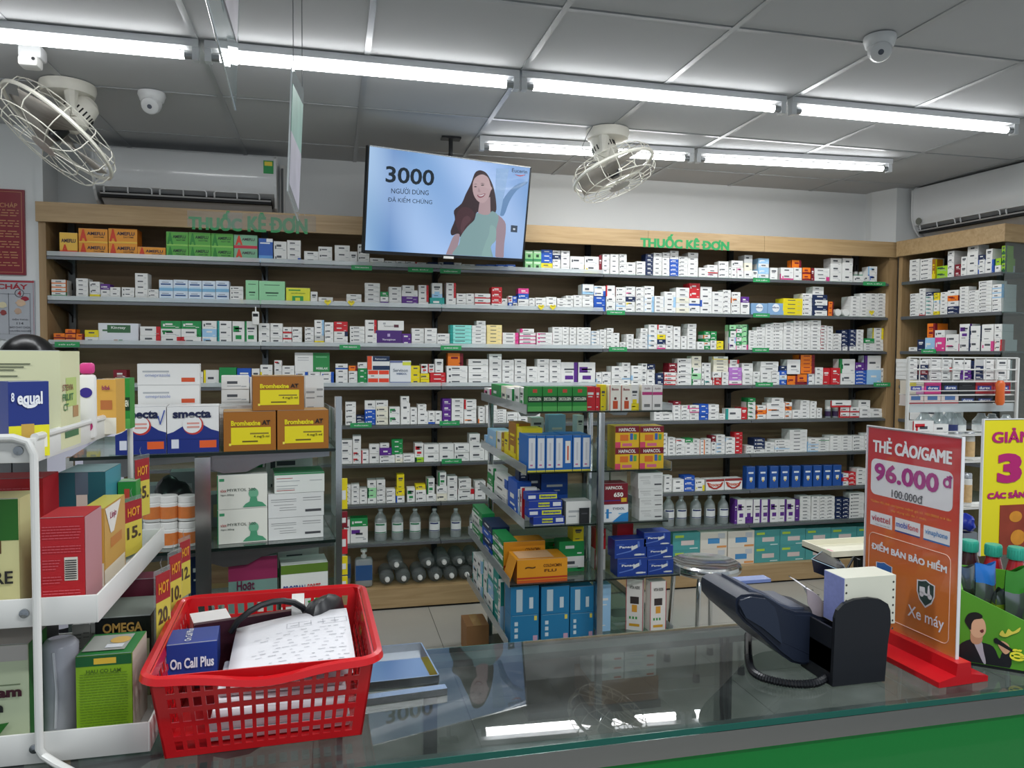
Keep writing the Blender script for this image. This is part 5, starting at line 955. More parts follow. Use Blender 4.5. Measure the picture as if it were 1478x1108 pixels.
# ================================================================ GLASS DISPLAY RACK IN THE MIDDLE OF THE SHOP
GYF, GYB, GX0, GX1 = 2.80, 3.70, .738, 1.318
GXL = [P(q, 700, Y=2.80).x for q in (760, 760, 758, 737, 735)]; GXR = [P(q, 700, Y=2.80).x for q in (968, 968, 965, 983, 974)]
gz = [P(865, y, Y=GYF).z for y in (593, 679, 755, 836, 921)]
gs = thing('display_rack', 'free-standing chrome and glass display rack full of medicine boxes', 'display rack', ((GX0+GX1)/2, 3.2, 0))
rackglass = glass('rack_glass', '#b9d2c8', .03, .08, alpha=.93); edge_d = mat('glass_edge_dark', '#16211d', .15, noise=0); lipcl = glass('clear_lip', '#c4c8cc', .08, .12, alpha=.75)
for i, z in enumerate(gz):
    GX0 = GXL[i]; GX1 = GXR[i]; f = MB().box(GX0, GX1, GYF, GYB, z-.006, z).build('glass_shelf', rackglass, gs, True)
    MB().box(GX0, GX1, GYF-.0015, GYF, z-.006, z).build('front_edge', edge_d, f, True)
    for x in (GX0-.003, GX1+.001): MB().box(x, x+.002, GYF, GYB, z-.01, z+.028).build('side_lip', lipcl, f, True)
    MB().prism([(GX0+.05, z-.03), (GX0+.06, z-.045), (GX0+.12, z-.045), (GX0+.17, z-.02), (GX1-.17, z-.02), (GX1-.12, z-.045), (GX1-.06, z-.045), (GX1-.05, z-.03), (GX1-.05, z-.007), (GX0+.05, z-.007)], GYF+.332, GYF+.335).build('shelf_frame', steel, f, True, recalc=True)
xp = P(865, 700, Y=GYF).x; GX0 = GXL[0]; GX1 = GXR[0]
for x, y in ((xp, GYF-.012), (GX0+.04, GYB-.03), (GX1-.04, GYB-.03)):
    MB().rbox(x-.013, x+.013, y-.011, y+.011, 0.0, gz[0]-.004, .003).build('post', steel if x == xp else chrome, gs, True)
MB().box(GX0+.02, GX1-.02, GYF+.02, GYB-.02, .0, .03).build('base', steel, gs, True)
GF = Plane((0, GYF+.002), (1, GYF+.002)); GL = Plane((GX0+.004, GYB), (GX0+.004, GYF)); GL.n = Vector((1, 0, 0))
GH = lambda i: gz[i]+.0006
CAPS[:] = gz
def GLv(i): q = Plane((GXL[i]+.004, GYB), (GXL[i]+.004, GYF)); q.n = Vector((1, 0, 0)); return q
kk = dict(group=None)
for i, x in enumerate((402, 509, 615, 722)): pbox('green_carton', GF, H_, x, x+104, 88, 'green cold medicine box, %s of four side by side, top of the glass rack' % nth1(i), GH(0), d=.06, name='medicine_box')
for i, (a, b_) in enumerate(((985, 1065), (1068, 1142))): pbox('tall_smile', GF, H_, a, b_, 76+i, 'tall cream box with red-brown figure, %s of two on the glass rack top' % ('first', 'second')[i], GH(0), d=.05, name='tall_medicine_box')
for i, (a, b_) in enumerate(((1217, 1288), (1291, 1362))): pbox('pink_top', GF, H_, a, b_, 74+i, 'tall white box with pink band and barcode, %s of two on the rack top' % ('first', 'second')[i], GH(0), d=.05, name='tall_medicine_box')
fill(GF, GH(0), '834,905,90,R;907,938,93,R;942,982,75,Y;1150,1212,74,y', H_, 'glass rack top', 'boxes on top of the glass rack', .05, .06, .03)
# left flank, top shelf
fill(GLv(0), GH(0), '92,130,95,k;135,195,66,G;200,240,80,c;242,285,95,g;288,330,90,g;334,375,92,g', H_, 'rack flank, top', 'boxes on the flank of the glass rack', .05, .08, .004, .02, .80)
# second level
for i, x in enumerate((402, 467, 532, 597, 658, 724, 789)):
    pbox('blue_oval' if i == 4 else 'blue_window', GF, H_, x, x+63, 436-(4 if i > 3 else 0), ('upright blue box with a white oval, among the windowed ones' if i == 4 else 'upright blue box with white window, %s in the row on the glass rack' % nth1(i)), GH(1), d=.14, name='upright_plaster_box', group='upright blue boxes')
fill(GLv(1), GH(1), '72,100,420,L;102,160,380,L;165,200,400,y;203,222,410,U;225,255,408,Y;258,310,330,U;315,350,370,Y', H_, 'rack flank, second level', 'boxes on the flank of the glass rack', .06, .09, .004, .02, .78)
for i, a in enumerate((1026, 1202)):
    pstack('hapacol', GF, H_, a, a+170, 369, 2, '%syellow and maroon sachet box, %s pile, right half of the glass rack' % ('%s', ('inner', 'outer')[i]) if False else '%syellow and maroon sachet box in the '+('inner', 'outer')[i]+' pile of the glass rack', GH(1), d=.09, group='yellow and maroon sachet boxes')
fill(GF, GH(1), '600,700,365,ww;735,870,340,L;960,1015,345,ww', H_, 'rack back, second level', 'boxes at the back of the glass rack', .05, .07, .36)
# third level
for i, (a, b_, y0, y1, ds) in enumerate(((450, 672, 1020, 1066, 'salon'), (415, 655, 965, 1020, 'salon_b'), (420, 658, 908, 965, 'salon'), (408, 625, 853, 908, 'salon_b'))):
    cv = lambda x, y: (680+x/4.927, 540+y/4.927)
    a0, zt = GF.hit(*cv(a, y0)); a1, _ = GF.hit(*cv(b_, y0)); hb = (GF.hit(*cv(420, 853))[1]-GH(2))/4
    big_box(ds, 'plaster_box', 'blue box with yellow lettering, %s of the pile of four' % ('lowest', 'second', 'third', 'topmost')[i], 'plaster box', GF.at((a0+a1)/2, .015+.002*i, GH(2)+i*hb), 0, a1-a0, .06, hb-.0006, 'blue pain patch boxes')
pbox('cvial', GF, H_, 675, 852, 905, 'short pale box with black window, beside the pile of blue boxes', GH(2), d=.07, side='#b9bcae', name='medicine_box')
pbox('dark_plain', GF, H_, 770, 842, 950, 'small black box with leaf picture in front of the pale one', GH(2), d=.003, dep=.006)
fill(GF, GH(2), '600,800,760,B;430,500,700,NN;505,590,700,N', H_, 'rack back, third level', 'boxes at the back of the glass rack', .05, .08, .2)
fill(GLv(2), GH(2), '115,155,640,gGg;160,250,690,Swb;255,320,725,B;300,330,800,l;335,362,800,r;366,400,860,Y', H_, 'rack flank, third level', 'boxes on the flank of the glass rack', .05, .09, .004, .02, .80)
pbox('tydol', GF, H_, 944, 1118, 928, 'white and bright blue capsule box under the maroon one', GH(2), d=.08)
pbox('hapacol650', GF, H_, 946, 1116, 778, 'maroon tablet box with large white number 650', yb=927, d=.08)
for i, (a, b_, y0, y1) in enumerate(((1205, 1372, 948, 1035), (1207, 1372, 884, 948), (1200, 1372, 815, 884), (1197, 1372, 706, 815))):
    cv = lambda x, y: (680+x/4.927, 540+y/4.927); a0, zt = GF.hit(*cv(a, y0)); a1, _ = GF.hit(*cv(b_, y0)); H4 = GF.hit(*cv(1200, 706))[1]-GH(2); fr = (0, .27, .47, .67, 1)
    big_box('white_lines', 'medicine_box', 'white box with fine print, %s in the pile of four on the glass rack' % ('lowest', 'second', 'third', 'topmost')[i], 'medicine box', GF.at((a0+a1)/2, .012, GH(2)+H4*fr[i]), 0, a1-a0, .08, H4*(fr[i+1]-fr[i])-.0006)
fill(GF, GH(2), '1125,1190,895,SS;960,1050,720,w;1060,1180,690,c', H_, 'rack outer half, third level', 'boxes at the back of the glass rack', .05, .07, .1)
# fourth level
OB = pbox('orange_box', GF, I_, 375, 692, 385, 'large orange medicine box lying open at the front of the glass rack', GH(3), d=.14, dep=.01, name='open_medicine_box', side='#dd8a20')
hb_ = P(780, 720+322/4.347, Y=GYF+.14).z
z_ob = max(v[2] for v in OB.bound_box)+GH(3)
M = Matrix.Identity(4)
w_ob = OB.dimensions.x
MB().box(-w_ob/2+.012, w_ob/2-.05, .02, .125, z_ob-GH(3)+.0005, z_ob-GH(3)+.001).build('window_print', pmat('#e0b48a'), OB)
MB().box(-w_ob/2-.001, -w_ob/2+.0005, .0, .09, -.0, .075).build('open_flap', pmat('#dd9420'), OB) if False else None
fl = MB(); fl.add([(-w_ob/2-.001, .002, z_ob-GH(3)), (-w_ob/2-.001, .12, z_ob-GH(3)), (-w_ob/2-.028, .10, .012), (-w_ob/2-.030, -.01, .012), (-w_ob/2-.003, .002, z_ob-GH(3)), (-w_ob/2-.003, .12, z_ob-GH(3)), (-w_ob/2-.030, .10, .012), (-w_ob/2-.032, -.01, .012)], [(0, 1, 2, 3), (7, 6, 5, 4), (0, 4, 5, 1), (2, 6, 7, 3), (3, 7, 4, 0)]).build('open_flap', pmat('#dd9420'), OB)
a0, zt = GF.hit(660+332/4.347, 720+205/4.347); a1, _ = GF.hit(660+604/4.347, 720+205/4.347)
o = big_box('orange_box', 'medicine_box', 'orange medicine box behind and above the open one', 'medicine box', GF.at((a0+a1)/2+.012, .16, GH(3)), 0, (a1-a0)*1.0, .10, .125, side='#dd8a20')
for i in range(3):
    b = big_box('green_carton', 'medicine_box', 'green and white box behind the orange boxes, %s of three' % nth1(i), 'medicine box', GF.at(xp-.075-.006*i, .17+.056*i, GH(3)), .0, .10, .05, .05+.018*i)
fill(GF, GH(3), '700,862,318,gG;790,860,220,Y,300', I_, 'rack inner half, fourth level', 'boxes in the glass rack', .06, .08, .12)
for i, (a, b_, y0, y1) in enumerate(((1012, 1200, 372, 487), (1203, 1365, 384, 478), (998, 1196, 255, 372), (1200, 1366, 300, 384), (1182, 1350, 212, 300))):
    cv = lambda x, y: (660+x/4.347, 720+y/4.347); a0, zt = GF.hit(*cv(a, y0)); a1, _ = GF.hit(*cv(b_, y0)); _, zb_ = GF.hit(*cv(a, y1)); lower = i < 2
    hs = [.072, .060, .074, .054, .056][i]; z_ = [0, 0, .0725, .0605, .115][i]; ob = big_box('panadol', 'tablet_box', 'dark blue tablet box, ' + ('lower inner one', 'lower outer one', 'upper inner one', 'middle outer one', 'topmost outer one')[i]+' on the glass rack', 'medicine box', GF.at((a0+a1)/2, .012+.004*(i > 1), GH(3)+z_), 0, a1-a0-.001, .08, hs, 'dark blue tablet boxes')
    st_ = MB().quad((.004, -.0022, hs*.42), (.030, -.0022, hs*.56), (.028, -.0022, hs*.74), (.002, -.0022, hs*.60)).build('price_sticker', lab_w, ob)
    st_ = MB().box(.02, .045, -.0016, -.0012, hs*.12, hs*.22).build('print_bar', lab_w, ob)
fill(GF, GH(3), '935,1000,230,rR;1075,1180,190,R', I_, 'rack outer half, fourth level', 'boxes at the back of the glass rack', .05, .07, .12)
fill(GLv(3), GH(3), '92,152,30,gGSgG;154,212,115,BNBN;214,300,190,gGgGgG;302,345,230,O', I_, 'rack flank, fourth level', 'boxes on the flank of the glass rack', .05, .09, .004, .02, .735)
# bottom level
for i, (a, b_) in enumerate(((340, 520), (533, 712), (716, 866))):
    for j, ds in enumerate(('blue_mask_b', 'blue_mask')):
        cv = lambda x, y: (660+x/4.347, 720+y/4.347); a0, zt = GF.hit(*cv(a, 560)); a1, _ = GF.hit(*cv(b_, 560)); hh = (zt-GH(4))/2
        big_box(ds, 'mask_box', 'steel blue box, %s column, %s, at the foot of the glass rack' % (('outer', 'middle', 'inner')[i], ('lower', 'upper')[j]), 'mask box', GF.at((a0+a1)/2, .015, GH(4)+j*hh), 0, a1-a0-.002, .10, hh-.001, 'steel blue boxes')
fill(GLv(4), GH(4), '88,120,330,tlt;122,152,350,ltl;154,182,375,gtg;184,216,390,tLt;218,252,395,TT;254,292,500,lt;294,330,560,tl', I_, 'rack flank, bottom level', 'boxes on the flank of the glass rack', .05, .09, .004, .02, .735)
for i, (a, b_, rj) in enumerate(((1083, 1205, .5), (1215, 1336, 0))):
    cv = lambda x, y: (660+x/4.347, 720+y/4.347); a0, zt = GF.hit(*cv(a, 530)); a1, _ = GF.hit(*cv(b_, 530))
    big_box('rainbow', 'tall_medicine_box', ('tall white box with rainbow picture, turned towards the post', 'tall white box with rainbow picture, facing straight out')[i], 'medicine box', GF.at((a0+a1)/2, .02+.03*(1-i), GH(4)), -rj, .07, .05, zt-GH(4))
fill(GF, GH(4), '915,1002,570,L;920,1000,640,l', I_, 'rack inner half, bottom', 'boxes at the foot of the glass rack', .05, .06, .06)
# cardboard and white boxes at its foot
card = mat('cardboard', '#9a7048', .75, noise=.08, scale=14)
def carton_box(label, x0, x1, y0, y1, z0, z1):
    t = thing('cardboard_box', label, 'box', ((x0+x1)/2, (y0+y1)/2, z0)); w, d, h = x1-x0, y1-y0, z1-z0
    MB().box(-w/2, w/2, -d/2, d/2, 0, h-.003).build('box_body', card, t)
    for s in (-1, 1): MB().box(-w/2 if s < 0 else .001, -.001 if s < 0 else w/2, -d/2, d/2, h-.003, h).build('flap', card, t)
    MB().box(-.02, .02, -d/2-.0006, d/2+.0006, h, h+.0005).build('tape', mat('packing_tape', '#b08a56', .25), t); return t
carton_box('brown cardboard box on the floor at the far corner of the glass rack', .62, .728, 3.50, 3.66, 0.0005, .145)
carton_box('brown cardboard box on the rack base seen through the counter glass', 1.0, 1.30, 2.83, 3.02, .0305, .125)
for i in range(4):
    for j in range(2):
        x = 1.01+j*.142
        big_box('white_med', 'medicine_box', 'white flat box, %s layer, %s column, over the cardboard box under the rack' % (('lowest', 'second', 'third', 'top')[i], ('inner', 'outer')[j]), 'medicine box', (x+.07, 2.835, .1265+i*.038), 0, .138, .14, .037, 'white boxes under the glass rack')

# ================================================================ STOOL
st = thing('round_stool', 'round chrome stool standing between the glass rack and the wall shelves', 'stool', (1.665, 3.14, 0))
MB().lathe([(0, .478), (.10, .482), (.13, .492), (.146, .497), (.158, .49), (.163, .478), (.160, .462), (.150, .452), (0, .45)], 40).build('seat', chrome, st, recalc=True)
for k in range(4):
    a = PI/4+k*PI/2+.12; c, s = math.cos(a), math.sin(a); pts = [(c*.09, s*.09, .447), (c*.125, s*.125, .445), (c*.143, s*.143, .42), (c*.148, s*.148, .36), (c*.168, s*.168, .03)]
    MB().tube(pts, .011, 10).build('leg', chrome, st)
    MB().lathe([(.0125, 0), (.0165, .001), (.014, .035), (.012, .036)], 12, 0, Matrix.Translation((c*.1685, s*.1685, 0))).build('rubber_foot', mat('rubber_black', '#2a2b2c', .7), st)

# ================================================================ GLASS CABINET ON THE LEFT
zc = P(293, 648, Y=1.75).z; cr = P(484, 644, Z=zc); cl = Vector((-.64, 1.70, 0)); cm_ = P(293, 648, Z=zc)
CPL = Plane((cm_.x-.62, 1.75-.055), (cr.x, cr.y+.03)); CPL.O = Vector((P(95, 655, Z=zc).x, 1.735, 0)); CPL = Plane((CPL.O.x, 1.735), (.005, 1.80))
gc = thing('glass_cabinet', 'chrome and glass cabinet in front of the wall shelves, boxes on top', 'cabinet', CPL.at(.25, .2, 0), CPL.rot)
def cb(a0, a1, d0, d1, z0, z1, b=None, mi=0):
    b = b or MB(); o = len(b.v); b.box(a0, a1, d0, d1, z0, z1, mi)
    for i in range(o, len(b.v)): x, y, z = b.v[i]; b.v[i] = tuple(CPL.at(x, y, z))
    return b
CLn = CPL.hit(484, 645)[0]; CL0 = CPL.hit(100, 655)[0]; cpx = CPL.hit(293, 700)[0]; zc = CPL.hit(390, 650)[1]; zc2 = CPL.hit(390, 785)[1]; zc3 = zc2-(zc-zc2)
for nm, z in (('top_glass', zc), ('glass_shelf', zc2), ('glass_shelf', zc3), ('glass_shelf', zc3-.23)):
    g = cb(CL0, CLn, 0, .42, z-.007, z).build(nm, rackglass, gc, True); cb(CL0, CLn, -.0015, 0, z-.007, z).build('front_edge', edge_d, g, True)
    for a, b_ in ((CL0+.02, cpx-.012), (cpx+.012, CLn-.01)):
        L = b_-a; pts = [(a, -.01), (a, -.04), (a+.03, -.052), (a+.08, -.05), (a+.11, -.035), (a+L*.55, -.028), (b_, -.022), (b_, -.01)]; bb_ = MB().prism(pts, .03, .033)
        bb_.v = [tuple(CPL.at(x, y, z+zz)) for x, y, zz in bb_.v]; bb_.build('shelf_bracket', steel, g, True, recalc=True)
for a, d in ((cpx, -.006), (CLn+.008, .01), (CLn+.008, .40), (CL0, .40), (CL0, .01)):
    cb(a-.016 if a == cpx else a-.007, a+.016 if a == cpx else a+.007, d-.01, d+.01, 0, zc-.008 if a == cpx else zc+.12*(a > cpx)).build('post', chrome, gc, True)
cb(CLn+.001, CLn+.004, .02, .40, .2, zc+.09).build('glass_side', glass('cabinet_side_glass', '#ccd6d4', .03, .05, alpha=.9), gc, True)
cb(CL0, CLn, 0, .42, 0, .12).build('base', steel, gc, True)
X4 = (160, 490, 4.103); X5 = (260, 640, 4.927); ct = zc+.0006; c2 = zc2+.0006; c3 = zc3+.0006; CAPS[:] = [zc, zc2]
pbox('smecta', CPL, X4, 330, 640, 398, 'white and navy stomach medicine box, the whole one beside the brown boxes', ct, d=.09, dep=.01, side='#dfe0de', top='#e6e6e4')
pbox('smecta', CPL, X4, 22, 328, 400, 'white and navy stomach medicine box with a blue pen tick mark', ct, d=.09, dep=.01, top='#e6e6e4')
for i, (a, b_, y, top) in enumerate(((665, 978, 428, 0), (984, 1290, 420, 0))):
    pbox('bromhexine', CPL, X4, a, b_, y, 'brown and yellow cough medicine box, lower %s one' % ('inner', 'outer')[i], ct, d=.09, dep=.004, side='#7a4a1a', top='#b8862a', name='cough_medicine_box')
hbx = CPL.hit(160+700/4.103, 490+428/4.103)[1]
pbox('bromhexine', CPL, X4, 838, 1145, 215, 'brown and yellow cough medicine box lying on top of the other two', hbx+.0012, d=.09, dep=.006, side='#7a4a1a', top='#b8862a', name='cough_medicine_box')
pbox('white_lines', CPL, X4, 1150, 1262, 213, 'white box with red title standing behind the brown cough boxes', ct, d=.05, dep=.13, name='tall_medicine_box')
fill(CPL, ct, '1265,1295,225,g;160,240,250,ww;645,830,230,wwwww;835,1140,240,wwww;245,350,255,ww;-60,20,440,g', X4, 'cabinet top, back', 'white boxes on the glass cabinet', .06, .09, .20)
for i, (a, b_, y0) in enumerate(((200, 500, 345), (165, 515, 275), (160, 525, 205), (158, 527, 142))):
    cv = lambda x, y: (160+x/4.103, 490+y/4.103); q = Plane((0, 0), (1, 0)); q.O = CPL.O+CPL.n*.11; q.u = CPL.u; q.n = CPL.n; a0, _ = q.hit(*cv(a, 300)); a1, _ = q.hit(*cv(b_, 300)); zt = q.hit(*cv(300, 142))[1]; hh = (zt-ct)/4
    big_box('white_med', 'flat_medicine_box', 'long white box with a red corner, %s of the pile behind the navy boxes' % ('lowest', 'second', 'third', 'topmost')[i], 'medicine box', CPL.at((a0+a1)/2, .11, ct+i*hh), CPL.rot, a1-a0, .075, hh-.0008)
for i in range(6):
    big_box('white_lines', 'flat_medicine_box', 'thin white box in the fanned pile, %s' % ('lowest', 'second up', 'third up', 'fourth up', 'fifth up', 'topmost')[i], 'medicine box', CPL.at(CPL.hit(332, 560)[0]+.003*i, .112+.004*i, ct+i*.0158), CPL.rot+.10, .085, .07, .0152)
fill(CPL, ct, '130,265,290,lw;210,350,255,w,400', X4, 'just behind the navy boxes on the cabinet', 'white boxes on the glass cabinet', .0, .001, .1) if False else None
# inside, upper level
for i in range(2):
    cv = lambda x, y: (260+x/4.927, 640+y/4.927); a0, zt = CPL.hit(*cv(264, 240)); a1, _ = CPL.hit(*cv(620, 240)); hh = (zt-c2)/2
    big_box('myrtol', 'capsule_box', 'white box with green bust picture, %s one in the glass cabinet' % ('lower', 'upper')[i], 'medicine box', CPL.at((a0+a1)/2, .03, c2+i*hh), CPL.rot, (a1-a0)*1.02, .1, hh-.001, 'white boxes with a green bust')
for i, (a, b_, y0) in enumerate(((632, 1028, 545), (630, 1032, 372), (676, 1036, 228))):
    a0, zt = CPL.hit(*cv(a, y0)); a1, _ = CPL.hit(*cv(b_, y0)); H3 = CPL.hit(*cv(700, 228))[1]-c2; fr = (0, .335, .70, 1)
    big_box('white_green_top' if i == 2 else 'white_lines', 'medicine_box', ('lowest white box beside the green bust boxes', 'middle white box beside the green bust boxes', 'white box with green top edge on the pile in the cabinet')[i], 'medicine box', CPL.at((a0+a1)/2, .03, c2+fr[i]*H3), CPL.rot, (a1-a0), .1, H3*(fr[i+1]-fr[i])-.001, top='#2f8a55' if i == 2 else None)
fill(CPL, c2, '740,1010,170,tw,;530,640,140,G;720,1030,110,ww', X5, 'cabinet interior, back', 'boxes at the back of the glass cabinet', .06, .08, .22) if False else fill(CPL, c2, '640,1020,165,www;530,620,140,GG', X5, 'cabinet interior, back', 'boxes at the back of the glass cabinet', .06, .08, .25)
org = mat('supplement_orange', '#c9743a', .4, noise=.1, scale=90)
for i, (x, row) in enumerate(((236, 0), (331, 0), (446, 0), (236, 1), (331, 1), (446, 1))):
    a0, _ = CPL.hit(160+x/4.103, 760); a, zt = CPL.hit(160+x/4.103, 720); r = .0208; h = (zt-c2)*.5
    p = CPL.at(a0, .05, c2+row*(h+.001)); t = jar('white bottle with orange label, %s column, %s' % (('first', 'second', 'third')[i % 3], ('lower', 'upper')[row]) + ', in the glass cabinet', (p.x, p.y, p.z), r, h-.001, lab=org, group='orange labelled bottles in the cabinet', name='supplement_bottle')
for i, a in enumerate((.02, .09, .17, .26)):
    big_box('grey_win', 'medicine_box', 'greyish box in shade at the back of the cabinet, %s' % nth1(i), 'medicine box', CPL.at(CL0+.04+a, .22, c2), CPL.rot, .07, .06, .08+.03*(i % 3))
gbag = mat('black_plastic_bag', '#26282a', .3, noise=.2, scale=20)
def lump(label, name, cat, loc, sx, sy, sz, m, seed=1, rough=.25):
    bm = bmesh.new(); bmesh.ops.create_icosphere(bm, subdivisions=3, radius=1); r = random.Random(seed); import mathutils.noise as mn
    for v in bm.verts:
        k = 1+rough*mn.noise(v.co*1.7+Vector((seed*3, 0, 0)))+rough*.4*mn.noise(v.co*5+Vector((0, seed, 0))); v.co = Vector((v.co.x*sx*k, v.co.y*sy*k, max(-.75, v.co.z)*sz*k))
    mz = min(v.co.z for v in bm.verts)
    for v in bm.verts: v.co.z -= mz
    o = MB().frombm(bm, 0, True).build(name, m); o.location = loc; tag(o, label, cat); return o
lump('crumpled dark plastic bag behind the orange labelled bottles', 'plastic_bag', 'bag', CPL.at(cpx-.07, .16, c2), .05, .035, .075, gbag, 3)
# lower level
pbox('ha_bag', CPL, X5, 340, 692, 820, 'maroon and teal medicine packet in the lower glass cabinet', c3, d=.05, dep=.04, name='medicine_packet')
pbox('prospan', CPL, X5, 715, 1052, 868, 'white and green cough syrup box with an ivy leaf', c3, d=.08, dep=.03, name='syrup_box', side='#3a6a2a')
fill(CPL, c3, '720,1040,810,yg;600,690,780,DN', X5, 'lower cabinet, back', 'boxes in the lower glass cabinet', .05, .06, .16)
fill(CPL, c3, '-50,40,760,w;50,150,780,N', X5, 'lower cabinet, post', 'boxes in the lower glass cabinet', .05, .06, .10)
# yellow blister cards at the right end of the cabinet
for i, (y0, y1, c) in enumerate(((690, 735, 'yellow'), (738, 762, 'maroon'), (764, 800, 'red'), (803, 830, 'yellow'), (832, 850, 'yellow'))):
    p = CPL.at(CLn+.022, .06, P(492, y1, Y=1.86).z); h = P(492, y0, Y=1.86).z-p.z
    o = thing('hanging_pack', 'small %s pack hanging on the cabinet end, %s from the top' % (c, nth1(i)), 'medicine pack', p, CPL.rot)
    MB().box(-.012, .014, 0, .008, 0, h-.002).build('pack', cm(c), o); MB().box(-.008, .010, -.0006, 0, h*.3, h*.6).build('print', cm('white'), o)

# ================================================================ PERSON BEHIND THE DISPLAYS
def person():
    hp = P(40, 483, Y=2.75); X0 = hp.x; top = hp.z; hz = top-.125; Y0 = 2.75
    t = thing('person', 'person with black hair in a white coat standing behind the cream product boxes', 'person', (X0, Y0, 0), .35)
    V = {}; E_ = []
    def j(n, x, y, z, r): V[n] = (len(V), (x, y, z), r)
    def e(a, b): E_.append((V[a][0], V[b][0]))
    j('pelvis', 0, 0, .84, .135); j('waist', 0, 0, .98, .12); j('chest', 0, -.01, 1.16, .135); j('collar', 0, 0, 1.28, .09); j('neck', 0, -.005, 1.33, .052); j('jaw', 0, -.015, hz-.03, .062); j('skull', 0, 0, hz+.03, .082)
    for s, q in ((-1, 'l'), (1, 'r')):
        j('sh'+q, s*.155, 0, 1.245, .055); j('el'+q, s*.205, -.02, 1.0, .042); j('wr'+q, s*.19, -.17, .86, .03); j('ha'+q, s*.18, -.24, .83, .032)
        j('hip'+q, s*.085, 0, .78, .095); j('kn'+q, s*.09, -.01, .44, .06); j('an'+q, s*.095, .01, .09, .042); j('to'+q, s*.10, -.12, .035, .035)
    for a, b in (('pelvis', 'waist'), ('waist', 'chest'), ('chest', 'collar'), ('collar', 'neck'), ('neck', 'jaw'), ('jaw', 'skull')): e(a, b)
    for q in 'lr':
        for a, b in (('collar', 'sh'), ('sh', 'el'), ('el', 'wr'), ('wr', 'ha')): e(a if a == 'collar' else a+q, b+q)
        for a, b in (('pelvis', 'hip'), ('hip', 'kn'), ('kn', 'an'), ('an', 'to')): e(a if a == 'pelvis' else a+q, b+q)
    def skin(name, verts, edges, rad, m, lev=2, root=0):
        me = bpy.data.meshes.new(name); me.from_pydata(verts, edges, []); o = link(name, me, t); me.materials.append(m)
        sk = o.modifiers.new('skin', 'SKIN'); sk.use_smooth_shade = True
        for i, r in enumerate(rad): me.skin_vertices[0].data[i].radius = (r, r); me.skin_vertices[0].data[i].use_root = i == root
        su = o.modifiers.new('sub', 'SUBSURF'); su.levels = su.render_levels = lev; return o
    vs = [v[1] for v in V.values()]; skin('body', vs, E_, [v[2] for v in V.values()], mat('skin_tone', '#d2a184', .5, noise=.04))
    sm = mat('skin_tone', '#d2a184')
    for q, s in (('l', -1), ('r', 1)):                     # hands: five fingers each
        b0 = Vector(V['ha'+q][1])
        for k in range(5):
            if k < 4: pts = [b0+Vector(((k-1.5)*.017, .01, 0)), b0+Vector(((k-1.5)*.019, -.045, -.004)), b0+Vector(((k-1.5)*.019, -.07-.006*(1.5-abs(k-1.5)), -.022)), b0+Vector(((k-1.5)*.018, -.078, -.042))]; rr = [.010, .009, .008, .006]
            else: pts = [b0+Vector((-s*.02, .02, 0)), b0+Vector((-s*.042, -.01, -.006)), b0+Vector((-s*.046, -.04, -.014))]; rr = [.011, .010, .007]
            MB().tube(pts, rr, 7).build('finger', sm, t)
    coat = mat('coat_white', '#c9c8d6', .7, noise=.05, scale=12, bump=.2); prof = [(.175, .55), (.18, .8), (.155, .98), (.17, 1.15), (.165, 1.24), (.10, 1.295), (.065, 1.32)]
    n = 28; vv = []; ff = []
    for i, (r, z) in enumerate(prof):
        for k in range(n): a = 2*PI*k/n; f = 1+.045*math.sin(a*7+z*3)*(1 if z < 1.1 else .2); vv.append((r*1.08*f*math.cos(a), r*.78*f*math.sin(a), z))
    for i in range(len(prof)-1):
        for k in range(n): ff.append((i*n+k, i*n+(k+1) % n, (i+1)*n+(k+1) % n, (i+1)*n+k))
    MB().add(vv, ff, 0, True).build('coat', coat, t)
    for s in (-1, 1): MB().tube([(s*.13, 0, 1.25), (s*.20, -.005, 1.13), (s*.215, -.02, 1.0), (s*.20, -.13, .89)], [.06, .062, .056, .048], 12).build('sleeve', coat, t)
    bl = mat('hair_black', '#0d0c0e', .3, noise=.3, scale=60); c = Vector((0, .008, hz+.028))
    bm = bmesh.new(); bmesh.ops.create_uvsphere(bm, u_segments=24, v_segments=16, radius=1)
    for v in bm.verts:
        x, y, z = v.co; k = 1+.03*math.sin(9*math.atan2(y, x)); front = y < -.25 and z < .35
        v.co = Vector((c.x+x*.088*k, c.y+y*.108*k+(.03 if front else 0), c.z+(z*.100 if z > 0 else z*.15)))
    MB().frombm(bm, 0, True).build('hair', bl, t)
    f = MB(); fy = -.10
    face = mat('eye_dark', '#20140f', .3, noise=0)
    for s in (-1, 1):
        MB().lathe([(.009, 0), (.006, .002), (0, .003)], 10, 0, Matrix.Translation((s*.03, -.093, hz-.012)) @ Matrix.Rotation(PI/2, 4, 'X') @ Matrix.Diagonal((1.4, .8, 1, 1))).build('eye', face, t)
        MB().lathe([(0, -.004), (.016, 0), (.018, .006), (0, .010)], 12, 0, Matrix.Translation((s*.088, -.005, hz-.02)) @ Matrix.Rotation(s*PI/2, 4, 'Y')).build('ear', sm, t)
    MB().prism([(-.006, hz-.01), (.006, hz-.01), (.012, hz-.042), (-.012, hz-.042)], -.108, -.085).build('nose', sm, t, recalc=True)
    MB().prism([(-.02, hz-.062), (0, hz-.058), (.02, hz-.062), (0, hz-.070)], -.092, -.08).build('mouth', mat('lip_tone', '#a04a48', .5, noise=0), t, recalc=True)
    tr = mat('trousers_dark', '#23252c', .8)
    for s in (-1, 1):
        MB().tube([(s*.085, 0, .80), (s*.09, -.005, .44), (s*.095, .01, .06)], [.11, .08, .062], 14).build('trouser_leg', tr, t)
        MB().rbox(s*.10-.045, s*.10+.045, -.16, .075, 0, .07, .02).build('shoe', black_p, t)
person()

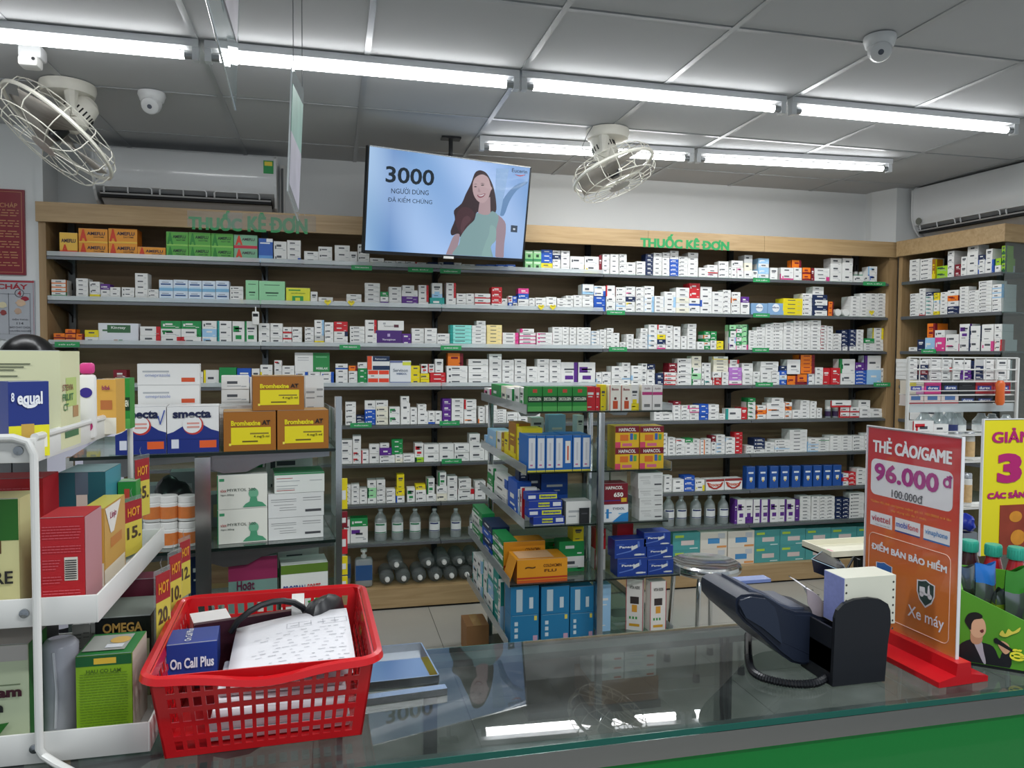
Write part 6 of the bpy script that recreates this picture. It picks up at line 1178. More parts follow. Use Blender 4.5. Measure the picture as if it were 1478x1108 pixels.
# ================================================================ GLASS COUNTER
CZ = .965; CYF, CYB = .868, 1.195; CXL, CXR = -1.0, 1.75
ctr = thing('glass_counter', 'long glass-topped sales counter with a bright green front', 'counter', (.4, 1.03, 0))
ctop = glass('counter_glass', '#b3bdba', .012, .02, grime=.06, alpha=.985)
tp = MB().box(CXL, CXR, CYF, CYB, CZ-.008, CZ).build('glass_top', ctop, ctr, True)
MB().box(CXL, CXR, CYF-.0015, CYF, CZ-.008, CZ).box(CXL, CXR, CYB, CYB+.0015, CZ-.008, CZ).build('glass_edge', mat('glass_edge_green', '#1d5a50', .08, noise=.05, coat=1), ctr, True)
MB().box(CXL, CXR, CYF-.001, CYF+.012, CZ-.036, CZ-.009).build('front_trim', chrome, ctr, True)
MB().box(CXL, CXR, CYF+.0125, CYF+.026, CZ-.014, CZ-.0085).build('front_rail', mat('bright_rail', '#d4d6d4', .3, metal=.4), ctr, True)
MB().box(CXL, CXR, CYB-.030, CYB, CZ-.020, CZ-.009).build('back_trim', mat('satin_rail', '#c2c6c6', .4, metal=.2), ctr, True)
MB().box(CXL, CXR, CYF+.0085, CYF+.012, .06, CZ-.036).build('inner_board', mat('inner_board_grey', '#7a7c7c', .6, noise=.03), ctr, True)
MB().box(CXL, CXR, CYF+.001, CYF+.008, .06, CZ-.036).build('front_panel', mat('green_panel', '#0c7430', .25, noise=.04, scale=300, coat=.3), ctr, True)
MB().box(CXL, CXR, CYF+.02, CYB, .0, .06).build('base', steel, ctr, True)
for x in (CXL+.02, .15, .665, CXR-.02):
    MB().box(x-.011, x+.011, CYB-.024, CYB-.002, .06, CZ-.0205).build('post', chrome, ctr, True); MB().box(x-.011, x+.011, CYF+.010, CYF+.03, .06, CZ-.037).build('post', chrome, ctr, True)
MB().box(CXL, CXR, CYF+.03, CYB-.026, .62, .626).build('glass_shelf', rackglass, ctr, True)
# what lies inside, on the lower glass
SZ = .6265
lump('crumpled white tissue on the glass shelf inside the counter', 'tissue', 'tissue', (.335, 1.06, SZ), .03, .02, .03, mat('tissue_white', '#d5d7d8', .8), 5, .5)
lump('dark plastic bag on the glass shelf inside the counter', 'plastic_bag', 'bag', (.40, 1.08, SZ), .055, .04, .04, gbag, 8)
big_box('cvial', 'medicine_box', 'white box with grey lid inside the glass counter', 'medicine box', (.45, 1.05, SZ), .05, .05, .05, .07, top='#6c7072')
cabl = thing('power_cable', 'grey and black cable hanging inside the glass counter', 'cable', (.66, 1.16, SZ))
MB().tube([(-.0, .0, .33), (-.005, -.01, .2), (.01, -.03, .08), (.0, -.06, .006), (-.03, -.09, .006)], .003, 6).build('cord', upm, cabl)
MB().tube([(-.012, .0, .33), (-.016, -.01, .22), (-.01, -.02, .14), (-.04, -.03, .06), (-.03, -.05, .005)], .003, 6).build('cord', black_p, cabl)
for i, (x, y, w, d, c) in enumerate(((-.12, .93, .09, .06, 'D'), (-.02, .94, .05, .06, 'R'), (.03, .94, .05, .06, 'y'), (.075, .93, .03, .06, 'F'))):
    o = link('medicine_box', carton_mesh(w, d, .05, c, i)); o.location = (x, y, SZ); tag(o, ('maroon', 'red', 'white and yellow', 'pale yellow')[i]+' box inside the counter below the red basket', 'medicine box')

# ================================================================ RED BASKET
red_b = mat('basket_red', '#c4151c', .3, noise=.04, coat=.25)
bc = [P(205, 985, Z=1.07), P(545, 930, Z=1.07), P(532, 843, Z=1.07), P(262, 857, Z=1.07)]
bb0 = [P(235, 1095, Z=CZ+.001), P(527, 1052, Z=CZ+.001)]
zr = CZ+.089
bc = [P(x, y, Z=zr) for x, y in ((207, 985), (545, 925), (533, 843), (250, 862))]
Bc = Vector((-.082, 1.066, 0)); rzB = .033
BW = .127; BD = .144; BH = .104
bk = thing('basket', 'red plastic basket with square holes holding papers on the counter', 'basket', (Bc.x, Bc.y, CZ+.0005), rzB)
def lerp(a, b, t): return a+(b-a)*t
def wall(nm, side, ncol, nrow):
    """a tapered wall with square holes: built as a grid of bars"""
    b = MB(); L = BW if side in 'fb' else BD; D = BD if side in 'fb' else BW; sg = -1 if side in 'fl' else 1
    def pt(u, v, o):                                                 # u -1..1 along the wall, v 0..1 up, o outwards
        sc_ = lerp(.89, 1, v); a = u*L*sc_; d = sg*(D*sc_+o); return (a, d, v*BH) if side in 'fb' else (d, a, v*BH)
    us = [-1]; 
    e0 = .10 if side in 'fb' else .14
    for i in range(ncol):
        c = -1+e0+(2-2*e0)*(i+.5)/ncol; hw = (2-2*e0)/ncol*.33; us += [c-hw, c+hw]
    us.append(1); vs = [0]
    for i in range(nrow): c = .05+.87*(i+.5)/nrow; hw = .87/nrow*.33; vs += [c-hw, c+hw]
    vs.append(1)
    for i in range(len(us)-1):
        for k in range(len(vs)-1):
            if i % 2 == 1 and k % 2 == 1:
                # rim of the hole
                continue
            q = [pt(us[i], vs[k], 0), pt(us[i+1], vs[k], 0), pt(us[i+1], vs[k+1], 0), pt(us[i], vs[k+1], 0)]; p_ = [pt(us[i], vs[k], -.0022), pt(us[i+1], vs[k], -.0022), pt(us[i+1], vs[k+1], -.0022), pt(us[i], vs[k+1], -.0022)]
            b.add(q+p_, [(0, 1, 2, 3), (7, 6, 5, 4), (0, 4, 5, 1), (1, 5, 6, 2), (2, 6, 7, 3), (3, 7, 4, 0)])
    o = b.build(nm, red_b, bk, recalc=False)
    bm = bmesh.new(); bm.from_mesh(o.data); bmesh.ops.remove_doubles(bm, verts=bm.verts, dist=.0002); bmesh.ops.recalc_face_normals(bm, faces=bm.faces); bm.to_mesh(o.data); bm.free()
wall('front_wall', 'f', 16, 5); wall('back_wall', 'b', 16, 4); wall('side_wall', 'l', 12, 5); wall('side_wall', 'r', 12, 5)
MB().box(-BW*.89, BW*.89, -BD*.89, BD*.89, 0, .003).build('floor_plate', red_b, bk)
rim = []
for cx, cy, a in ((BW-.02, -BD+.02, -PI/2), (BW-.02, BD-.02, 0), (-BW+.02, BD-.02, PI/2), (-BW+.02, -BD+.02, PI)):
    for k in range(6): t = a+PI/2*k/5; rim.append((cx+.025*math.cos(t), cy+.025*math.sin(t)))
dense = []
for i in range(len(rim)):
    a, b_ = rim[i], rim[(i+1) % len(rim)]; n = max(1, int(math.dist(a, b_)/.012))
    for k in range(n): x, y = lerp(a[0], b_[0], k/n), lerp(a[1], b_[1], k/n); dip = -.012*math.exp(-((x+.0)/.06)**2) if y < 0 and abs(x) < .14 else 0; dense.append((x, y, BH+dip))
b = MB(); n = len(dense); sec = [(-.003, -.008), (-.004, .0), (0, .003), (.006, .0015), (.008, -.006), (.0065, -.007), (.005, -.001), (0, -.001), (-.001, -.008)]; vv = []; ff = []; m_ = len(sec)
for i in range(n):
    a, c = Vector(dense[i-1]), Vector(dense[(i+1) % n]); t = (c-a).normalized(); o = Vector((t.y, -t.x, 0)).normalized()
    for u, v in sec: vv.append(Vector(dense[i])+o*u+Vector((0, 0, v)))
for i in range(n):
    for k in range(m_): ff.append((i*m_+k, i*m_+(k+1) % m_, ((i+1) % n)*m_+(k+1) % m_, ((i+1) % n)*m_+k))
b.add(vv, ff, 0, True).build('rim', red_b, bk, recalc=True)
Mb = Matrix.Translation(bk.location) @ Matrix.Rotation(rzB, 4, 'Z')
def inb(px, py, z): return P(px, py, Z=CZ+z)
# On Call box
p = inb(277, 985, .055); oc = big_box('oncall', 'test_strip_box', 'dark blue glucose test strip box inside the red basket', 'medical supply box', (p.x, p.y+.004, CZ+.064), rzB+.05, .060, .058, .040, side='#1a2f74')
text('On Call Plus', oc, Matrix.Translation((-.004, .030, .0405)) @ Matrix.Rotation(-PI/2, 4, 'X') @ Matrix.Rotation(-PI/2, 4, 'Y') if False else Matrix(((0, 0, 1, -.006), (0, 0, 0, 0), (0, 0, 0, 0), (0, 0, 0, 1))) if False else Matrix.Translation((-.006, .03, .0408)) @ Matrix(((0, 0, -1, 0), (1, 0, 0, 0), (0, -1, 0, 0), (0, 0, 0, 1))), .045, lab_w, .008)
pr = link('small_white_box', carton_mesh(.05, .05, .028, 'w', 3)); q = inb(300, 950, .05); pr.location = (q.x+.004, q.y+.022, CZ+.066); pr.rotation_euler = (0, 0, rzB+.25); tag(pr, 'small white box lying behind the blue test strip box', 'medicine box')
mo = big_box('ha_bag', 'notebook', 'dark maroon patterned pad standing along the back of the basket', 'notebook', Mb @ Vector((-.03, BD*.45, .006)), rzB+.22, .15, .012, .088, side='#3a1c28')
DES['pad'] = ('#4a2432', [(0, 1, .55, .6, '#6a4a52'), (0, 1, .3, .33, '#6a4a52')], []); 
bpy.data.objects.remove(mo.children[0]) if mo.children else None
for sl in mo.material_slots: sl.material = mat('pad_maroon', '#3d1f2b', .35, noise=.5, scale=60)
wb = link('white_carton', carton_mesh(.018, .05, .096, 'w', 1)); wb.location = Mb @ Vector((.035, BD*.50, .01)); wb.rotation_euler = (0, 0, rzB); tag(wb, 'narrow white carton between the maroon pad and the black pouch', 'medicine box')
pouch = lump('black zipped pouch with white lettering in the basket corner', 'pouch', 'pouch', Mb @ Vector((BW*.56, BD*.46, .004)), .028, .060, .065, mat('pouch_black', '#1a1b1f', .35, noise=.3, scale=80), 11, .12); pouch.rotation_euler = (0, .0, rzB-.5)
cu_ = thing('blood_pressure_tube', 'black rubber tube arched over the maroon pad in the basket', 'tube', Mb @ Vector((0, .03, .07)))
MB().tube([Mb @ Vector(v) for v in ((-.055, .035, .085), (-.045, .037, .10), (-.03, .04, .111), (-.015, .045, .117), (0, .05, .119), (.015, .054, .118), (.03, .058, .113), (.042, .06, .104), (.05, .06, .09), (.055, .06, .07))], .0045, 8).build('tube', black_p, cu_, True)
# papers
pap = mat('paper_white', '#dcdce0', .6, noise=.02); ink_l = mat('paper_ink', '#aeb0b8', .6, noise=0); ink_d = mat('paper_ink_dark', '#8a8d96', .6, noise=0)
corner = [inb(398, 985, .055), inb(518, 962, .075), inb(500, 876, .085), inb(338, 905, .07)]
for i in range(4):
    off = Vector((-.004*i, .003*i, -.0035*i)); b = MB(); nx, ny = 8, 6; vv = []; ff = []
    cs = [inb(326+4*i, 984, .078-.008*i), inb(514-2*i, 957, .092-.006*i), inb(500-3*i, 878, .103-.004*i), inb(342+6*i, 907, .088-.004*i)]
    for jy in range(ny+1):
        for ix in range(nx+1):
            u, v = ix/nx, jy/ny; q = cs[0].lerp(cs[1], u).lerp(cs[3].lerp(cs[2], u), v); vv.append(q+Vector((0, 0, .004*math.sin(u*3+i)-.0028*i+.003*math.sin(v*3+i*2))))
    for jy in range(ny):
        for ix in range(nx): a = jy*(nx+1)+ix; ff.append((a, a+1, a+nx+2, a+nx+1))
    o = thing('printed_form', ('uppermost printed paper form in the red basket', 'second paper sheet of the pile in the basket', 'third paper sheet of the pile in the basket', 'lowest paper sheet of the pile in the basket')[i], 'paper', (cs[0].x, cs[0].y, cs[0].z), 0)
    sh = b.add(vv, ff, 0, True).build('sheet', pap, o, True); so = sh.modifiers.new('thickness', 'SOLIDIFY'); so.thickness = .0006
    if i == 0:
        rr = random.Random(8); L = MB()
        def on(u, v): q = cs[0].lerp(cs[1], u).lerp(cs[3].lerp(cs[2], u), v); return q+Vector((0, 0, .004*math.sin(u*3)+.003*math.sin(v*3)+.0009))
        def seg(u0, v0, u1, v1, w, mi=0): L.add([on(u0, v0), on(u1, v1), on(u1, v1+w*.6), on(u0, v0+w*.6)], [(0, 1, 2, 3)], mi)
        for u0, v0, u1 in ((.45, .80, .98), (.45, .70, .98)): seg(u0, v0, u1, v0, .006, 1)
        for k in range(6): u = .45+.106*k; L.add([on(u, .70), on(u+.003, .70), on(u+.003, .80), on(u, .80)], [(0, 1, 2, 3)], 1)
        for r_ in range(11):
            v = .08+r_*.055; x = .12+rr.random()*.3
            while x < .95: l = rr.uniform(.02, .07); seg(x, v, min(x+l, .96), v, .010, rr.randrange(2)); x += l+rr.uniform(.01, .12)
        for k in range(4): seg(.48+.12*k, .735, .55+.12*k, .735, .012, 1)
        L.build('printed_lines', [ink_l, ink_d], o, True)
fp = thing('folded_papers', 'folded white papers packed under the printed forms in the basket', 'paper', Mb @ Vector((.015, -BD*.45, .004)), rzB)
for k in range(5): MB().rbox(-.085+.003*k, .085-.002*k, -.045+.002*k, .05, k*.0125, k*.0125+.0118, .003).build('folded_sheet', pap, fp)
# reflective metal tray behind the basket
tc0, tc1, tc2, tc3 = [P(x, y, Z=CZ+.006) for x, y in ((530, 995), (645, 985), (610, 937), (530, 943))]
tr_ = thing('metal_tray', 'shallow polished metal tray under the end of the red basket', 'tray', (tc0.x, tc0.y, CZ+.0005))
b = MB(); fl = [P(x, y, Z=CZ+.001) for x, y in ((470, 1003), (632, 985), (607, 938), (480, 950))]
b.poly3(fl); b.build('tray_floor', mat('polished_tray', '#b4bac2', .08, metal=1, noise=0), tr_, True)
for a, b_ in ((0, 1), (1, 2), (2, 3), (3, 0)):
    A1, B1 = fl[a], fl[b_]; n = (B1-A1).cross(Vector((0, 0, 1))).normalized()*.002; up = Vector((0, 0, .012))
    MB().add([A1, B1, B1+up, A1+up, A1+n, B1+n, B1+up+n, A1+up+n], [(0, 1, 2, 3), (7, 6, 5, 4), (0, 4, 5, 1), (1, 5, 6, 2), (2, 6, 7, 3), (3, 7, 4, 0)]).build('tray_rim', chrome, tr_, True, recalc=True)
a1, b1 = P(470, 1022, Z=CZ+.004), P(645, 998, Z=CZ+.004)
br = thing('metal_bar', 'square chrome bar lying in front of the metal tray', 'bar', (a1.x, a1.y, CZ))
dirb = (b1-a1).normalized(); nb = Vector((-dirb.y, dirb.x, 0))*.012
MB().add([a1-nb*.2-Vector((0, 0, .0035)), b1-nb*.2-Vector((0, 0, .0035)), b1+nb-Vector((0, 0, .0035)), a1+nb-Vector((0, 0, .0035)), a1-nb*.2+Vector((0, 0, .006)), b1-nb*.2+Vector((0, 0, .006)), b1+nb+Vector((0, 0, .006)), a1+nb+Vector((0, 0, .006))], [(3, 2, 1, 0), (4, 5, 6, 7), (0, 1, 5, 4), (1, 2, 6, 5), (2, 3, 7, 6), (3, 0, 4, 7)]).build('bar_body', chrome, br, True)

# ================================================================ WHITE TRAY RACK ON THE COUNTER (left)
RY = .956; rw = mat('rack_white_metal', '#d4d4d0', .35, noise=.02); bolt = mat('bolt_zinc', '#a9adb0', .25, metal=1)
xr = [P(50, 640, Y=RY).x, P(140, 880, Y=RY).x, P(215, 1060, Y=RY).x]
zt_ = [P(20, 632, Y=RY).z, P(60, 862, Y=RY).z, P(140, 1048, Y=RY).z]; zb_ = [P(20, 668, Y=RY).z, P(60, 903, Y=RY).z, CZ+.001]
yb_ = [P(186, 600, X=xr[0]).y, P(235, 752, X=xr[1]).y, 1.30]
wr = thing('tray_rack', 'white metal rack with three trays of products standing on the counter', 'rack', (-.42, 1.1, CZ+.0005))
XL = -.66
for i in range(3):
    tr1 = MB().box(XL, xr[i], RY, yb_[i], zb_[i]+.001, zb_[i]+.004).build('tray', rw, wr, True)
    MB().rbox(XL, xr[i], RY-.002, RY+.001, zb_[i], zt_[i], .0012).build('front_lip', rw, tr1, True)
    MB().rbox(XL, xr[i], yb_[i]-.001, yb_[i]+.002, zb_[i], zt_[i]-.004, .0012).build('back_lip', rw, tr1, True)
    MB().rbox(xr[i]-.001, xr[i]+.002, RY-.002, yb_[i]+.002, zb_[i], zt_[i], .0012).build('side_lip', rw, tr1, True)
    pz = (zt_[i]+zb_[i])/2; px_ = {0: 23, 1: 27, 2: 38}[i]; b_ = P(px_, 500, Y=RY-.004)
    M = Matrix.Translation((b_.x, RY-.0025, pz)) @ Matrix.Rotation(PI/2, 4, 'X')
    MB().lathe([(.0055, 0), (.005, .0016), (0, .0026)], 14, 0, M).cbox(0, 0, .0027, .006, .001, .0006, 0, M).build('bolt', bolt, wr, True)
xf = P(51, 760, Y=RY-.006).x
MB().tube([(xf-.12, RY-.006, zt_[0]+.001), (xf-.02, RY-.006, zt_[0]+.001), (xf-.006, RY-.006, zt_[0]-.004), (xf, RY-.006, zt_[0]-.018), (xf, RY-.006, CZ+.02), (xf+.004, RY-.006, CZ+.012), (xf+.02, RY-.016, CZ+.006), (xf+.055, RY-.05, CZ+.0055)], .0045, 10).build('front_post', rw, wr, True)
xq = P(187, 740, Y=yb_[0]-.03).x
MB().tube([(xr[0], RY, zt_[0]+.0005), (xr[0], yb_[0]-.035, zt_[0]+.0005), (xq, yb_[0]-.02, zt_[0]-.006), (xq, yb_[0]-.02, zt_[0]-.03), (xq, yb_[0]-.02, CZ+.008)], .0045, 10).build('rear_post', rw, wr, True)
T0, T1, T2 = zb_[0]+.0045, zb_[1]+.0045, zb_[2]+.0045
def fb(des, x0, x1, yt, Y, base, d, label, rz=0, name='product_box', cat='product box', **kw):
    a = P(x0, yt, Y=Y); b = P(x1, yt, Y=Y); return big_box(des, name, label, cat, ((a.x+b.x)/2, Y, base), rz, b.x-a.x, d, a.z-base-.0005, **kw)
# top tray
crm = fb('fruit_cream', -45, 86, 505, 1.035, T0, .075, 'tall cream box with green fruit print, the largest on the white rack')
cw, ch = crm.dimensions.x, crm.dimensions.z
dk = pmat('#5f6650')
ld = MB()
for k, (z, w) in enumerate(((.86, .5), (.83, .42), (.80, .3), (.74, .34), (.68, .5))): ld.box(-cw*.28, -cw*.28+cw*w*.9, -.0010, -.0004, ch*z, ch*z+.0011)
ld.build('small_print', dk, crm)
SD = Matrix(((0, 0, -1, cw/2+.0006), (1, 0, 0, 0), (0, 0, 0, 0), (0, 0, 0, 1)))
def side_text(o, s, cy, cz, wd, hh, m, dep):
    w = o.bound_box[4][0] if False else max(v[0] for v in o.bound_box); M = Matrix.Translation((w+.0004, cy, cz)) @ Matrix.Rotation(PI/2, 4, 'Z'); return text(s, o, M, wd, m, hh, .02)
def side_quad(o, y0, y1, z0, z1, m, k=0):
    w = max(v[0] for v in o.bound_box)+.0003+.0001*k; return MB().add([(w, y0, z0), (w, y1, z0), (w, y1, z1), (w, y0, z1)], [(0, 1, 2, 3)]).build('side_print', m, o)
side_quad(crm, .02, .06, ch*.42, ch*.72, pmat('#b9cc7c')); side_quad(crm, .045, .066, ch*.30, ch*.42, pmat('#b08a62'), 1); side_quad(crm, .014, .066, ch*.10, ch*.20, pmat('#3f7050'), 1)
side_text(crm, 'STEVIA', .026, ch*.62, .040, .008, pmat('#8a5a4a'), 0); side_text(crm, 'FRUIT', .026, ch*.52, .040, .009, pmat('#3f7a4c'), 0); side_text(crm, 'CT', .018, ch*.42, .018, .009, pmat('#3f7a4c'), 0)
eq = fb('equal', 12, 70, 550, .972, T0, .034, 'blue and yellow sweetener box in front of the tall cream box', .62)
fe = thing('wash_bottle', 'white wash bottle with a bright pink cap on the top tray', 'bottle', (P(127, 600, Y=1.16).x, 1.16, T0))
hB = P(127, 540, Y=1.16).z-T0
MB().rbox(-.011, .011, -.007, .007, 0, hB, .005).build('bottle', plastic_w, fe); MB().rbox(-.009, .009, -.006, .006, hB+.0005, hB+.016, .004).build('cap', cm('pink'), fe)
MB().prism([(math.cos(k*PI/8)*.008, hB*.72+math.sin(k*PI/8)*.007) for k in range(16)], -.0078, -.0071).build('oval_label', pmat('#3a2f8a'), fe, recalc=True); MB().prism([(math.cos(k*PI/8)*.008, hB*.2+math.sin(k*PI/8)*.008) for k in range(16)], -.0078, -.0071).build('berry_print', pmat('#b02a6a'), fe, recalc=True)
fb('spice', 139, 167, 547, 1.22, T0, .05, 'narrow peach coloured box beside the pink-capped bottle')
o = fb('green_carton', 165, 187, 545, 1.30, T0, .03, 'green and white box at the far end of the top tray')
# middle tray
ca = fb('care', -60, 26, 722, 1.02, T1, .06, 'green and cream box marked CARE at the rack edge', side='#cfcb94')
rb_ = fb('red_text', -30, 62, 692, 1.14, T1, .06, 'red box with yellow emblem behind the cream and green one', top='#c03038')
fb('grey_win', -20, 16, 668, 1.25, T1, .05, 'grey box with yellow window far back on the middle tray'); fb('grey_win', 18, 50, 664, 1.25, T1, .05, 'pale grey box with a white label far back on the middle tray')
tg = fb('teal_gift', 84, 151, 682, 1.20, T1, .085, 'dark teal gift box wrapped in clear film on the rack', side='#3f8a9a', top='#8fb0b4')
rd = fb('red_text', 56, 121, 748, 1.005, T1, .07, 'red box with a barcode at the corner of the middle tray', side='#b9848a', top='#c53238')
gd = fb('spice', 116, 149, 735, 1.085, T1, .105, 'golden tea box with white corner beside the red barcode box', side='#c79a4e', top='#d8cf5a')
gh = gd.dimensions.z
w_ = max(v[0] for v in gd.bound_box)+.0006; MB().add([(w_, .005, gh*.98), (w_, .08, gh*.98), (w_, .045, gh*.62), (w_, .03, gh*.62)], [(0, 1, 2, 3)]).build('white_corner', pmat('#e6e2da'), gd)
side_text(gd, 'Linjo', .042, gh*.84, .03, .012, pmat('#a02a5a'), 0); side_quad(gd, .0, .10, 0, gh*.2, pmat('#ded6c4')); side_quad(gd, .03, .085, gh*.42, gh*.55, pmat('#c07a3a'))
fb('green_carton', 170, 196, 695, 1.26, T1, .03, 'pale green box at the far end of the middle tray', top='#8fc08a')
# price cards in clear sleeves
pc_r = pmat('#9c262c'); pc_y = pmat('#cdbc4c'); pc_o = pmat('#d8942a'); slv = glass('price_sleeve', '#f2f2f2', .05, .05, alpha=.9)
def price_card(label, x, y, z0, h, wd, s, rz=1.35):
    t = thing('price_card', label, 'price card', (x, y, z0), rz)
    MB().box(-wd/2-.002, wd/2+.002, -.0008, .0008, 0, h+.006).build('clear_sleeve', slv, t); MB().box(-wd/2, wd/2, -.0016, -.0009, .001, h*.62).build('price_sheet', pc_y, t); MB().box(-wd/2, wd/2, -.0016, -.0009, h*.62, h).build('red_header', pc_r, t)
    text('HOT', t, Matrix.Translation((0, -.0017, h*.8)), wd*.72, pc_o, h*.16, .03); text(s, t, Matrix.Translation((0, -.0017, h*.42)), wd*.8, pmat('#4a3a2a'), h*.22, .03)
    MB().tube([(.0, .0, h+.004), (-.004, 0, h+.014), (0, 0, h+.020), (.004, 0, h+.014), (0, 0, h+.004)], .0008, 5).build('hook', slv, t); return t
def pcard(label, px, yt, yb, Y, wd, s, rz=1.2): a = P(px, yt, Y=Y); b = P(px, yb, Y=Y); return price_card(label, a.x, Y, b.z, a.z-b.z, wd, s, rz)
pcard('red and yellow price card marked 15 on the middle tray edge', 191, 722, 800, 1.225, .040, '15.')
pcard('red and yellow price card at the far end of the middle tray', 204, 662, 745, 1.295, .036, '35.')
pcard('nearest of the three red and yellow price cards by the black box', 234, 826, 930, 1.10, .032, '20.')
pcard('middle one of the three red and yellow price cards by the basket', 252, 800, 895, 1.20, .03, '10.')
pcard('farthest of the three red and yellow price cards, before the cabinet', 266, 780, 860, 1.29, .028, '12.')
# bottom tray
la = fb('lam', -75, 40, 937, .985, T2, .06, 'white and green herbal tea box marked Lam', side='#2f6a2f', top='#bcb6b0')
hc = fb('haucolam', 109, 190, 948, .99, T2, .075, 'lime green box of herbal paste at the bottom tray corner', side='#c9bcae', top='#2a7a3a', name='herbal_box')
hd, hh = hc.dimensions.y, hc.dimensions.z
MB().quad((-.028, .012, hh+.0010), (.020, .012, hh+.0010), (.020, .065, hh+.0010), (-.028, .065, hh+.0010)).build('top_print', pmat('#a9aba4'), hc); MB().poly3([(.008+.012*math.cos(k*PI/6), .045+.012*math.sin(k*PI/6), hh+.0014) for k in range(12)]).build('top_print', pmat('#d8b060'), hc)
MB().quad((-.004, .018, hh+.0018), (.016, .018, hh+.0018), (.016, .030, hh+.0018), (-.004, .030, hh+.0018)).build('top_print', pmat('#dfe2e6'), hc)
om = fb('omega', 137, 217, 893, 1.105, T2, .09, 'black box marked OMEGA with a brown side label', side='#2a2a28', top='#7d857c', name='supplement_box')
fb('dark_plain', -10, 66, 888, 1.16, T2, .05, 'navy box with light blue stripes behind the white herbal tea box', top='#2a3a6a')
for i, (a, b_, y) in enumerate(((104, 130, 902), (131, 160, 900))): fb('white_lines', a, b_, y, 1.235, T2, .03, 'pale grey box with small print, %s behind the bottom tray' % ('first', 'second')[i])
roll = thing('plastic_wrap_roll', 'upright roll of pale translucent plastic between the herbal boxes', 'plastic roll', (P(88, 1000, Y=1.03).x, 1.03, T2))
hr = P(88, 922, Y=1.03).z-T2
pr_ = [(.019, 0), (.0205, .004), (.0195, hr*.5), (.0205, hr*.95), (.016, hr), (0, hr)]
MB().lathe(pr_, 22).build('roll', mat('pale_plastic', '#a9abb5', .25, noise=.15, scale=30, coat=.4), roll, smooth_angle=60)
MB().tube([(-.0, -.021, .01), (.002, -.0215, hr*.5), (-.001, -.021, hr*.92)], .0018, 6).build('fold', mat('pale_plastic_fold', '#c4c6ce', .25), roll)
for i, (a, y, c, yy) in enumerate(((168, 812, 'maroon', 1.33), (196, 806, 'white', 1.36))):
    p = P(a, y, Y=yy); q = P(a+48, y, Y=yy); o = big_box('red_text' if i == 0 else 'white_lines', 'product_box', ('maroon box lying behind the black one', 'cream box lying beside the maroon one behind the rack')[i], 'product box', ((p.x+q.x)/2+.01, yy, CZ+.0008), 0, q.x-p.x, .045, p.z-CZ, top='#5a2030' if i == 0 else '#b8a89a') if False else None
for i, (px_, pyt, Yd, c, tp_) in enumerate(((196, 838, 1.21, '#5a2030', '#6a2a3a'), (180, 868, 1.26, '#b5aea6', '#c9c2b8'))):
    DES['tmp%d' % i] = (c, [(.1, .8, .5, .6, '#cfc8c0')], [])
    a, b_ = P(px_-26, pyt, Y=Yd), P(px_+30, pyt, Y=Yd); big_box('tmp%d' % i, 'product_box', ('maroon box standing behind the black one', 'beige box standing behind the black one')[i], 'product box', ((a.x+b_.x)/2, Yd, T2), 0, b_.x-a.x, .03 if i else .04, a.z-T2, top=tp_)

# ================================================================ FORM PRINTER, CARD READER, TRAY
navy_p = mat('printer_navy', '#1d2433', .38, noise=.05, scale=60); navy_d = mat('printer_dark_plate', '#14171d', .45, noise=.03); navy_t = mat('printer_top_grey', '#4b5262', .3, noise=.03)
PY = .985
def pp(x, y, Y=PY, s=4.2615): p = P(1040+x/s, 740+y/s, Y=Y); return (p.x, p.z)
pt = thing('form_printer', 'dark navy form printer feeding from a stack of fanfold paper', 'printer', (P(1190, 965, Y=PY).x, PY+.05, CZ+.0005))
prof = [pp(*v) for v in ((100, 560), (108, 528), (135, 508), (200, 502), (270, 512), (330, 545), (400, 590), (470, 615), (560, 618), (610, 640), (700, 660), (712, 800), (710, 955))]+[(pp(700, 966)[0], CZ+.002), (pp(600, 966)[0], CZ+.002)]+[pp(*v) for v in ((590, 935), (500, 938), (445, 925), (370, 870), (240, 750), (150, 675), (105, 620))]
bm = bmesh.new()
fr = [bm.verts.new((x, PY, z)) for x, z in prof]; bk_ = [bm.verts.new((x, PY+.115, z)) for x, z in prof]
bm.faces.new(fr); bm.faces.new(list(reversed(bk_)))
for i in range(len(prof)): j = (i+1) % len(prof); bm.faces.new((fr[i], bk_[i], bk_[j], fr[j]))
bmesh.ops.recalc_face_normals(bm, faces=bm.faces)
bmesh.ops.bevel(bm, geom=[e for e in bm.edges if len({round(v.co.y, 4) for v in e.verts}) == 1], offset=.004, segments=2, affect='EDGES')
MB().frombm(bm, 0, True).build('housing', navy_p, pt, True)
# front cover seam and side panel
sp_ = [pp(*v) for v in ((108, 560), (115, 532), (180, 512), (270, 525), (325, 575), (345, 640), (370, 800), (250, 700), (150, 640))]
MB().prism(sp_, PY-.004, PY-.0005).build('side_cover', mat('printer_cover', '#232b3b', .3, noise=.03), pt, True, recalc=True)
tpnl = [pp(*v) for v in ((215, 503), (330, 548), (400, 592), (470, 616), (560, 620))]
b = MB()
for i in range(len(tpnl)-1):
    (x0, z0), (x1, z1) = tpnl[i], tpnl[i+1]; b.add([(x0, PY+.018, z0+.0035), (x0, PY+.10, z0+.0035), (x1, PY+.10, z1+.0035), (x1, PY+.018, z1+.0035), (x0, PY+.018, z0-.002), (x0, PY+.10, z0-.002), (x1, PY+.10, z1-.002), (x1, PY+.018, z1-.002)], [(0, 3, 2, 1), (0, 1, 5, 4), (2, 3, 7, 6), (0, 4, 7, 3), (1, 2, 6, 5)])
b.build('top_panel', navy_t, pt, True, recalc=True)
a = pp(230, 506); c_ = pp(520, 500); MB().box(a[0], c_[0], PY+.09, PY+.112, a[1]-.012, a[1]-.007).build('tear_bar', mat('tear_bar_blue', '#6f7fae', .25, noise=0), pt, True)
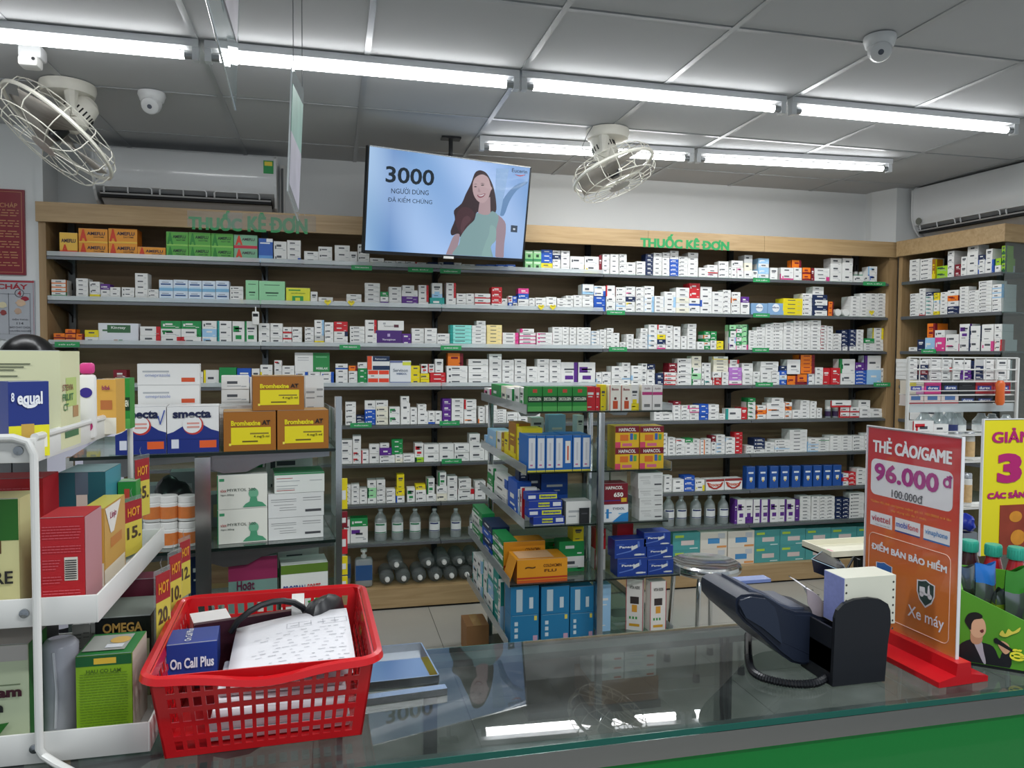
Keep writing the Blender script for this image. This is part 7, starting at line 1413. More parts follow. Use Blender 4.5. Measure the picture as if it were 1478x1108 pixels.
# paper stack holder plate
pl_ = [pp(*v, Y=PY-.055) for v in ((690, 968), (702, 760), (706, 650), (722, 600), (760, 560), (830, 533), (920, 523), (985, 532), (1030, 560), (1045, 600), (1048, 680), (1030, 800), (1012, 958))]
PYs = PY-.055; pl_[0] = (pl_[0][0], CZ+.002); pl_[-1] = (pl_[-1][0], CZ+.002)
MB().prism(pl_, PYs, PYs+.006).build('holder_plate', navy_d, pt, True, recalc=True)
MB().box(pl_[0][0], pl_[-1][0], PYs+.006, PYs+.075, CZ+.002, CZ+.055).box(pl_[0][0], pl_[0][0]+.004, PYs+.006, PYs+.075, CZ+.02, CZ+.085).build('holder_base', navy_d, pt, True)
stk = thing('fanfold_paper', 'thick stack of perforated fanfold forms standing in the printer holder', 'paper stack', (P(1252, 900, Y=PYs+.01).x, PYs+.01, CZ+.06))
x0, z1 = pp(762, 395, Y=PYs+.01); x1, _ = pp(1076, 395, Y=PYs+.01); zt__ = pp(900, 392, Y=PYs+.01)[1]
MB().box(x0, x1, PYs+.009, PYs+.055, zt__-.072, zt__).build('form_stack', mat('form_paper_edge', '#c9cabb', .7, noise=.04, scale=20), stk, True)
MB().box(x0-.0008, x0, PYs+.0095, PYs+.0545, zt__-.071, zt__-.0005).build('tinted_edge', mat('form_edge_violet', '#8089c0', .7, noise=.15, scale=200), stk, True)
hb = MB()
for k in range(7):
    for xx in (x0+.003, x1-.004):
        M = Matrix.Translation((xx, PYs+.0088, zt__-.010-k*.0115)) @ Matrix.Rotation(PI/2, 4, 'X'); hb.lathe([(.0017, 0), (0, .0002)], 8, 0, M)
hb.build('feed_holes', mat('hole_dark', '#3a3a38', .8, noise=0), stk, True)
# curling form between printer and stack
cur = thing('curled_form', 'white perforated form curling up from the printer slot', 'paper', (P(1180, 880, Y=PY).x, PY+.02, P(1180, 890, Y=PY).z)); b = MB(); vv = []; ff = []
pth = [pp(*v, Y=PY+.01) for v in ((560, 640), (640, 650), (655, 600), (640, 560), (610, 515), (570, 482), (530, 468), (600, 462), (690, 458))]
pth = [pp(*v, Y=PY+.01) for v in ((668, 650), (655, 600), (632, 552), (604, 512), (568, 484), (530, 466))]
for i, (x, z) in enumerate(pth):
    for Y in (PY+.008, PY+.075): vv.append((x+(.0 if Y < PY+.05 else .012), Y, z))
for i in range(len(pth)-1): ff.append((2*i, 2*i+1, 2*i+3, 2*i+2))
sh = b.add(vv, ff, 0, True).build('sheet', pap, cur, True); so = sh.modifiers.new('thickness', 'SOLIDIFY'); so.thickness = .0004
hb = MB()
for i in range(1, len(pth)):
    x, z = pth[i]; hb.cbox(x+.0012, PY+.013, z+.0014, .002, .003, .0006); hb.cbox(x+.010, PY+.069, z+.0014, .002, .003, .0006)
hb.build('feed_holes', mat('hole_dark', '#3a3a38', .8, noise=0), cur, True)
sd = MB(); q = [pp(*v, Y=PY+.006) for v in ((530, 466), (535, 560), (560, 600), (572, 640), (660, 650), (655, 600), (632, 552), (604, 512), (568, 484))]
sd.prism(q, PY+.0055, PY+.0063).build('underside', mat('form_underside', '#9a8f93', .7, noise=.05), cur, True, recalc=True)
# coiled cable
cb_ = thing('printer_cable', 'thick black corrugated cable curving from the printer over the counter glass', 'cable', P(1150, 985, Z=CZ+.006))
pts = [P(x, y, Z=CZ+.0075) for x, y in ((1205, 962), (1196, 974), (1178, 985), (1150, 987), (1120, 983), (1095, 975), (1083, 962), (1080, 940), (1080, 915))]
dn = []
for i in range(len(pts)-1):
    p_1 = pts[max(0, i-1)]; p_2 = pts[min(len(pts)-1, i+2)]
    for k in range(14):
        t = k/14; a, b2 = pts[i], pts[i+1]; dn.append(.5*((2*a)+(b2-p_1)*t+(2*p_1-5*a+4*b2-p_2)*t*t+(3*a-p_1-3*b2+p_2)*t**3))
MB().tube(dn, [.0048+.0016*(i % 2) for i in range(len(dn))], 8).build('cord', black_p, cb_, True)
# card reader on its stand
crd = thing('card_reader', 'dark contactless card reader tilted on its stand behind the printer', 'card reader', (P(1215, 830, Y=1.12).x, 1.12, CZ+.0005))
def cr_(x, y, Y): p = P(1166+x/9.23, 740+y/9.23, Y=Y); return p
ftop = [cr_(50, 615, 1.09), cr_(320, 780, 1.08), cr_(470, 750, 1.13), cr_(410, 640, 1.16), (cr_(180, 515, 1.17))]
topp = [cr_(50, 615, 1.08), cr_(390, 752, 1.06), cr_(500, 740, 1.12), cr_(400, 600, 1.16), cr_(190, 512, 1.17)]
bot = [v+Vector((.006, .002, -.022)) for v in topp]
MB().add(topp+bot, [(0, 1, 2, 3, 4), (9, 8, 7, 6, 5)]+[(i, (i+5), (i+1) % 5+5, (i+1) % 5) for i in range(5)]).build('reader_body', mat('reader_navy', '#141b2c', .25, coat=.3), crd, True, recalc=True)
cen_ = sum(topp, Vector())/5; ins = [cen_+(v-cen_)*.86+Vector((0, 0, .0012)) for v in topp]; MB().poly3(ins).build('reader_face', mat('reader_face_grey', '#3a3c40', .3), crd, True)
MB().tube([cen_+(topp[1]-topp[0]).normalized()*(.010*math.cos(k*PI/8)+.012)+(topp[4]-topp[0]).normalized()*.008*math.sin(k*PI/8)+Vector((0, 0, .002)) for k in range(16)], .0005, 4, 0, True).build('contactless_mark', mat('mark_grey', '#8a8d92', .4, noise=0), crd, True)
MB().tube([topp[i]+Vector((0, 0, .0004)) for i in range(5)], .0007, 5, 0, True).build('light_edge', mat('edge_light_blue', '#8fa6b4', .3, noise=0), crd, True)
MB().cyl((cen_.x+.02, cen_.y, CZ+.001), (cen_.x+.02, cen_.y, cen_.z-.022), .010, 12).cyl((cen_.x+.02, cen_.y, CZ+.0005), (cen_.x+.02, cen_.y, CZ+.005), .018, 20).build('stand', black_p, crd, True)
MB().tube([cen_+Vector((.03, 0, -.02)), cen_+Vector((.045, 0, .005)), cen_+Vector((.055, 0, .0)), cen_+Vector((.058, .0, -.04)), (cen_.x+.06, cen_.y, CZ+.004)], .0022, 6).build('cord', black_p, crd, True)
ty = 1.145
a, b_, c_, d_ = P(1200, 797, Y=ty), P(1275, 790, Y=ty), P(1262, 772, Y=ty+.06), P(1224, 773, Y=ty+.06)
ct_ = thing('money_tray', 'cream plastic tray with pink notes behind the red price sign', 'tray', (a.x+.03, ty, a.z-.02))
tz = a.z; x0, x1 = a.x, P(1300, 790, Y=ty).x
MB().box(x0, x1, ty, ty+.085, tz-.012, tz-.009).build('tray_bottom', mat('tray_cream', '#d6d2bc', .4, noise=.03), ct_, True)
for (q0, q1, q2, q3) in ((x0, x1, ty, ty+.003), (x0, x1, ty+.082, ty+.085), (x0, x0+.003, ty+.003, ty+.082), (x1-.003, x1, ty+.003, ty+.082)): MB().box(q0, q1, q2, q3, tz-.012, tz+.001).build('tray_side', mat('tray_cream', '#d6d2bc'), ct_, True)
MB().box(x0+.01, x0+.03, ty+.02, ty+.05, tz-.0088, tz-.0080).build('pink_note', pmat('#d08a9a'), ct_, True)
MB().box(x1-.05, x1-.02, ty+.02, ty+.06, CZ+.001, tz-.0125).build('tray_stand', black_p, ct_, True)
# ================================================================ RED PRICE SIGN
s_ = 1.275
q0 = CAM+ray(1254, 615)*s_; q1 = CAM+ray(1388, 636)*(s_*.862); hb_t = CZ+.030
Us = Vector((q1.x-q0.x, q1.y-q0.y, 0)).normalized(); SW = math.hypot(q1.x-q0.x, q1.y-q0.y); ztop = (q0.z+q1.z)/2; SH = ztop-hb_t
SPL = Plane((q0.x, q0.y), (q1.x, q1.y)); SPL.n = -SPL.n if (SPL.n.dot(SPL.O-CAM) < 0) else SPL.n
sg = thing('price_sign', 'red and orange promotional price sign on a red stand', 'sign', (SPL.at(SW/2, 0, CZ+.0005)), SPL.rot)
def S(a, z): return Vector((a-SW/2, 0, z-CZ-.0005))                 # sign coordinates -> local
zb0 = hb_t; 
m = bpy.data.materials.new('sign_print'); m.use_nodes = True; nt = m.node_tree; bb = nt.nodes['Principled BSDF']; tc = nt.nodes.new('ShaderNodeTexCoord'); sp = nt.nodes.new('ShaderNodeSeparateXYZ'); mr = nt.nodes.new('ShaderNodeMapRange'); rp = nt.nodes.new('ShaderNodeValToRGB')
mr.inputs[1].default_value = .03; mr.inputs[2].default_value = SH+.03; nt.links.new(tc.outputs['Object'], sp.inputs[0]); nt.links.new(sp.outputs[2], mr.inputs[0]); nt.links.new(mr.outputs[0], rp.inputs[0]); nt.links.new(rp.outputs[0], bb.inputs['Base Color']); bb.inputs['Roughness'].default_value = .25; bb.inputs['Coat Weight'].default_value = .5
for i, (p_, c2_) in enumerate(((0, '#cf7a1c'), (.3, '#d8731f'), (.55, '#d6502a'), (.8, '#cc2b33'), (1, '#c81f33'))):
    e = rp.color_ramp.elements[i] if i < 2 else rp.color_ramp.elements.new(p_); e.position = p_; e.color = (*lin(c2_), 1)
MB().box(-SW/2, SW/2, 0, .0012, zb0-CZ, ztop-CZ).build('printed_sheet', m, sg)
MB().box(-SW/2-.002, SW/2+.002, -.0022, -.0008, zb0-CZ-.004, ztop-CZ+.002).build('acrylic_front', glass('sign_acrylic', '#ffffff', .04, .01, alpha=.985), sg)
ed = mat('acrylic_white_edge', '#d9dadd', .15, noise=0)
MB().box(-SW/2-.002, SW/2+.002, -.002, .0025, ztop-CZ+.002, ztop-CZ+.0035).box(SW/2+.002, SW/2+.0032, -.002, .0035, zb0-CZ-.004, ztop-CZ+.0035).box(-SW/2-.0028, -SW/2-.002, -.002, .0025, zb0-CZ-.004, ztop-CZ+.0035).build('acrylic_edge', ed, sg)
MB().box(-SW/2-.002, SW/2+.002, .0014, .0026, zb0-CZ-.004, ztop-CZ+.002).build('acrylic_back', ed, sg)
redst = mat('stand_red', '#b8121c', .3, noise=.03)
MB().prism([(-.045, 0), (.045, 0), (.045, .008), (.014, .014), (.012, .032), (-.012, .032), (-.014, .014), (-.045, .008)], -SW/2-.012, SW/2+.016, axis='X').build('stand', redst, sg, recalc=True)
sc6 = (1220, 600, 5.539)
def sp6(x, y): a, z = SPL.hit(1220+x/5.539, 600+y/5.539); return a, z
def sp7(x, y): a, z = SPL.hit(1220+x/5.039, 780+y/5.039); return a, z
def slab(nm, pts, m_, k=1):
    pts = [S(*p) for p in pts]; b = MB(); b.poly3([(v.x, -.0001*k-.0002, v.z) for v in pts]); o = b.build(nm, m_, sg)
    if o.data.polygons[0].normal.y > 0: o.data.flip_normals()
    return o
def rr_(x0, x1, z0, z1, r): return round_rect(x0, x1, z0, z1, r)
w1 = pmat('#e8e6ea'); mg = pmat('#a32f80')
al, zl = sp6(210, 335); ar, zr_ = sp6(884, 480); bl_, zbl = sp6(205, 620); br_, zbr = sp6(862, 808)
x0, x1 = SW*.045, SW*.935; 
def fz(f): return zb0+SH*f
fy = lambda x, y, g=sp6: g(x, y)
# fractions of sheet height read off the left edge
zA = sp6(215, 335)[1]; zB = sp6(210, 618)[1]
slab('price_panel', rr_(x0, x1, zB, zA, .010), w1, 1)
def stext(s, f0, f1, ztop_, zbot_, m_, bold=.02, k=0, heavy=0): M = Matrix.Translation(S((f0+f1)/2*SW, (ztop_+zbot_)/2)+Vector((0, -.0004-.0002*k, 0))); return text(s, sg, M, (f1-f0)*SW, m_, abs(ztop_-zbot_), bold, 0, 'lettering', 0, heavy)
zc1 = sp6(240, 190)[1]; zc2_ = sp6(240, 285)[1]
stext('THẺ CÀO/GAME', .07, .915, zc1+.006, zc2_, w1, 0, 0, .0011)
zn1 = sp6(250, 368)[1]; zn2 = sp6(250, 515)[1]; stext('96.000', .09, .80, zn1, zn2, mg, .035, 1); stext('đ', .84, .93, zn1, lerp(zn1, zn2, .62), mg, .03, 1)
zm = sp6(400, 592)[1]; zm2 = sp6(400, 655)[1]; gkk = pmat('#4a4a50'); shift = .0
M_ = stext('100.000đ', .30, .64, zm+.0005, zm2, gkk, .005, 1)
slab('strike_line', [(SW*.29, lerp(zm, zm2, .5)), (SW*.62, lerp(zm, zm2, .5)), (SW*.62, lerp(zm, zm2, .5)+.0006), (SW*.29, lerp(zm, zm2, .5)+.0006)], gkk, 6)
og = pmat('#e8a23a'); zy = sp6(205, 655)[1]
stext('*Giảm 4% thẻ cào/game mệnh giá từ 100.000đ trở lên', .05, .93, zy-.001, zy-.0065, og, .0); stext('(áp dụng tối đa 1 thẻ)', .30, .68, zy-.009, zy-.0145, og, .0)
zk = sp6(205, 755)[1]; zk2 = sp6(200, 862)[1]
for i, (f0, f1, s, c, c2_) in enumerate(((.05, .31, 'viettel', '#b02a4a', '#e8e6ea'), (.345, .62, 'mobifone', '#3a4fb0', '#1f3a8a'), (.655, .92, 'vinaphone', '#2a78b8', '#2a6ab0'))):
    slab('brand_panel', [(SW*f0, zk2), (SW*f1, zk2), (SW*f1, zk), (SW*f0, zk)], w1, 1)
    if i: slab('panel_foot', [(SW*f0, zk2), (SW*f1, zk2), (SW*f1, zk2+.0024), (SW*f0, zk2+.0024)], pmat(c2_), 2)
    zmid = lerp(zk, zk2, .42)
    if i == 1:
        stext('mobi', .36, .485, zmid+.0048, zmid-.0048, pmat('#3a4fb0'), .01, 1); stext('fone', .49, .605, zmid+.0048, zmid-.0048, pmat('#c03a4a'), .01, 1)
    else: stext(s, f0+.02, f1-.02, zmid+.0052, zmid-.0052, pmat(c), .01, 1)
    if i == 0: stext('theo cách của bạn', .12, .29, zk2+.0045, zk2+.002, gkk, 0, 1)
pkc = pmat('#f0c8b0'); zg1 = sp6(195, 920)[1]; zg2 = zb0+SH*.055
rl = [S(x, z) for x, z in rr_(SW*.045, SW*.935, zg2, zg1, .010)]
MB().tube([(v.x, -.0006, v.z) for v in rl], .0006, 4, 0, True).build('frame_line', pkc, sg)
ze1 = sp7(190, 3)[1]; ze2 = sp7(190, 48)[1]
stext('ĐIỂM BÁN BẢO HIỂM', .08, .90, ze1+.004, ze2-.001, w1, 0, 0, .0007)
def shield(f0, f1, z1_, z0_, m_, k):
    w_, h_ = (f1-f0)*SW, z1_-z0_; pts = [(0, .9), (.25, .93), (.5, 1), (.75, .93), (1, .9), (1, .5), (.85, .22), (.5, 0), (.15, .22), (0, .5)]; slab('shield', [(f0*SW+a*w_, z0_+b_*h_) for a, b_ in pts], m_, k)
zs1 = lerp(zb0, zg1, .77)+.002; zs0 = lerp(zb0, zg1, .43)
zsA, zsB = sp7(525, 265)[1], sp7(590, 492)[1]; fA = sp7(523, 300)[0]/SW; fB = sp7(655, 330)[0]/SW
shield(fA, fB, zsA+.001, zsB, w1, 3); shield(fA+.012, fB-.012, zsA-.001, zsB+.003, pmat('#173a34'), 4)
cx_ = (fA+fB)/2*SW; czz = (zsA+zsB)/2+.004; sw_ = (fB-fA)*SW
for dx in (-.22, .24): slab('scooter_wheel', [(cx_+dx*sw_+.0042*math.cos(k*PI/6), czz-.006+.0042*math.sin(k*PI/6)) for k in range(12)], w1, 5)
slab('scooter_body', [(cx_+a*sw_, czz+b_) for a, b_ in ((-.34, -.003), (-.34, .005), (-.05, .006), (-.02, -.002), (.1, -.003), (.12, .009), (.2, .012), (.2, .009), (.26, -.004), (.14, -.006), (-.1, -.006))], w1, 5)
fC = sp7(232, 160)[0]/SW; fD = sp7(338, 190)[0]/SW; shield(fC-.01, fD+.01, sp7(230, 142)[1]+.001, sp7(230, 142)[1]-.032, w1, 3); shield(fC, fD, sp7(230, 142)[1], sp7(230, 142)[1]-.030, pmat('#2a6ab8'), 4)
fX, fY = sp7(458, 500)[0]/SW, sp7(722, 600)[0]/SW; zX = sp7(458, 465)[1]; zY = sp7(458, 540)[1]; stext('Xe máy', fX, fY, zX+.001, zY-.006, w1, .01)

# ================================================================ RIGHT END: WIRE RACK, YELLOW SIGN, DRINK BOX
WR = Plane((0, 2.25), (1, 2.25)); wz = lambda x, y: WR.hit(1200+x/3.957, 500+y/3.957)
wx0, wx1 = WR.hit(1306, 600)[0], WR.hit(1463, 600)[0]; wt = WR.hit(1380, 516)[1]
wk = thing('wire_rack', 'white wire display rack with small boxes near the right corner', 'rack', ((wx0+wx1)/2, 2.35, 0))
lv = [wz(600, 190)[1], wz(600, 272)[1], wz(600, 334)[1], wz(600, 505)[1], wz(600, 660)[1], wz(600, 930)[1], .45]
for x in (wx0, wx1):
    MB().cyl((x, 2.24, 0), (x, 2.24, wt), .006, 8).build('upright_tube', rw, wk, True)
MB().cyl(((wx0+wx1)/2, 2.352, 0), ((wx0+wx1)/2, 2.352, lv[0]-.01), .007, 8).build('upright_tube', rw, wk, True); MB().box(wx0, wx1, 2.20, 2.40, 0, .02).build('foot', rw, wk, True)
g = MB(); 
for k in range(11): x = lerp(wx0, wx1, k/10); g.cyl((x, 2.24, wt), (x, 2.24, wt-.085), .0022, 5)
for z in (wt, wt-.042, wt-.085): g.cyl((wx0, 2.24, z), (wx1, 2.24, z), .003, 6)
g.build('top_grid', rw, wk, True)
for i, z in enumerate(lv):
    MB().box(wx0+.055, wx1, 2.25 if i else 2.28, 2.345, z-.006, z-.001).build('tray', rw, wk, True)
    if i: MB().cyl((wx0, 2.243, z+.012), (wx1, 2.243, z+.012), .002, 5).build('front_wire', rw, wk, True)
MB().box(wx0, wx1, 2.2445, 2.2465, wz(600, 345)[1]-.018, wz(600, 345)[1]+.012).build('label_holder', frost, wk, True)
WR2 = Plane((0, 2.29), (1, 2.29)); CAPS[:] = []; LL = 'wire rack grid'
fill(WR2, lv[0], '435,500,70,wwwww;503,555,75,NDNw;560,625,70,wwwww;628,690,72,wwrww;692,735,75,www;745,810,130,PP;745,808,75,w,128;815,872,110,NNN;875,935,72,www;937,1020,72,ww', L_, LL, 'small boxes at the top of the wire rack', .03, .05, .0)
for i, (a, b_, ds) in enumerate(((440, 530, 'durex_mix'), (533, 628, 'durex_pink'), (632, 727, 'durex_black'), (730, 822, 'dark_plain'), (825, 925, 'durex_red'), (927, 1025, 'durex_red'))):
    pbox(ds, Plane((0, 2.252), (1, 2.252)), L_, a, b_, 194, '%s small flat pack, %s along the middle row of the wire rack' % (('yellow and pink', 'pink', 'black', 'plain black', 'dark red', 'red')[i], nth1(i)), lv[1], d=.04, dep=.0, name='small_pack', cat='small box')
for i, (a, b_, ds) in enumerate(((437, 527, 'durex_fetish'), (530, 625, 'durex_fetish'), (628, 727, 'durex_fetish'), (730, 822, 'durex_black'), (825, 925, 'durex_black'))):
    pbox(ds, Plane((0, 2.252), (1, 2.252)), L_, a, b_, 276, '%s pack, %s along the lower row of the wire rack' % (('pale red', 'rosy', 'pale grey', 'black', 'plain black')[i], nth1(i)), lv[2], d=.04, dep=.0, name='small_pack', cat='small box')
p = P(1200+968/3.957, 585, Y=2.21); t = thing('gel_bottle', 'orange gel bottle with white cap hung before the wire rack', 'bottle', (p.x, 2.215, lv[2])); h = P(1444, 542, Y=2.215).z-lv[2]
MB().lathe([(.012, 0), (.019, .01), (.017, h*.5), (.019, h*.7), (.014, h*.8), (.008, h*.84)], 14, 0, Matrix.Diagonal((1, .6, 1, 1))).build('bottle', mat('gel_orange', '#d9662a', .35), t); MB().lathe([(.009, h*.84), (.010, h*.97), (0, h)], 12, 0, Matrix.Diagonal((1, .6, 1, 1))).build('cap', cap_w, t)
fill(WR2, lv[3], '432,545,420,r;548,640,440,w', L_, 'wire rack, low', 'boxes low on the wire rack', .02, .03, -.03)
for i, (x, y) in enumerate(((470, 365), (550, 362), (610, 362), (655, 372), (790, 375), (850, 378), (930, 385))):
    p = P(1200+x/3.957, 640, Y=2.36); zt = P(1200+x/3.957, 500+y/3.957, Y=2.36).z
    t = thing('water_bottle', 'clear bottle, %s in the row behind the white price strips' % nth1(i), 'bottle', (p.x, 2.312, lv[3]), 0, 'clear bottles on the wire rack'); h = zt-lv[3]; MB().lathe([(.026, 0), (.029, .01), (.029, h*.6), (.014, h*.88), (.012, h)], 16).build('bottle', clear_b, t); MB().lathe([(.0293, h*.1), (.0293, h*.4)], 16).build('label', lab_b if i % 3 == 2 else lab_w, t)
for i, (x, y0, zz) in enumerate(((735, 485, 4), (808, 487, 4), (740, 725, 5), (800, 725, 5))):
    p = P(1200+x/3.957, 640, Y=2.27); zt = P(1200+x/3.957, 500+y0/3.957, Y=2.27).z; h = zt-lv[zz]
    jar('slim white bottle with %s, %s of the wire rack' % (('gold bands', 'a small gold label', 'grey label', 'brown label')[i], ('middle shelf', 'middle shelf', 'lower shelf', 'lower shelf')[i]), (p.x, 2.285, lv[zz]), .017, h, lab=mat('lab_gold', '#c9a878', .5, noise=.3, scale=70), capm=mat('cap_silver', '#b9bcc0', .25, metal=.6), name='slim_bottle', capf=.16)
o = lump('dark blue bag corner between the red sign and the yellow sign', 'blue_bag', 'bag', (P(1392, 750, Y=1.5).x, 1.5, P(1392, 765, Y=1.5).z), .016, .03, .022, mat('bag_blue', '#1d2f9a', .3, noise=.1), 4)
stb = thing('parcel_stand', 'narrow grey stand carrying the blue bag', 'stand', (o.location.x, 1.5, 0)); MB().rbox(-.02, .02, -.02, .02, 0, o.location.z-.001, .003).build('post', steel, stb)
# yellow sign
YY = 1.165; a_, b2 = P(1420, 606, Y=YY), P(1416, 787, Y=YY); yx0 = (a_.x+b2.x)/2; yx1 = yx0+.21; yz1 = a_.z; yz0 = b2.z-.02
ys = thing('yellow_sign', 'bright yellow promotional sign with magenta lettering at the right edge', 'sign', ((yx0+yx1)/2, YY, yz0))
MB().box(yx0, yx1, YY, YY+.003, yz0, yz1).build('sheet', mat('sign_yellow', '#e2d51c', .4, noise=.02), ys, True)
MB().box(yx0-.002, yx0, YY-.001, YY+.004, yz0, yz1+.002).box(yx0, yx1, YY-.001, YY+.004, yz1, yz1+.002).build('sleeve_edge', ed, ys, True)
MB().box((yx0+yx1)/2-.008, (yx0+yx1)/2+.008, YY+.0032, YY+.007, CZ+.001, yz0+.12).box((yx0+yx1)/2-.05, (yx0+yx1)/2+.05, YY-.018, YY+.022, CZ+.0005, CZ+.006).build('stand', black_p, ys, True)
mgt = mat('sign_magenta', '#b01f6a', .45, noise=0)
def ytext(s, x0, y0, y1, wd, bold=.015): p = P(x0, (y0+y1)/2, Y=YY-.001); hh = (y1-y0)*YY/FOC; M = Matrix.Translation(Vector((p.x+wd/2, YY-.0006, p.z))-ys.location); return text(s, ys, M, wd, mgt, hh, bold if bold > .02 else 0, 0, 'lettering', 0, .0010 if bold > .02 else .0014)
ytext('GIẢM', 1433, 616, 641, .088, .015); ytext('3', 1440, 650, 702, .055, .05); ytext('CÁC SẢN PHẨM', 1426, 706, 721, .145, .012)
p0_, p1_ = P(1443, 729, Y=YY), P(1478, 787, Y=YY); MB().box(p0_.x, p0_.x+.12, YY-.0012, YY-.0004, yz0, p0_.z).build('photo_print', mat('photo_red_brown', '#8f3a26', .5, noise=.4, scale=25), ys, True)
b = MB(); 
for cx_, cz_, rx, rz_ in ((1465, 745, 14, 10), (1468, 775, 16, 14)):
    c_ = P(cx_, cz_, Y=YY); b.poly3([(c_.x+rx*YY/FOC*math.cos(k*PI/8), YY-.0016, max(yz0, c_.z+rz_*YY/FOC*math.sin(k*PI/8))) for k in range(16)])
b.build('food_print', mat('photo_orange', '#d08a2a', .5, noise=.3, scale=40), ys, True)
# green display box
g0, g1 = P(1384, 957, Z=CZ), P(1500, 976, Z=CZ); GB = Plane((g0.x, g0.y), (g1.x, g1.y)); GBu = GB
if GB.n.dot(GB.O-CAM) < 0: GB.n = -GB.n
dbx = thing('drink_display_box', 'green cardboard display box printed with a man holding a microphone', 'display box', GB.at(0, 0, CZ+.0005), GB.rot)
gl_len = .26; hL = GB.hit(1386, 851)[1]-CZ; hR = GB.hit(1478, 896)[1]-CZ; aR = GB.hit(1478, 900)[0]; slope = (hR-hL)/aR; grb = mat('box_leaf_green', '#4f8f22', .45, noise=.05, scale=8); dsgn = 1 if Vector((0, 1, 0)).dot(GB.n) > 0 else -1
def DB(a, z, d=0): return Vector((a, d, z))
hh_ = lambda a: max(.03, hL+slope*a)
pts = [(0, .004), (gl_len, .004), (gl_len, hh_(gl_len)), (aR, hh_(aR)), (0, hL)]
MB().prism(pts, 0, .003).build('front_face', grb, dbx, recalc=True)
MB().prism([(p_[0], p_[1]*1.0) for p_ in [(0, .004), (gl_len, .004), (gl_len, .12), (0, .12)]], .14, .143).build('back_face', grb, dbx, recalc=True)
MB().box(0, .003, .003, .14, .004, hL).build('side_face', grb, dbx); MB().box(gl_len-.003, gl_len, .003, .14, .004, .1).build('side_face', grb, dbx); MB().box(0, gl_len, -.001, .143, .0, .0035).build('bottom_face', black_p, dbx)
def dz(x, y): a, z = GB.hit(1360+x/4.617, 760+y/4.617); return (a, z-CZ)
KD = [0]
def dshape(nm, pts, c):
    KD[0] += 1; q = [dz(*p) for p in smooth_pts(pts)]; y = -.0003-.0001*KD[0]; bm = bmesh.new(); f = bm.faces.new([bm.verts.new((a, y, max(.005, z))) for a, z in q]); f.normal_update()
    if f.normal.y > 0: f.normal_flip()
    bmesh.ops.triangulate(bm, faces=bm.faces); me = bpy.data.meshes.new(nm); bm.to_mesh(me); bm.free(); me.materials.append(pmat(c)); return link(nm, me, dbx)
dshape('suit_print', [(190, 750), (110, 790), (95, 860), (100, 915), (200, 930), (330, 940), (450, 945), (455, 850), (400, 840), (380, 880), (340, 800), (260, 770)], '#17181c')
dshape('shirt_print', [(210, 765), (240, 840), (280, 920), (290, 900), (275, 830), (262, 770)], '#a9a3ac')
dshape('neck_print', [(195, 690), (190, 760), (225, 785), (265, 765), (262, 700)], '#b98a6a')
dshape('face_print', [(190, 620), (185, 690), (215, 735), (260, 738), (290, 700), (285, 640), (262, 610), (215, 600)], '#d1a482')
dshape('hair_print', [(160, 650), (150, 620), (175, 580), (225, 570), (265, 590), (262, 612), (215, 620), (195, 650), (190, 690)], '#14110f')
dshape('mouth_print', [(250, 692), (272, 684), (276, 700), (262, 708)], '#6a2a2a')
dshape('hand_print', [(370, 780), (395, 760), (440, 785), (450, 830), (420, 850), (390, 820)], '#c99a78')
dshape('microphone_print', [(342, 750), (360, 740), (380, 755), (480, 828), (470, 838), (375, 785), (350, 775)], '#101114')
text('ẽm', dbx, Matrix.Translation(Vector((dz(545, 860)[0]+.004, -.0022, dz(545, 860)[1]))), .045, pmat('#e0d83a'), .018, .03)
dshape('scribble_print', [(380, 720), (400, 690), (420, 715), (440, 680), (470, 700), (520, 670), (510, 700), (460, 720), (420, 735)], '#c9c04a')
tealcap = mat('cap_teal', '#2f9a84', .35); juice = mat('juice_red', '#a8222a', .15, coat=.5, noise=.05)
for i, (x, y, Yd) in enumerate(((1400, 779, 1.10), (1434, 785, 1.06), (1467, 789, 1.02))):
    p = P(x, y, Y=Yd); loc = Vector((p.x, Yd, CZ+.0045)); h = p.z-loc.z; r = .0225*Yd/1.05*.62
    t = thing('juice_bottle', '%s juice bottle with a ribbed teal cap standing in the green box' % ('leftmost', 'middle', 'rightmost')[i], 'bottle', loc)
    MB().lathe([(r*1.15, 0), (r*1.2, .01), (r*1.15, h*.7), (r*.8, h*.84), (r*.8, h*.87)], 18).build('bottle', juice if i else mat('juice_dark', '#3a2226', .15, coat=.5), t); b = MB(); b.lathe([(r*.92, h*.87), (r*.95, h*.88), (r*.93, h*.985), (r*.85, h), (0, h)], 24)
    for k in range(20): a = k*PI/10; b.cyl((r*.94*math.cos(a), r*.94*math.sin(a), h*.885), (r*.94*math.cos(a), r*.94*math.sin(a), h*.975), .0005, 4)
    b.build('cap', tealcap, t)
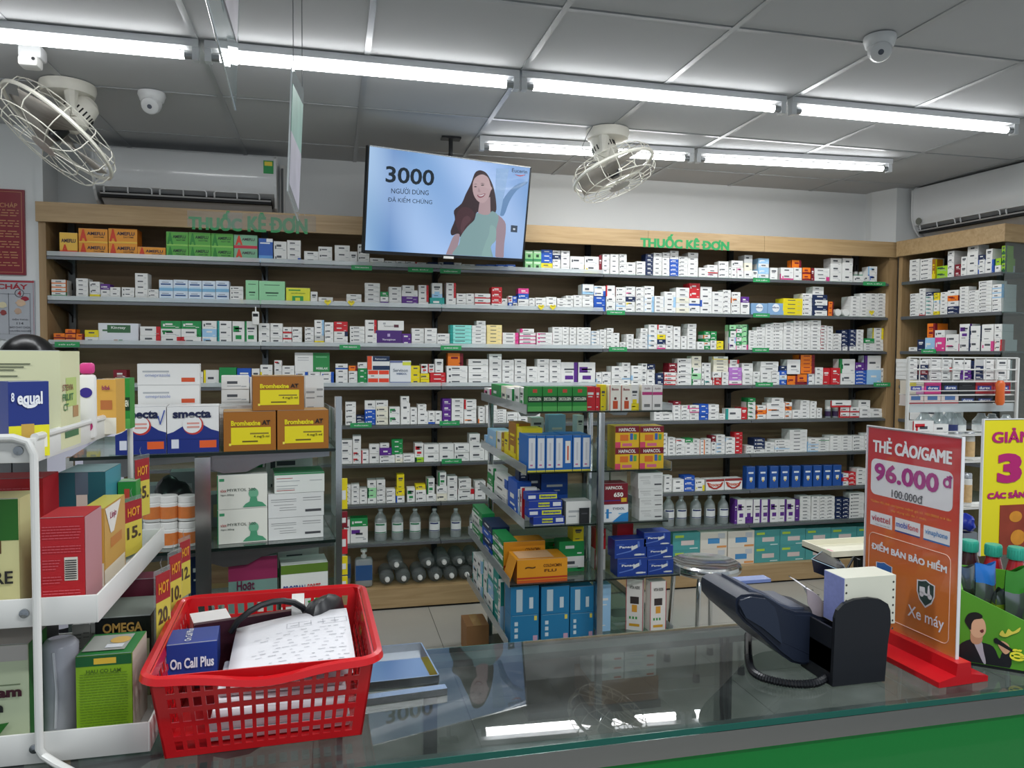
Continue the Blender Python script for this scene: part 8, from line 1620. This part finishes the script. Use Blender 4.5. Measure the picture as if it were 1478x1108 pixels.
foil = mat('foil_silver', '#8f9698', .2, metal=.8, noise=.3, scale=30); fblue = mat('foil_blue', '#2a6fc0', .3, noise=.2, scale=20, coat=.4); fgreen = mat('foil_green', '#2f7a22', .3, noise=.4, scale=18, coat=.4)
def sachet(label, px, py, pw, ph, Yd, m1_, m2, tilt, seed):
    p = P(px, py+ph/2, Y=Yd); w, h = pw*Yd/FOC, ph*Yd/FOC; t = thing('drink_pouch', label, 'pouch', p, tilt); r = random.Random(seed); nx, ny = 6, 8
    def sh(z0, z1, nm, m_):
        vv = []; ff = []
        for s in (-1, 1):
            for j in range(ny+1):
                for i in range(nx+1):
                    u, v = i/nx, z0+(z1-z0)*j/ny; bul = .012*math.sin(PI*min(1, max(0, u)))**.6*math.sin(PI*min(.97, max(.03, v)))**.5; vv.append(((u-.5)*w*(1+.05*math.sin(v*7+seed)), s*(bul+.0006), v*h+.003*math.sin(u*6+seed)))
        n = (nx+1)*(ny+1)
        for j in range(ny):
            for i in range(nx): a = j*(nx+1)+i; ff += [(a, a+1, a+nx+2, a+nx+1), (n+a, n+a+nx+1, n+a+nx+2, n+a+1)]
        MB().add(vv, ff, 0, True).build(nm, m_, t)
    sh(0, .62, 'lower_foil', m1_); sh(.62, 1, 'upper_foil', m2)
sachet('blue-topped silver pouch in front of the juice bottles', 1420, 840, 50, 88, 1.005, foil, fblue, .15, 1)
sachet('dark silver pouch leaning beside the red sign', 1392, 845, 36, 92, 1.05, mat('foil_dark', '#3a4238', .25, noise=.4, scale=25), foil, -.2, 2)
sachet('green leafy pouch at the right end of the display box', 1466, 850, 58, 100, .965, foil, fgreen, .1, 3)
sachet('yellow-green pouch low between the other pouches', 1443, 868, 30, 60, .985, mat('foil_lime', '#8fae2a', .3, noise=.3), foil, .3, 5)

# blue pen tick on the stomach medicine box
for o in list(C.objects):
    if o.get('label') == 'white and navy stomach medicine box with a blue pen tick mark':
        w, h = max(v[0] for v in o.bound_box)*2, max(v[2] for v in o.bound_box)
        MB().tube([(w*.34, -.0016, h*.80), (w*.38, -.0016, h*.62), (w*.47, -.0016, h*.92)], .0012, 5).build('pen_mark', pmat('#2a4aa8'), o)

flush_boxes()
